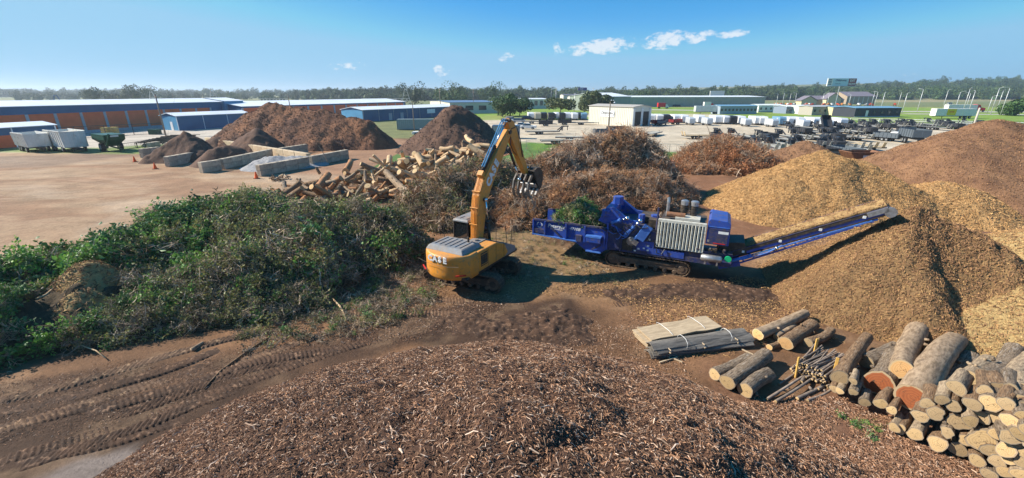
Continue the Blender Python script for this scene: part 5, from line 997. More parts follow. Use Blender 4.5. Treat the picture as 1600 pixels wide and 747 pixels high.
# ---- concrete block walls ----
mCo = M('concrete', (.48, .40, .30), (.36, .30, .225), scale=1.2, rough=.9, bump=.4, bscale=8, c3=(.24, .2, .165), s3=2.5, rnd=.12, bdist=.02); mCoT = M('tan_concrete', (.56, .44, .30), (.45, .34, .22), scale=1.2, rough=.9, bump=.4, bscale=8, rnd=.1)
_bm = {}
def block_mesh(m, L=1.8, h=.72, t=.7):
    key = (m.name, round(L, 2))
    if key not in _bm:
        mb = MB(); mb.box((0, 0, 0), (L-.03, t, h-.025)); mb.box((0, 0, h/2), (L*.25, .14, .04)); o = mb.build('block', m); C.objects.unlink(o); _bm[key] = o.data
    return _bm[key]
def wall(label, pts, courses, m=None, hh=.72):
    courses = max(courses-1, 1) if courses > 2 else courses
    m = m or mCo; P = [G(*p) for p in pts]; a = P[0]; t_ = thing('concrete_block_wall', label, 'block wall', (a.x, a.y, 0)); r = random.Random(int(pts[0][0]))
    for s, (p, q) in enumerate(zip(P[:-1], P[1:])):
        d = q-p; n = max(1, round(d.length/1.8)); L = d.length/n; ang = math.atan2(d.y, d.x)
        for c in range(courses):
            for k in range(n):
                o = bpy.data.objects.new('block', block_mesh(m, L)); C.objects.link(o); o.parent = t_; pt = p+d*((k+.5)/n)-a; o.location = (pt.x+r.gauss(0, .015), pt.y+r.gauss(0, .015), hh*(c+.5)+.02); o.rotation_euler = (0, 0, ang+r.gauss(0, .006))
                bevel(o, .02, 1)
    return t_
wall('two course concrete wall nearest the log heap', [(405, 276), (482, 261)], 3); wall('two course concrete wall continuing towards the red bank', [(486, 260), (543, 248)], 3)
wall('short front wall of stacked concrete blocks before the gravel', [(315, 271), (345, 266)], 2); wall('longer concrete wall running back along the grey gravel', [(348, 265), (425, 247)], 3)
wall('concrete wall before the leftmost brown heap', [(262, 261), (342, 245)], 3); wall('short pale wall stub behind the leftmost heap', [(222, 247), (250, 243)], 2); wall('cross wall stub behind the leftmost heap', [(234, 236), (250, 233)], 3)
wall('long tan wall closing the backs of the block bays', [(325, 226), (400, 240), (484, 255)], 3, mCoT); wall('grey wall stub beyond the tan wall by the small cone', [(392, 238), (430, 232)], 3); wall('low wall stub beyond the tan wall near the open bay', [(440, 245), (480, 238)], 2)
# cones
mCn = M('cone_orange', (.85, .12, .02), rough=.5)
for k, (px, py) in enumerate([(211, 253), (243, 264), (401, 279)]):
    t_ = thing('traffic_cone', ['orange traffic cone at the left foot of the leftmost heap', 'orange traffic cone beside the end of the leftmost bay wall', 'small orange cone at the end of the nearest concrete wall'][k], 'traffic cone', G(px, py)); mb = MB(); mb.tube([(0, 0, .04), (0, 0, .85)], [.24, .05], 12); mb.build('cone_body', mCn, t_); mb = MB(); mb.box((0, 0, .02), (.55, .55, .05)); mb.build('foot', mBk, t_)
# ================= left: buildings, trailers, fences =================
mOrW = M('orange_wall', (.80, .16, .05), (.70, .13, .04), scale=.5, rough=.6); mBlW = M('blue_wall', (.035, .12, .24), (.03, .10, .2), scale=.4, rough=.5); mLbW = M('light_blue_sunlit_wall', (.09, .30, .50), (.08, .26, .44), scale=.4, rough=.5)  # light blue: annex paint, and sunlight put into the gable colour
mRf = M('white_roof', (.78, .80, .82), (.68, .71, .74), scale=.15, rough=.45); mGrW = M('grey_wall', (.40, .41, .43), (.33, .34, .36), scale=.4, rough=.7); mCm = M('cream_metal', (.62, .60, .52), (.54, .52, .44), scale=.3, rough=.6); mSage = M('sage_metal', (.30, .34, .29), (.26, .30, .25), scale=.3, rough=.6)
mWin = M('window_glass', (.03, .05, .07), rough=.1, spec=.8); mGal = M('galvanised', (.42, .44, .45), (.32, .34, .35), scale=2, rough=.4, metal=.5); mPole = M('pole_wood', (.26, .21, .165), (.17, .135, .105), scale=2, rough=.9); mWire = M('fence_wire', (.06, .06, .06), rough=.5)
def shed(name, label, a, b, depth, h, rise, mw, mr, cat='building', base=-.2, over=.35, side=1):
    """long building: front wall from a to b (2D); runs back on the left of a->b; returns thing and local frame (x along wall, y back)"""
    a = Vector((a[0], a[1])); b = Vector((b[0], b[1])); L = (b-a).length; ang = math.atan2(b.y-a.y, b.x-a.x); t_ = thing(name, label, cat, (a.x, a.y, gzf(a.x, a.y)), ang)
    D = depth*side; mb = MB(); mb.prism([(0, base), (D, base), (D, h), (D/2, h+rise), (0, h)], 0, L, ax='x'); fixn(mb.build('wall', mw, t_))
    mb = MB(); s = 1 if D > 0 else -1; e = over*s; sl_ = rise/(D/2)*e
    mb.prism([(-e, h-sl_+.03), (D/2, h+rise+.03), (D+e, h-sl_+.03), (D+e, h-sl_+.15), (D/2, h+rise+.17), (-e, h-sl_+.15)], -over, L+over, ax='x'); r_ = fixn(mb.build('roof', mr, t_))
    return t_, L, r_
def onw(t_, nm, x, z, w, h, m, y=-.04, d=.06, parent=None): mb = MB(); mb.box((x, y, z), (w, d, h)); return mb.build(nm, m, parent or t_)
def bays(t_, L, pitch, h0, h1, mw, pil=.9, y=-.04):
    n = int(L/pitch)
    for k in range(n): onw(t_, 'wall_panel', (k+.5)*pitch, (h0+h1)/2, pitch-pil, h1-h0, mw, y)
    for k in range(n+1): onw(t_, 'pilaster', k*pitch, (h1)/2, pil-.1, h1, mGrW, y-.03, .12)
d0 = Vector((11, 55)).normalized(); pA = Vector((-115, 98)); pB = pA+d0*61
w1, L, rf1 = shed('warehouse', 'longest orange and blue storage warehouse at the left with grey pilasters', pA-d0*33.6, pB, 16, 7.0, 1.1, mBlW, mRf)
bays(w1, L, 5.6, .7, 5.2, mOrW, .7); onw(w1, 'base_strip', L/2, .35, L, .7, mGrW, -.03, .04)
w1b, L, _ = shed('blue_annex', 'light blue gabled annex at the far end of the longest orange warehouse', pB+d0*1+Vector((.5, -.2)), pB+d0*10, 14, 7.2, 1.0, mLbW, mRf)
w2_, L, _ = shed('warehouse', 'second orange warehouse with white roof behind the soil bank', (-95.5, 157), (-58.6, 245), 26, 5.4, 1.5, mBlW, mRf); bays(w2_, L, 7.2, .3, 4.9, mOrW)
ws, L, _ = shed('blue_shed', 'low blue shed with a white door in its sunlit gable end', (-93, 122), (-84, 141), 7.5, 3.9, .7, mBlW, mRf)
onw(ws, 'corner_trim', 0, 1.9, .18, 3.8, mRf, -.03, .1)
for k in (1, 2): onw(ws, 'wall_seam', L*k/3, 1.9, .12, 3.8, mRf)
mb = MB(); mb.box((-.05, 3.75, 1.9), (.04, 7.45, 3.8)); g_ = mb.build('sun_tone_gable', mLbW, ws); mb = MB(); mb.box((-.1, 2.8, 1.2), (.06, 1.1, 2.3)); mb.build('door', mRf, ws)  # lighter blue sheet paints sunlight onto the shed's gable end
wl, L, _ = shed('open_shed', 'low shed with pale roof at the far left edge behind the white trailers', Vector((-95, 91))-d0*34, (-95, 91), 7, 3.7, .6, mBlW, mRf)
for k in range(5): onw(wl, 'post', L-k*7-.1, 1.8, .2, 3.6, mRf, -.1, .12)
onw(wl, 'open_bay', L/2, 1.2, L*.96, 2.3, mOrW)
wb, L, _ = shed('blue_building', 'long blue metal building with white roof between the soil bank and dark cone', (-54, 160), (-27, 203), 12, 4.1, .9, mBlW, mRf)
for x in (13, 19): onw(wb, 'door', x, 1.3, 1.6, 2.6, mGrW)
for k in range(7): onw(wb, 'wall_seam', L*k/7+.1, 2, .15, 4, mGal)
onw(wb, 'sign', 36, 2.6, 5, 1.7, mRf, -.1); mb = MB(); mb.box((-.05, 6, 2), (.04, 11.8, 4)); mb.build('sun_tone_gable', mLbW, wb)  # gable sheet in lighter blue stands in for sun on that end
bg_, L, _ = shed('beige_building', 'long beige metal building with a blue roof edge in the middle distance', (-31, 222), (-7, 231), 55, 5.4, .5, mCm, M('blue_roof', (.12, .2, .32), (.1, .16, .26), rough=.5))
for x in (10, 17): onw(bg_, 'window', x, 2.8, 4, 2.2, mWin)
def container(label, p, ang, L, h, m, m2):
    t_ = thing('shipping_container', label, 'container', p, ang); mb = MB(); n = int(L/.28); pr = []
    for k in range(n+1): x = L*k/n; pr.append((x, (-.05 if k % 2 else 0)))
    poly = pr+[(L, 2.4), (0, 2.4)]; mb.prism(poly, .15, h, ax='z'); fixn(mb.build('body', m, t_))
    mb = MB()
    mb.box((L/2, 1.2, h+.02), (L+.05, 2.45, .1)); mb.build('roof', m2, t_)
    for x in (0, L):
        for y in (-.03, 2.43): mb = MB(); mb.box((x, y, h/2), (.16, .12, h)); mb.build('corner_post', m2, t_)
    mb = MB(); mb.box((L+.06, 1.2, h/2+.05), (.05, 2.2, h-.3)); d_ = mb.build('door', m2, t_)
    for y in (.5, 1.0, 1.5, 1.9): mb = MB(); mb.tube([(L+.1, y, .3), (L+.1, y, h-.2)], .03, 5); mb.build('lock_bar', mGal, d_)
    return t_
container('grey green corrugated shipping container beside the dark compost cone', (-32.5, 124, 0), rad(4), 12.2, 2.9, M('container_green', (.30, .36, .35), (.24, .29, .28), rough=.55), M('container_green_dark', (.22, .27, .27), rough=.55))
container('blue grey shipping container directly behind the raised boom', (-4.5, 100, 0), rad(-4), 6.1, 2.9, mGal, M('container_blue', (.06, .12, .22), (.05, .1, .18), rough=.55))
# white tipping trailers and the green cart
def wheel(parent, x, y, r=.5, w=.3, m=None):
    mb = MB(); mb.tube([(x, y-w/2, r), (x, y+w/2, r)], r, 14); o = mb.build('wheel', mHose, parent); mb = MB(); mb.tube([(x, y-w/2-.02, r), (x, y+w/2+.02, r)], r*.5, 10); mb.build('rim', m or mGal, o); return o
mWt = M('trailer_white', (.76, .75, .70), (.66, .64, .58), scale=1.2, rough=.5, c3=(.55, .50, .42), s3=1)
def tipper(label, p, ang, L, W_, h0, h1, m, name='tipping_trailer', cat='trailer', flare=.12, dark=None):
    t_ = thing(name, label, cat, p, ang); mb = MB(); tk_ = .07
    for y in (0, W_): s = -1 if y == 0 else 1; mb.prism([(y, h0), (y+s*flare, h1), (y+s*flare-s*tk_, h1), (y-s*tk_, h0)], -L, 0, ax='x')
    mb.box((-L/2, W_/2, h0), (L, W_, .1)); mb.box((-.03, W_/2, (h0+h1)/2), (.06, W_+flare, h1-h0)); mb.box((-L+.03, W_/2, (h0+h1)/2), (.06, W_+flare, h1-h0)); fixn(mb.build('tub', m, t_))
    for k in range(9): mb = MB(); mb.box((-L*k/8, -.05-flare*.5, (h0+h1)/2), (.09, .1, h1-h0), rx=flare*.5); mb.build('rib', m, t_)
    for k in range(6): mb = MB(); mb.box((.04, W_*(k+.5)/6, (h0+h1)/2), (.08, .1, h1-h0-.1)); mb.build('end_rib', m, t_)
    for y in (-flare, W_+flare): mb = MB(); mb.box((-L/2, y, h1+.04), (L+.1, .12, .1)); mb.build('top_rail', m, t_)
    mb = MB(); mb.box((-L/2+.6, W_/2, h0-.25), (L+1.2, .9, .25)); mb.beam((.2, W_/2, h0-.3), (2.0, W_/2, .5), .16, .16); mb.beam((.4, W_*.3, h0-.2), (.5, W_*.3, .1), .1, .1); mb.build('chassis', mBk, t_)
    for x in (-1.6, -L+2.9, -L+1.7):
        for y in (.1, W_-.1): wheel(t_, x, y)
    return t_
ang = math.atan2(-.5, .85)
tipper('leftmost white tipping trailer with ribbed sides parked by the fence', (-84.6, 75.4, 0), ang, 7.2, 2.9, 1.0, 3.2, mWt)
t2 = tipper('taller white tipping trailer second from the left with ribbed end', (-78.2, 75.4, 0), ang, 8.4, 3.1, .9, 3.6, mWt)
mb = MB(); mb.box((-3.6, 2.0, 3.35), (3.2, 1.9, .06), rx=.1); mb.build('load_cover', M('tan_cover', (.52, .47, .38), (.42, .38, .3), rough=.8), t2)
mGn = M('green_paint', (.012, .075, .04), (.01, .05, .03), scale=1.5, rough=.4)
gc = thing('grain_cart', 'dark green grain cart with sloping hopper right of the white trailers', 'grain cart', (-71.8, 76.2, 0), ang); mb = MB()
loft(mb, [[(-3.2, .9, .9), (-1.2, .9, .9), (-1.2, 2.1, .9), (-3.2, 2.1, .9)], [(-5.4, 0, 2.1), (.2, 0, 2.1), (.2, 3, 2.1), (-5.4, 3, 2.1)], [(-5.4, 0, 3.0), (.4, 0, 3.0), (.4, 3, 3.0), (-5.4, 3, 3.0)]]); fixn(mb.build('hopper', mGn, gc))
for k in range(6): mb = MB(); mb.beam((-5.2+k*1.05, -.05, 2.9), (-3.2+k*.4, .85, .95), .08, .06); mb.build('rib', mGn, gc)
mb = MB(); mb.beam((-.9, .4, .7), (1.6, .4, 3.1), .3, .3); mb.beam((-3, 1.5, .8), (3.0, 1.5, .5), .2, .2); mb.beam((1.2, 1.5, .7), (1.25, 1.5, 0), .1, .1); mb.build('auger_and_drawbar', mGn, gc)
mb = MB(); mb.box((.42, 1.4, 2.75), (.03, 1.3, .28)); mb.build('white_decal', mWh, gc)
for y in (.2, 2.8): wheel(gc, -2.4, y, .75, .5)
# parked dark implement frames by the verge
r = random.Random(6)
for k in range(4):
    p = G(212+14*k, 232-3*k); t_ = thing('farm_implement', ['black tine implement nearest the leftmost heap behind it', 'second black implement frame beside the gravel road', 'third low black implement frame along the verge', 'farthest black implement frame at the foot of the wooden pole'][k], 'farm implement', p, r.uniform(0, .5))
    for y in (0, 1.6, 3.2): mb = MB(); mb.beam((0, y, 1.0+.1*k), (6, y, 1.0+.1*k), .12, .12); mb.build('tool_bar', mBk, t_)
    for x in range(7): mb = MB(); mb.tube([(x*.95+.1, 0, 1.1), (x*.95+.1, -.3, .6), (x*.95+.1, .1, .05)], .04, 4); mb.build('shank', mBk, t_)
    mb = MB(); mb.beam((1, 0, 1.1), (1, 3.2, 1.1), .1, .1); mb.beam((5, 0, 1.1), (5, 3.2, 1.1), .1, .1); mb.build('cross_bar', mBk, t_); wheel(t_, 1, 1.5, .35); wheel(t_, 5, 1.5, .35)
# poles
def upole(label, base, h, r_=.16, arms=1, lean=0., m=None, rz=.5, cat='utility pole', name='utility_pole', lamp=0):
    t_ = thing(name, label, cat, (base[0], base[1], gzf(base[0], base[1])), rz); mb = MB(); mb.tube([(0, 0, -.2), (lean*h*.5, 0, h*.5), (lean*h, 0, h)], [r_, r_*.85, r_*.65], 8); mb.build('pole', m or mPole, t_, True)
    for k in range(arms): mb = MB(); mb.box((lean*h, 0, h-.5-k*1.1), (.12, 2.2, .14)); a_ = mb.build('crossarm', m or mPole, t_); mb = MB(); mb.tube([(lean*h, -.9, h-.43-k*1.1), (lean*h, -.9, h-.15-k*1.1)], .07, 6); mb.tube([(lean*h, .9, h-.43-k*1.1), (lean*h, .9, h-.15-k*1.1)], .07, 6); mb.build('insulator', mGal, a_)
    if lamp: mb = MB(); mb.tube([(lean*h, 0, h-.3), (lean*h+.4, 0, h+.3), (lean*h+1.6, 0, h+.5)], .06, 6); mb.box((lean*h+1.9, 0, h+.5), (.8, .3, .15)); mb.build('lamp_arm', m or mGal, t_)
    return t_
def gp2(px, py): v = G(px, py); return (v.x, v.y)
upole('tall wooden utility pole standing by the gravel road on the left', gp2(259, 212), 9.7, .2, 1, 0.0, rz=.9)
mb = MB(); mb.tube([(0, 0, 0), (3.2, 1.2, 9.0)], .015, 4); gw = mb.build('guy_wire', mWire); gw.location = (*gp2(262, 212), 0); tag(gw, 'thin guy wire beside the tall wooden utility pole', 'wire')
upole('slim wooden pole between the soil bank and the compost cone', gp2(648, 211), 7.9, .14, 0)
upole('grey wooden pole rising behind the dead brush heap by the white building', gp2(950, 212), 8.0, .17, 0)
upole('wooden pole with crossarm behind the soil bank', (-66, 132), 9.5, .16, 1)
upole('double crossarm pole above the blue building', (-33, 205), 12.0, .2, 2); upole('crossarm pole above the beige building', (-20, 232), 12, .2, 2); upole('pole with crossarm at the left end of the treeline fields', (-250, 330), 10, .25, 1); upole('second crossarm pole in the fields at the far left', (-262, 380), 10, .25, 1)
for k, (px, py, h) in enumerate([(868, 172, 13), (897, 178, 10), (925, 172, 13), (861, 160, 14), (720, 160, 16), (682, 160, 15)]):
    upole('pale utility pole number '.replace(' number ', ' ')+['before the round olive tree', 'over the white trailers row', 'beside the large green tree', 'in front of the low cream offices', 'left of the cream offices', 'far behind the beige building'][k], gp2(px, py), h, .18, 1, m=mGal)
# fences
def fence(label, pts, h=1.8, sp=3.2, m=mWire, rails=(0, 1), r_=.05, name='chain_fence', wires=6):
    a = Vector(pts[0]); t_ = thing(name, label, 'fence', (a.x, a.y, 0)); pm = None
    for p, q in zip(pts[:-1], pts[1:]):
        p = Vector(p); q = Vector(q); L = (q-p).length; n = max(1, int(L/sp))
        for k in range(n+1):
            c = p.lerp(q, k/n)-a
            if pm is None: mb = MB(); mb.tube([(0, 0, -.1), (0, 0, h)], r_*1.6, 6); o = mb.build('post', m, t_); pm = o.data
            else: o = bpy.data.objects.new('post', pm); C.objects.link(o); o.parent = t_
            o.location = (c.x, c.y, 0)
        for rr_ in rails: mb = MB(); mb.tube([(*(p-a), h*rr_*.97+.05), (*(q-a), h*rr_*.97+.05)], r_, 5); mb.build('rail', m, t_)
        if wires: 
            mb = MB()
            for w in range(1, wires): mb.tube([(*(p-a), h*w/wires), (*(q-a), h*w/wires)], .008, 3, cap=False)
            nn = int(L/.5)
            for w in range(nn): c = (p-a).lerp(q-a, (w+.5)/nn); mb.tube([(c.x, c.y, .05), (c.x, c.y, h)], .007, 3, cap=False)
            o = mb.build('wire_mesh', m, t_); o['kind'] = 'stuff'
    return t_
fence('tall dark chain fence in front of the orange warehouse', [gp2(60, 221), gp2(120, 216), gp2(210, 211), gp2(258, 208)], 2.6, 4)
fence('low dark fence along the grass verge beside the green cart', [gp2(168, 238), gp2(215, 231), gp2(262, 222)], 1.1, 2.5)
fence('grey chain fence along the grass strip before the trailer lot', [gp2(822, 236), gp2(900, 233), gp2(1045, 243), gp2(1170, 250), gp2(1290, 258), gp2(1420, 262), gp2(1560, 262)], 1.9, 6, mGal, (1,), .025)
mb = MB(); mb.box((0, 0, 0), (1.0, .7, 1.1)); 
for k, (px, py, c_) in enumerate([(168, 212, 0), (180, 211.5, 1), (243, 210, 2)]):
    t_ = thing(['pallet_stack', 'pallet_stack', 'utility_box'][k], ['left yellow crate stack against the warehouse fence', 'right yellow crate stack against the warehouse fence', 'squat dark green utility box by the wooden pole'][k], ['crates', 'crates', 'utility box'][k], G(px, py)); mb = MB()
    if k < 2:
        for q in range(4): mb = MB(); mb.box((0, 0, .3+q*.5), (1.6, 1.2, .4)); mb.build('crate', M('crate_yellow', (.55, .40, .12), (.4, .3, .1), rough=.7) if k == 0 and q == 0 else bpy.data.materials['crate_yellow'], t_)
    else: mb.box((0, 0, .6), (2.2, 1.6, 1.2)); mb.build('body', mGn, t_); mb = MB(); mb.box((0, 0, 1.23), (2.4, 1.8, .1)); mb.build('lid', mGn, t_)

# ================= trailer lot =================
mWb = M('pale_metal_siding', (.66, .65, .56), (.60, .58, .50), scale=.3, rough=.55); mDk = M('black_trailer', (.022, .024, .03), (.04, .042, .05), scale=1, rough=.4, spec=.5); mSv = M('silver_skin', (.62, .64, .66), (.54, .56, .58), scale=.6, rough=.35, metal=.3); mWd = M('deck_wood', (.55, .42, .24), (.44, .33, .19), scale=2, rough=.8); mWd2 = M('grey_deck', (.42, .40, .34), (.34, .32, .27), scale=2, rough=.8)
c0 = Vector((16.0, 128)); c1 = Vector((28.8, 124))
wh, L, _ = shed('white_workshop', 'pale metal workshop with sign and two open doors in the trailer lot', (26.7, 153.5), (37.7, 138), 9, 5.8, .5, mWb, M('tan_roof', (.45, .42, .37), (.38, .35, .31), rough=.6))
for k in range(26): onw(wh, 'siding_rib', .35+k*.73, 2.7, .06, 5.3, mWb)
onw(wh, 'sign_board', 8.6, 3.5, 6.0, 2.0, mRf, -.1)
text('Oklahoma', 'lettering', 1.25, mBk, wh, (8.3, -.14, 3.75), (PI/2, 0, 0), ext=.01, bold=.02, shear=.15); text('TRAILER SALES', 'small_lettering', .42, mBk, wh, (8.2, -.14, 3.0), (PI/2, 0, 0), ext=.01)
mb = MB(); mb.beam((11.2, -.16, 4.2), (11.6, -.16, 3.6), .06, .12, up=(0, 1, 0)); mb.beam((11.6, -.16, 3.6), (11.0, -.16, 2.9), .06, .12, up=(0, 1, 0)); mb.build('arrow_mark', mGal, wh)
for k, y in enumerate((2.5, 6.4)):
    mb = MB(); mb.box((L+.05, y, 2.2), (.08, 2.7, 4.4)); mb.build('door_opening', mBk, wh)
for y in (.5, 4.45, 8.4): mb = MB(); mb.box((L+.1, y, 2.7), (.14, .9, 5.3)); mb.build('door_jamb', mWh, wh)
def enclosed(m, L=5.5, h=2.2, W_=2.3):
    t_ = thing('enclosed_trailer', 'x', 'enclosed trailer'); mb = MB(); mb.prism([(0, .5), (L, .5), (L+.45, .55), (L+.45, .45+h*.8), (L, .5+h), (0, .5+h)], -W_/2, W_/2); o = fixn(mb.build('body', m, t_)); bevel(o, .08)
    mb = MB(); mb.box((-.03, 0, .5+h/2), (.05, W_*.8, h*.86)); mb.build('ramp_door', mRf, t_); mb = MB(); mb.box((L*.75, -W_/2-.02, .5+h*.45), (.8, .04, h*.8)); mb.build('side_door', mSv, t_)
    mb = MB(); mb.box((L/2, 0, .42), (L, W_*.9, .12)); mb.beam((L, -.7, .45), (L+1.6, 0, .45), .1, .1); mb.beam((L, .7, .45), (L+1.6, 0, .45), .1, .1); mb.build('frame', mDk, t_)
    for x in (L*.4, L*.4+.85):
        for y in (-W_/2-.05, W_/2+.05): wheel(t_, x, y, .34, .22)
    return t_
def flat(L=7.5, W_=2.4, m=None, goose=False, ramps=True):
    t_ = thing('flatbed_trailer', 'x', 'flatbed trailer'); mb = MB()
    for y in (-W_/2, W_/2): mb.box((L/2, y, .72), (L, .14, .22))
    for k in range(6): mb.box((L*k/5, 0, .66), (.1, W_, .12))
    mb.build('frame', mDk, t_)
    for k in range(5): mb = MB(); mb.box((L/2, -W_*.4+W_*.2*k, .78), (L-.1, W_*.19, .05)); mb.build('deck_board', m or mWd, t_)
    if goose: mb = MB(); mb.beam((L-.1, -.9, .8), (L+1.1, -.5, 1.9), .16, .25); mb.beam((L-.1, .9, .8), (L+1.1, .5, 1.9), .16, .25); mb.beam((L+1.0, 0, 1.9), (L+2.6, 0, 1.9), .5, .25); mb.beam((L+2.4, 0, 1.9), (L+2.4, 0, .9), .15, .15); mb.box((L+.9, 0, 1.3), (.1, 1.6, .9)); mb.build('gooseneck', mDk, t_)
    else: mb = MB(); mb.beam((L, -.8, .66), (L+1.6, 0, .6), .1, .14); mb.beam((L, .8, .66), (L+1.6, 0, .6), .1, .14); mb.beam((L+1.4, 0, .9), (L+1.4, 0, .1), .1, .1); mb.build('tongue', mDk, t_)
    if ramps:
        for y in (-.62, .62): mb = MB(); mb.beam((0, y, .78), (-.35, y, 1.7), .5, .06, up=(1, 0, 0)); mb.build('ramp', m or mDk, t_)
    for x in (L*.35, L*.35+.9):
        for y in (-W_/2+.25, W_/2-.25): wheel(t_, x, y, .38, .24)
    return t_
def dump(m, L=4.3, W_=2.1, tilt=0.):
    t_ = thing('dump_trailer', 'x', 'dump trailer'); mb = MB(); 
    for y in (-W_/2, W_/2): mb.box((L/2, y, 1.25), (L, .07, .9))
    mb.box((L/2, 0, .82), (L, W_, .08)); mb.box((L, 0, 1.3), (.07, W_, 1.0)); b_ = fixn(mb.build('bed', m, t_)); b_.rotation_euler = (0, -tilt, 0); b_.location = (0, 0, math.sin(tilt)*.2)
    for k in range(6):
        for y in (-W_/2-.06, W_/2+.06): mb = MB(); mb.box((L*(k+.5)/6, y, 1.25), (.08, .08, .9)); mb.build('rib', m, b_)
    mb = MB(); mb.box((L/2, 0, .62), (L, 1.2, .16)); mb.beam((L, 0, .62), (L+1.5, 0, .55), .3, .14); mb.build('frame', mDk, t_)
    mb = MB(); mb.box((-.05, -W_/4, 1.25), (.05, W_/2-.04, .85)); mb.build('gate', m, t_); mb = MB(); mb.box((-.05, W_/4, 1.25), (.05, W_/2-.04, .85)); mb.build('gate', m, t_)
    for x in (L*.4, L*.4+.85):
        for y in (-W_/2+.05, W_/2-.05): wheel(t_, x, y, .38, .24)
    return t_
rows = []
eA = enclosed(M('skin_white', (.74, .75, .76), (.66, .67, .68), scale=.5, rough=.4)); eB = enclosed(mSv, 4.2, 1.9, 1.9); eC = enclosed(M('skin_blue', (.16, .30, .42), rough=.4), 5., 2.2); eD = enclosed(M('skin_black', (.03, .03, .035), rough=.35), 5.5, 2.2); eE = enclosed(M('skin_tan', (.50, .45, .33), rough=.5), 5., 2.3)
proto = {'w': eA, 's': eB, 'b': eC, 'k': eD, 't': eE}; cn = {'w': 'white', 's': 'small silver', 'b': 'blue', 'k': 'black', 't': 'tan'}; usedp = set(); cnts = {}
def placep(key, P_, px, py, rz, label, group):
    p = G(px, py); loc = (p.x, p.y, gzf(p.x, p.y))
    if key not in usedp: usedp.add(key); t_ = P_[key]; t_.location = loc; t_.rotation_euler = (0, 0, rz)
    else: t_ = dup(P_[key], loc, rz)
    t_['label'] = label; t_['group'] = group; return t_
r = random.Random(31)
seq = 'wwkwwswswwkwswwsbwwswwsw'; tot_ = {}
def lab(k, row): 
    c_ = cnts[(k, row)] = cnts.get((k, row), 0)+1; return f"{ORD[c_-1]} {cn[k]} enclosed trailer from the left in the {row}"
for i in range(len(seq)): k = seq[i]; px = 1013+i*12.3; py = 189.5+i*.32+(3 if k == 's' else 0); placep(k, proto, px, py, rad(-96)+r.gauss(0, .06), lab(k, 'row along the field'), 'enclosed trailers in the row along the field')
for i, (k, px) in enumerate(zip('wtkkwkwwkb', (828, 838, 849, 860, 868, 876, 885, 894, 903, 911))): placep(k, proto, px, 186+(i % 2)*.5, rad(-88)+r.gauss(0, .05), lab(k, 'row left of the workshop'), 'enclosed trailers left of the workshop')
fW = flat(7.5, 2.4, mWd, False, True); fG = flat(7.5, 2.4, mWd2, False, False); fN = flat(8.5, 2.5, mWd2, True, True); dK = dump(mDk); dR = dump(M('red_trailer', (.22, .03, .03), rough=.4)); dT = dump(mDk, 4.3, 2.1, .75); dG = dump(M('grey_trailer', (.10, .12, .14), rough=.4), 4.8, 2.2)
PP = {'wood': fW, 'grey': fG, 'goose': fN, 'dump': dK, 'red': dR, 'tilt': dT, 'gdump': dG}
NM = {'wood': 'black trailer with tan wood deck', 'grey': 'black trailer with grey deck', 'goose': 'black gooseneck trailer', 'dump': 'black dump trailer', 'red': 'dark red dump trailer', 'tilt': 'black dump trailer with raised bed', 'gdump': 'dark grey dump trailer'}
def fl_(key, px, py, deg, where): placep(key, PP, px, py, rad(deg), (f"{where.split(' ', 1)[0]} {NM[key]} {where.split(' ', 1)[1].replace('of its kind ', '')}" if 'of its kind' in where else f"{NM[key]} {where}"), 'utility trailers in the sales lot')
rowsd = [('front row by the chain fence', 249, [(1195, 'wood'), (1216, 'wood'), (1240, 'grey'), (1300, 'dump'), (1318, 'grey'), (1338, 'gdump'), (1362, 'grey')], 86),
         ('second row from the chain fence', 236, [(1172, 'dump'), (1192, 'goose'), (1218, 'goose'), (1246, 'goose'), (1275, 'grey'), (1290, 'goose'), (1312, 'dump'), (1330, 'grey'), (1350, 'goose'), (1372, 'wood')], 88),
         ('third row from the chain fence', 222, [(1130, 'dump'), (1155, 'goose'), (1180, 'goose'), (1208, 'dump'), (1236, 'goose'), (1262, 'goose'), (1290, 'goose'), (1312, 'dump'), (1334, 'goose'), (1356, 'goose'), (1392, 'grey')], 92),
         ('fourth row from the chain fence', 211, [(1262, 'dump'), (1283, 'goose'), (1302, 'dump'), (1322, 'goose'), (1344, 'goose'), (1364, 'dump'), (1386, 'goose'), (1408, 'goose'), (1432, 'dump')], 96),
         ('fifth row before the white rail fence', 203, [(1272, 'goose'), (1310, 'goose'), (1330, 'dump'), (1352, 'goose'), (1372, 'goose'), (1394, 'dump'), (1412, 'goose'), (1434, 'goose'), (1458, 'goose'), (1480, 'goose'), (1500, 'dump'), (1590, 'goose')], 100),
         ('back row against the white rail fence', 199.5, [(1285+k_*12.5, ('goose', 'dump', 'goose', 'grey', 'goose')[k_ % 5]) for k_ in range(24)], 97),
         ('near cluster before the brown peaked heap', 242, [(1186, 'wood'), (1204, 'goose'), (1226, 'goose'), (1252, 'wood'), (1284, 'goose'), (1304, 'grey'), (1326, 'goose'), (1350, 'goose')], 82)]
for rn, py, its, dg in rowsd:
    cc = {}
    for px, k in its: cc[k] = cc.get(k, 0)+1; fl_(k, px, py+r.gauss(0, 1), dg+r.gauss(0, 5), f"{ORD[cc[k]-1]} of its kind in the {rn}")
fl_('tilt', 1290, 207, 75, 'tipped steeply behind the third row'); fl_('gdump', 1405, 222, 110, 'standing beside the brown mulch hill'); q_ = placep('gdump', PP, 1436, 226, rad(72), 'largest dark grey dump trailer beside the brown mulch hill', 'utility trailers in the sales lot'); q_.scale = (1.2, 1.35, 1.7); 
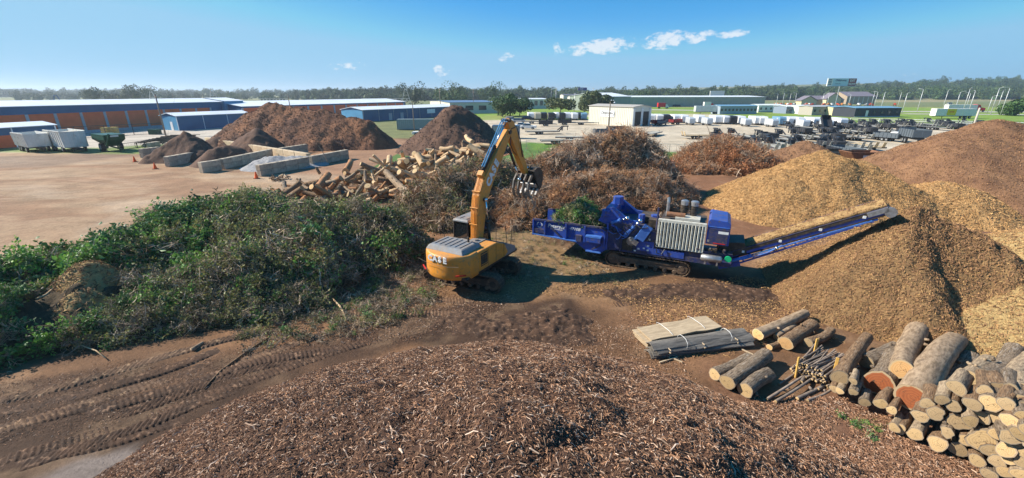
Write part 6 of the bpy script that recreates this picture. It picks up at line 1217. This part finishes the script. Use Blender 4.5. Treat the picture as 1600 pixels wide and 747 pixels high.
for k, px, py, dg, w_ in [('dump', 925, 226, 20, 'nearest the brush heap left of the workshop'), ('gdump', 928, 213, 8, 'with tall sides before the workshop wall'), ('dump', 950, 208, 15, 'right under the workshop sign'), ('grey', 845, 225, 5, 'lying low by the grass strip'), ('grey', 868, 219, -8, 'beside another by the grass strip'), ('goose', 822, 210, 10, 'behind the blue grey container'), ('red', 1018, 196, 5, 'parked beside the workshop doors'), ('gdump', 1032, 197, 60, 'next to the dark red one by the workshop'), ('red', 1048, 195, 30, 'standing alone on the open gravel'), ('grey', 1012, 214, 55, 'with its deck tilted towards the sun'), ('wood', 1068, 217, 5, 'alone in the middle of the open gravel'), ('grey', 1098, 222, 15, 'just left of the rusty brush heap'), ('goose', 815, 193, 0, 'far left below the parked cars'), ('dump', 842, 197, 0, 'at the far left edge of the gravel lot'), ('dump', 872, 195, 0, 'third along below the enclosed trailers'), ('grey', 893, 195, 0, 'close to the workshop left corner')]: fl_(k, px, py, dg, w_)
# cars
def car(m, L=4.8, pick=False):
    t_ = thing('parked_car', 'x', 'car'); mb = MB(); body = [(0, .35), (0, .95), (.3, 1.02), (1.2, 1.05), (3.6, 1.05), (4.7, .9), (4.8, .6), (4.8, .35)]; mb.prism(body, -.9, .9); o = fixn(mb.build('body', m, t_)); bevel(o, .08)
    x0, x1 = (1.6, 3.6) if pick else (.4, 3.7); mb = MB(); loft(mb, [[(x0, -.85, 1.03), (x1+.4, -.85, 1.03), (x1+.4, .85, 1.03), (x0, .85, 1.03)], [(x0+.3, -.7, 1.6), (x1-.5, -.7, 1.6), (x1-.5, .7, 1.6), (x0+.3, .7, 1.6)]]); fixn(mb.build('window', mWin, t_)); mb = MB(); mb.box(((x0+x1)/2-.1, 0, 1.62), (x1-x0-.8, 1.4, .06)); mb.build('roof', m, t_)
    for x in (.95, 3.85):
        for y in (-.85, .85): wheel(t_, x, y, .36, .22)
    return t_
cw = car(mWh); cb_ = car(M('car_black', (.02, .02, .025), rough=.3)); cr_ = car(M('car_silver', (.45, .46, .48), rough=.3, metal=.5)); cp = car(mWh, pick=True); CP = {'white car': cw, 'black car': cb_, 'silver car': cr_, 'white pickup': cp}
for k, (c_, px, py, dg, w_) in enumerate([('white car', 788, 190, 10, 'leftmost in the lot behind the container'), ('silver car', 800, 192, 0, 'beside the leftmost white one'), ('black car', 815, 188, 5, 'under the big dark tree'), ('white pickup', 800, 200, -5, 'nearest the raised boom'), ('white pickup', 838, 202, 170, 'on the open gravel beyond the low trailers'), ('white pickup', 1395, 213, 5, 'among the black trailers at the right'), ('white pickup', 645, 212, 0, 'below the grey green container'), ('white car', 905, 171, 0, 'far off beside the green tree'), ('silver car', 1480, 163, 10, 'on the highway left of the red truck'), ('black car', 1050, 167, 0, 'on the far gravel before the sage warehouse'), ('black car', 1063, 167, 180, 'second on the far gravel before the sage warehouse'), ('black car', 886, 172, 0, 'parked in the shade of the round tree')]): placep(c_, CP, px, py, rad(dg), f"{c_} {w_}", 'cars about the lots')
# rusty screen hopper beside the tan heap and the people in orange vests
hp = thing('loader_bucket', 'rusty brown v shaped hopper half hidden behind the tan chip heap', 'hopper', G(1338, 268)); mb = MB(); mb.prism([(-2.2, 2.7), (2.2, 2.7), (.9, 1.0), (-.9, 1.0)], -1.2, -1.05); mb.prism([(-2.2, 2.7), (2.2, 2.7), (.9, 1.0), (-.9, 1.0)], 1.05, 1.2); mb.beam((-2.2, 0, 2.7), (-.9, 0, 1.0), 2.3, .1); mb.beam((2.2, 0, 2.7), (.9, 0, 1.0), 2.3, .1); fixn(mb.build('hopper', mRust, hp))
mb = MB(); mb.box((0, -1.28, 1.95), (1.3, .04, .7)); mb.build('pale_panel', mWh, hp)
for x in (-.9, .9): mb = MB(); mb.beam((x, -.9, 1.1), (x*1.3, -.9, 0), .12, .12); mb.beam((x, .9, 1.1), (x*1.3, .9, 0), .12, .12); mb.build('leg', mBk, hp)
mb = MB(); mb.beam((1.2, 0, .9), (3.6, .5, .5), .3, .3); mb.build('drawbar', mBk, hp); wheel(hp, 2.4, -.5, .5); wheel(hp, 3.2, 1.0, .5)
# white rail fence
t_ = fence('white rail fence between the trailer lot and the green field', [gp2(1328, 190.5), gp2(1420, 193), gp2(1520, 196.5), gp2(1640, 200)], 1.3, 7, mWh, (.55, 1), .09, 'rail_fence', 0)
# ================= far field: trees, houses, highway, billboards =================
mTl = M('tree_leaves', (.045, .095, .022), (.025, .06, .016), scale=.15, rough=.7, rnd=.35, rndc=(.065, .10, .03)); mTk = M('tree_bark', (.14, .11, .085), (.09, .07, .055), rough=.9); mTo = M('tree_leaves_olive', (.10, .12, .035), (.06, .085, .028), scale=.2, rough=.7, rnd=.2)
def crown_mesh(mb, W_, H_, z0, n, leaf, seed, m=0, lumps=9):
    r = random.Random(seed); L = [(Vector((r.gauss(0, .3)*W_, r.gauss(0, .3)*W_, z0+H_*r.uniform(.2, .8))), r.uniform(.22, .4)) for _ in range(lumps)]
    for k in range(n):
        c, s = L[r.randrange(lumps)]; d = Vector((r.gauss(0, 1), r.gauss(0, 1), r.gauss(0.2, 1))).normalized(); p = c+Vector((d.x*W_*s, d.y*W_*s, d.z*H_*s*.9))*r.uniform(.75, 1.08)
        p.z = max(p.z, z0*.6); nn = (d+Vector((r.gauss(0, .5), r.gauss(0, .5), r.gauss(0, .5)))).normalized(); u = nn.cross(Vector((r.gauss(0, 1), r.gauss(0, 1), r.gauss(0, 1)))).normalized(); v = nn.cross(u); l = leaf*r.uniform(.6, 1.4)
        mb.add([p-u*l*.5, p-v*l*.4+nn*l*.1, p+u*l*.5, p+v*l*.4+nn*l*.1], [(0, 1, 2, 3)], m)
def tree_src(nm, W_, H_, n, leaf, seed):
    mb = MB(); crown_mesh(mb, W_, H_, H_*.12, n, leaf, seed); mb.tube([(0, 0, 0), (0, 0, H_*.5)], [.35, .2], 5, 1)
    for (x, y) in ((0, 0), (.2*W_, .1*W_), (-.22*W_, -.05*W_), (.02*W_, -.22*W_)):     # inner mass so that the crown is not see-through everywhere
        mb.tube([(x, y, H_*.22), (x, y, H_*.45), (x, y, H_*.72)], [W_*.12, W_*.26, W_*.1], 6, 0)
    return src(mb, nm, [mTl, mTk])
ts = [tree_src('crown_a', 13, 15, 420, 1.5, 1), tree_src('crown_b', 15, 13, 420, 1.5, 2), tree_src('crown_c', 11, 17, 380, 1.4, 3), tree_src('crown_d', 17, 14, 460, 1.6, 4)]
def wood(nm, lb, n, fx, s0, s1):
    P = np.array([fx() for _ in range(n)]); P[:, 2] = gz(P[:, 0], P[:, 1])-3.2; s = rng.uniform(s0, s1, (n, 1))*np.ones((n, 3)); s[:, 2] *= rng.uniform(.85, 1.15, n)
    o = scatter(nm, P, np.stack([rng.normal(0, .05, n), rng.normal(0, .05, n), rng.uniform(0, 6.3, n)], 1), s, rng.integers(0, len(ts), n), ts); tag(o, lb, 'trees'); return o
R_ = random.Random(77)
wood('treeline', 'long dark treeline closing the plain in the middle distance', 1500, lambda: (lambda x: (x, 640+R_.uniform(0, 90)+.06*x+25*math.sin(x/70.), 0))(R_.uniform(-300, 620)), .6, 1.15)
wood('far_treeline', 'far hazy treeline at the left on the low rise', 900, lambda: (R_.uniform(-2600, 100), R_.uniform(1000, 1500), 0), .9, 1.3)
wood('hazy_woods', 'nearer scattered woods at the left behind the warehouses', 150, lambda: (R_.uniform(-900, -250), R_.uniform(620, 900), 0), .5, .95)
wood('wooded_hill', 'dark wooded hill rising at the right beyond the highway', 1900, lambda: (lambda u: (300+u*1500, 660+R_.uniform(0, 1)**1.3*480-60*u, 0))(R_.random()), .75, 1.2)
def tree(label, base, W_, H_, m=None, seed=1, n=900, leaf=.7, trunk=.2):
    t_ = thing('tree', label, 'tree', (base[0], base[1], gzf(base[0], base[1]))); r = random.Random(seed); mb = MB(); mb.tube([(0, 0, -.2), (.1, 0, H_*trunk), (.0, .1, H_*.7)], [.035*H_, .025*H_, .006*H_], 8)
    for k in range(6): a = k*1.1+r.random(); z = H_*(trunk+.06*k); mb.tube([(0, 0, z), (W_*.18*math.cos(a), W_*.18*math.sin(a), z+H_*.14), (W_*.34*math.cos(a), W_*.34*math.sin(a), z+H_*.24)], [.014*H_, .009*H_, .004*H_], 5)
    mb.build('trunk', mTk, t_, True); mb = MB(); crown_mesh(mb, W_, H_*(1-trunk), H_*trunk*1.0, n*2, min(leaf*1.25, 1.0), seed, 0, 14); mb.tube([(0, 0, H_*(trunk+.1)), (.1*W_, 0, H_*.45), (0, .05*W_, H_*.72)], [W_*.1, W_*.2, W_*.08], 7); o = mb.build('crown', m or mTl, t_); o['kind'] = 'stuff'; return t_
def gpz(px, Y): v = atY(px, 160, Y); return (v.x, Y)
tree('big dark tree behind the raised boom', gpz(797, 200), 10, 9.5, None, 3, 1500, .6, .1); tree('smaller dark tree right of the one behind the boom', gpz(812, 205), 8, 7.5, None, 4, 900, .6, .12); tree('small light green tree left of the one behind the boom', gpz(785, 196), 6, 6, mTo, 5, 600, .5, .15)
tree('round olive tree with a forked trunk beyond the enclosed trailers', gpz(876, 215), 10, 7.5, mTo, 6, 900, .8, .3); tree('large green tree left of the workshop in the distance', gpz(928, 225), 10, 11, mTo, 7, 1500, .9, .12); tree('darker tree attached to the right of the large green one', gpz(942, 232), 8, 9, None, 8, 900, .8, .12)
tree('lone round tree at the right edge of the green field', gpz(1592, 205), 7.5, 8, None, 9, 1500, .8, .06); tree('dark crowned tree on the left horizon', gpz(150, 420), 15, 15, None, 10, 1000, 1.2, .05); tree('wide dark tree on the left horizon near the wooden pole', gpz(213, 430), 17, 17, None, 11, 1200, 1.3, .05); tree('low tree between the two dark ones on the left horizon', gpz(182, 440), 11, 10, None, 12, 600, 1.2, .05)
for k, (px, Y, H_) in enumerate([(648, 400, 17), (712, 420, 19), (770, 430, 19), (700, 380, 13), (1010, 460, 12)]): tree(['dark round tree above the second orange warehouse', 'tall tree over the beige building', 'tall tree at the right end of the beige building', 'short broad tree over the beige roof', 'small tree above the sage warehouse roof'][k], gpz(px, Y), 16, H_, None, 30+k, 900, 1.2, .08)
# mid-far buildings
def fshed(nm, label, pa, Ya, pb, Yb, dep, h, rise, mw, mr, cat='building'): return shed(nm, label, gpz(pa, Ya), gpz(pb, Yb), dep, h, rise, mw, mr, cat)
mDr = M('dark_roof', (.12, .12, .15), rough=.7); mYw = M('yellow_siding', (.62, .53, .32), rough=.7); mPr = M('purple_grey_roof', (.20, .18, .21), (.16, .14, .17), rough=.8); mBr_ = M('brick_tan', (.36, .28, .2), rough=.8); mChar = M('charcoal_siding', (.04, .045, .06), rough=.6); mBm = M('blue_metal_roof', (.16, .30, .42), rough=.45)
f_, L, _ = fshed('office_building', 'low cream office with dark windows beyond the small tree', 803, 290, 858, 300, 20, 6, .5, mCm, mRf)
for x in (16, 20): onw(f_, 'window', x, 3.6, 2.2, 3, mWin)
onw(f_, 'blue_banner', 7, 3.2, 6, 3.2, M('banner_blue', (.1, .2, .5), (.6, .65, .7), scale=.5, rough=.6))
fshed('low_building', 'low tan building left of the large green tree', 891, 330, 925, 330, 18, 7, .8, mCm, mDr)
f_, L, _ = fshed('gabled_warehouse', 'grey gabled warehouse behind the workshop', 948, 250, 985, 262, 30, 8, 2.0, mSage, mRf)
fshed('small_white_shed', 'small white arched shed before the grey gabled warehouse', 940, 240, 960, 240, 8, 5, 1.2, mRf, mRf)
f_, L, _ = fshed('sage_warehouse', 'very long sage green warehouse with white roof edge', 982, 330, 1195, 350, 40, 7.0, .8, mSage, mRf)
for k in range(14): onw(f_, 'wall_seam', L*(k+.5)/14, 3.4, .3, 6.6, mGrW)
f_, L, _ = fshed('low_tan_hangar', 'low tan building left of the billboard with flat roof', 880, 420, 940, 420, 30, 8, .8, mCm, mDr)
def mobile(label, pa, pb, Y, m, h=3.2, mr=None, nw=5, dep=8):
    t_, L, _ = fshed('mobile_home', label, pa, Y, pb, Y+2, dep, h, .5, m, mr or mRf, 'mobile home')
    for k in range(nw): onw(t_, 'window', L*(k+.5)/nw, h*.55, 1.0, 1.1, mWin, -.06)
    onw(t_, 'skirt', L/2, .25, L, .5, mGrW, -.05); return t_
mobile('grey blue mobile home with white framed windows', 1127, 1185, 218, M('mobile_blue', (.30, .36, .42), rough=.6), 3.8, mBm, 10); mobile('white mobile home left of the grey ones', 1187, 1226, 240, mWh, 3.6); mobile('blue grey modular unit between white ones', 1231, 1250, 225, M('mobile_slate', (.2, .25, .33), rough=.6), 3.4); mobile('pale mobile home in the middle of the row', 1251, 1272, 222, mWh, 3.6, None, 3)
mobile('taupe mobile home with dark windows', 1272, 1304, 208, M('mobile_taupe', (.38, .35, .30), rough=.6), 3.8, mGrW, 4); mobile('yellow cream mobile home left of the charcoal one', 1307, 1340, 205, mYw, 3.6, mBm, 4); mobile('charcoal mobile home with a blue metal roof and white door', 1340, 1412, 190, mChar, 3.8, mBm, 6, 12); onw(bpy.data.objects['mobile_home.006'], 'door', 5.5, 1.6, 1.2, 2.6, mWh, -.1)
def semi_trailer(label, pa, Y, L, m, yellow=False, rz=0.):
    x, y = gpz(pa, Y); t_ = thing('semi_trailer', label, 'semi trailer', (x, y, gzf(x, y)), rz); mb = MB(); mb.box((L/2, 0, 2.5), (L, 2.6, 2.8)); bevel(mb.build('box', m, t_), .05); 
    for k in range(14): mb = MB(); mb.box((L*(k+.5)/14, -1.32, 2.5), (.08, .04, 2.6)); mb.build('rib', m, t_)
    if yellow: mb = MB(); mb.box((L*.38, -1.36, 2.6), (L*.22, .05, 2.5)); mb.build('yellow_panel', M('panel_yellow', (.75, .55, .02), rough=.5), t_); mb = MB(); mb.box((L*.38, -1.40, 2.7), (L*.12, .03, .5)); mb.build('printed_mark', M('mark_orange', (.7, .25, .03), rough=.5), t_)
    mb = MB(); mb.box((L/2, 0, .95), (L*.95, 1.0, .25)); mb.beam((L*.2, -.9, .9), (L*.2, -.9, .1), .15, .15); mb.build('chassis', mBk, t_)
    for q in (L*.78, L*.87):
        for yy in (-1.1, 1.1): wheel(t_, q, yy, .5, .3)
    return t_
semi_trailer('white semi trailer with a yellow panel standing in the green field', 1463, 182, 16.5, mWh, True); st = semi_trailer('white semi trailer hauled by the red truck on the highway', 1481, 245, 16, mWh)
tr = thing('red_truck', 'red semi truck tractor driving on the highway', 'truck', (*gpz(1524.5, 245), 0)); mRT = M('truck_red', (.62, .02, .03), rough=.35)
mb = MB(); mb.prism([(0, .9), (0, 3.9), (.4, 4.1), (2.2, 3.7), (2.9, 2.5), (5.2, 2.2), (5.4, 1.8), (5.4, .7)], -1.2, 1.2); o = fixn(mb.build('cab', mRT, tr)); bevel(o, .08); mb = MB(); mb.box((2.1, -1.22, 2.6), (1.1, .04, .7)); mb.build('window', mWin, o)
for q in (.6, 4.5, -.9):
    for yy in (-1.1, 1.1): wheel(tr, q, yy, .52, .3)
semi_trailer('grey semi trailer parked on the far gravel strip', 1087, 222, 13, mSv)
for k, (px, Y, lb) in enumerate([(1028, 300, 'red and white truck before the sage warehouse'), (1100, 330, 'red and white box truck partly behind the grey trailer')]):
    t_ = thing('box_truck', lb, 'truck', (*gpz(px, Y), 0)); mb = MB(); mb.box((2.5, 0, 2.4), (5, 2.4, 2.6)); mb.build('box', mWh if k else mRT, t_); mb = MB(); mb.prism([(5.1, .6), (5.1, 2.8), (6.3, 2.7), (6.8, 1.8), (7.4, 1.6), (7.4, .6)], -1.1, 1.1); fixn(mb.build('cab', mRT if k else mWh, t_))
    for q in (1.2, 6.4):
        for yy in (-1.1, 1.1): wheel(t_, q, yy)
# restaurant-like houses with yellow gables
def gable_house(label, pa, pb, Y, h, rise, dep, mw, mr): return fshed('house', label, pa, Y, pb, Y, dep, h, rise, mw, mr)
g1, L, _ = gable_house('long tan building with a purple grey roof below the wooded hill', 1322, 1366, 420, 7, 4, 24, mBr_, mPr)
for k in range(6): onw(g1, 'pilaster', L*(k+.5)/6, 3.5, .8, 6.8, mCm)
g2_, L, _ = gable_house('lower purple roofed wing left of the long tan building', 1268, 1318, 400, 4.5, 3.0, 18, mBr_, mPr)
for k, (px, Y, w, h) in enumerate([(1302, 395, 13, 9.5), (1264, 385, 13, 7)]):
    x, y = gpz(px, Y); t_ = thing('gable_porch', ['taller yellow gable porch beside the billboard post', 'lower yellow gable porch at the left end'][k], 'building', (x, y, gzf(x, y))); mb = MB(); mb.prism([(-w/2, 0), (w/2, 0), (w/2, h*.55), (0, h), (-w/2, h*.55)], 0, 8); fixn(mb.build('wall', mYw, t_)); mb = MB(); mb.prism([(-w/2-.8, h*.5), (0, h+.2), (w/2+.8, h*.5), (w/2+.8, h*.5+.4), (0, h+.7), (-w/2-.8, h*.5+.4)], -.6, 8.5); fixn(mb.build('roof', mPr, t_))
# red machines / merchandise row
r = random.Random(15); mRed = [M('machine_red', (.50, .07, .03), rough=.5), M('machine_orange', (.60, .22, .04), rough=.5), mWh, mGal]
for k in range(34):
    px = r.choice([r.uniform(1215, 1268), r.uniform(1270, 1400)]); x, y = gpz(px, r.uniform(360, 375)); t_ = thing('parked_tractor', f'small red or orange machine in the display row before the purple roofed buildings', 'tractor', (x, y, gzf(x, y)), r.uniform(0, 6), 'machines in the far display row'); m_ = r.choice(mRed[:2]+mRed); mb = MB(); mb.prism([(0, .5), (0, 1.3), (1.2, 1.4), (1.3, 2.1), (2.4, 2.1), (2.6, .6)], -.7, .7); fixn(mb.build('body', m_, t_))
    for q in (.5, 2.1):
        for yy in (-.8, .8): wheel(t_, q, yy, .45+.15*(q > 1), .3)
# highway
def strip_mesh(nm, pts, w, m, z=.012):
    v = []; f = []
    P_ = [Vector(p) for p in pts]
    dense = [P_[0]]
    for a, b in zip(P_[:-1], P_[1:]): n = max(2, int((b-a).length/15)); dense += [a.lerp(b, k/n) for k in range(1, n+1)]
    for i, p in enumerate(dense):
        d = (dense[min(i+1, len(dense)-1)]-dense[max(i-1, 0)]).normalized(); n_ = Vector((-d.y, d.x))
        for s in (-1, -.33, .33, 1): q = p+n_*w/2*s; v.append((q.x, q.y, gzf(q.x, q.y)+z))
    for i in range(len(dense)-1):
        for k in range(3): f.append((i*4+k, i*4+4+k, i*4+5+k, i*4+1+k))
    o = mesh_obj(nm, np.array(v), [q[::-1] for q in f], m); tag(o, kind='structure'); return o
mRoad = M('highway_concrete', (.48, .45, .40), (.42, .39, .34), scale=.2, rough=.85)
strip_mesh('highway', [gpz(900, 300), gpz(1130, 262), gpz(1400, 252), gpz(1600, 244), gpz(1900, 240)], 12, mRoad, .05); strip_mesh('frontage_road', [gpz(1420, 222), gpz(1600, 215), gpz(1900, 212)], 7, mRoad, .04)
strip_mesh('gravel_road', [(-160, 82), (-95, 92), (-74, 110), (-70, 150), (-62, 230)], 7, M('gravel_road_surface', (.50, .44, .36), (.43, .37, .3), scale=.5, rough=.9), .03)
# highway rail and lamp posts
mLp = M('lamp_post_metal', (.55, .56, .56), rough=.4, metal=.3)
for k, (px, pyt, Y) in enumerate([(1409, 144, 280), (1418, 146, 225), (1443, 140, 250), (1482, 141, 260), (1501, 144, 250), (1516, 139, 230), (1517, 146, 280), (1524, 143, 215), (1551, 151, 230), (1562, 138, 215), (1568, 142, 235), (1578, 138, 205), (1288, 146, 300), (1296, 147, 330), (1330, 148, 310), (1367, 144, 330), (1372, 144, 280), (1383, 145, 250), (1226, 145, 330), (1216, 147, 330), (1236, 147, 350), (1245, 146, 360)]):
    p = atY(px, pyt, Y); h = max(p.z-gzf(p.x, Y), 5); upole('', (p.x, Y), h, .16, 0, 0, mLp, R_.uniform(0, 6.3), 'street lamp', 'street_lamp', 1)
_l = sorted([o for o in bpy.data.objects if o.name.startswith('street_lamp')], key=lambda o: o.location.x/o.location.y)
for k, o in enumerate(_l): o['label'] = f"{ORD[k]} pale street lamp from the left along the highway at the right"; o['group'] = 'street lamps along the highway'
upole('thick pale wooden post in the green field beside the brown hill', gpz(1534, 120), 6.2, .3, 0, m=M('pale_post', (.45, .42, .36), rough=.8))
# billboards
def billboard(label, pa, pb, pyt, pyb, Y, rz=0.):
    a = atY(pa, pyt, Y); b = atY(pb, pyb, Y); w = b.x-a.x; h = a.z-b.z; c = Vector(((a.x+b.x)/2, Y)); g = gzf(c.x, Y); t_ = thing('billboard', label, 'billboard', (c.x, Y, g), rz); zc = (a.z+b.z)/2-g
    mb = MB(); mb.box((0, 0, zc), (w, .8, h)); o = mb.build('panel', mWh, t_); mb = MB(); mb.tube([(0, .9, -.3), (0, .9, zc)], max(.35, h*.07), 10); mb.build('post', mBk if h > 6 else mGal, t_); mb = MB(); mb.box((0, -.7, zc-h/2-.2), (w, 1.2, .15)); mb.build('catwalk', mGal, t_); return t_, w, h, zc
bb, w, h, zc = billboard('large billboard reading Oklahoma and exit now above the yellow gables', 1294, 1336, 122.5, 134.5, 330)
def bpanel(x0, x1, z0, z1, m, y=-.43): mb = MB(); mb.box(((x0+x1)/2, y, (z0+z1)/2), (x1-x0, .04, z1-z0)); mb.build('printed_area', m, bb)
bpanel(-w*.32, w*.22, zc-h*.46, zc+h*.46, M('pale_blue_print', (.42, .58, .68), rough=.6)); bpanel(w*.22, w*.49, zc-h*.48, zc+h*.48, M('maroon_print', (.22, .04, .07), rough=.6))
bw = M('navy_print', (.02, .04, .12), rough=.6)
text('Oklahoma', 'lettering', h*.36, bw, bb, (-w*.05, -.47, zc+h*.24), (PI/2, 0, 0), bold=.05, ext=.01); text('TRAILER', 'lettering', h*.2, bw, bb, (-w*.14, -.47, zc-h*.2), (PI/2, 0, 0), ext=.01); text('EXIT', 'lettering', h*.40, mWh, bb, (w*.355, -.47, zc+h*.2), (PI/2, 0, 0), bold=.06, ext=.01, sx=.9); text('NOW', 'lettering', h*.40, mWh, bb, (w*.355, -.47, zc-h*.24), (PI/2, 0, 0), bold=.06, ext=.01, sx=.9)
for k in range(4): bpanel(-w*.47, -w*.36, zc+h*(.32-k*.2)-h*.05, zc+h*(.32-k*.2)+h*.05, bw)
b2, w, h, zc = billboard('small dark blue billboard above the treeline in the middle', 903, 917, 136.8, 141.2, 480); mb = MB(); mb.box((0, -.43, zc), (w*.98, .04, h*.96)); mb.build('printed_area', M('royal_blue_print', (.02, .03, .18), rough=.5), b2); text('SALES', 'lettering', h*.5, mWh, b2, (-w*.1, -.47, zc), (PI/2, 0, 0), bold=.05, ext=.01)
b3, w, h, zc = billboard('grey backed double billboard before the treeline', 1110, 1131, 142, 149.5, 420)
# pale structures in the distance at the left
for k, (pa, pb, Y, h, lb) in enumerate([(565, 640, 330, 6, 'long pale steel truss lying beyond the second orange warehouse'), (300, 345, 300, 6, 'pale lattice boom laid out in the far equipment yard'), (405, 450, 320, 6, 'short pale lattice frame in the far yard behind the soil bank'), (165, 215, 290, 5, 'rusty lattice frame in the yard behind the longest warehouse')]):
    a = gpz(pa, Y); b = gpz(pb, Y); L = b[0]-a[0]; t_ = thing('lattice_truss', lb, 'steel truss', (a[0], a[1], 0)); n = 9
    for z in (1.5, h): mb = MB(); mb.beam((0, 0, z), (L, 0, z), .35, .35); mb.build('chord', mCm, t_)
    for q in range(n): mb = MB(); mb.beam((L*q/n, 0, 1.5), (L*(q+.5)/n, 0, h), .22, .22); mb.beam((L*(q+.5)/n, 0, h), (L*(q+1)/n, 0, 1.5), .22, .22); mb.build('lacing', mCm, t_)
    for q in (.1, .5, .9): mb = MB(); mb.box((L*q, 0, .7), (1.5, 2, 1.5)); mb.build('support', mGrW, t_)
for k, (px, Y, h) in enumerate([(635, 330, 13), (335, 300, 13), (240, 300, 11), (90, 250, 9)]):
    x, y = gpz(px, Y); t_ = thing('derrick_frame', ['pale a frame derrick beyond the second orange warehouse', 'pale derrick left of the soil bank on the horizon', 'small derrick beside the wooden utility pole', 'dark blue drilling rig mast at the far left'][k], 'derrick', (x, y, 0))
    for s in (-1, 1): mb = MB(); mb.beam((s*4, 0, 0), (s*.6, 0, h), .3, .3); mb.build('leg', mCm if k < 3 else mBlW, t_)
    for z in (.35, .65, .95): mb = MB(); mb.beam((-4+3.4*z, 0, h*z), (4-3.4*z, 0, h*z), .25, .25); mb.build('brace', mCm if k < 3 else mBlW, t_)
r = random.Random(51)
for k in range(30):
    px = r.uniform(100, 420); Y = r.uniform(230, 300); x, y = gpz(px, Y); t_ = thing('stored_equipment', 'piece of oilfield equipment in the yard behind the longest warehouse', 'equipment', (x, y, 0), r.uniform(0, 3), 'oilfield equipment behind the warehouse'); m_ = r.choice([mGal, mCm, mRust, mGrW, mBlW, mCm]); L = r.uniform(4, 10)
    mb = MB(); mb.box((0, 0, .5), (L, 2.2, .5)); mb.build('skid', mBk, t_); mb = MB(); (mb.tube([(-L*.35, 0, 1.7), (L*.35, 0, 1.7)], .9, 10) if k % 2 else mb.box((0, 0, 1.8), (L*.6, 2, 2))); mb.build('tank', m_, t_); mb = MB(); mb.box((L*.4, 0, 1.6), (.6, 1.5, 2.4)); mb.build('cabin', m_, t_)
# ---- haze ----
hz_ = MB(); hz_.box((0, 2300, 33), (9600, 5200, 70)); ho = hz_.build('haze', []); hm = bpy.data.materials.new('haze_air'); hm.use_nodes = True; t = hm.node_tree
for n in list(t.nodes):
    if n.type == 'BSDF_PRINCIPLED': t.nodes.remove(n)
pv = t.nodes.new('ShaderNodeVolumePrincipled'); pv.inputs['Color'].default_value = (.75, .87, 1, 1); pv.inputs['Density'].default_value = .00023; pv.inputs['Anisotropy'].default_value = .3; t.links.new(pv.outputs[0], [n for n in t.nodes if n.type == 'OUTPUT_MATERIAL'][0].inputs['Volume'])
ho.data.materials.append(hm); tag(ho, 'thin pale summer haze over the whole plain', 'haze', kind='stuff')
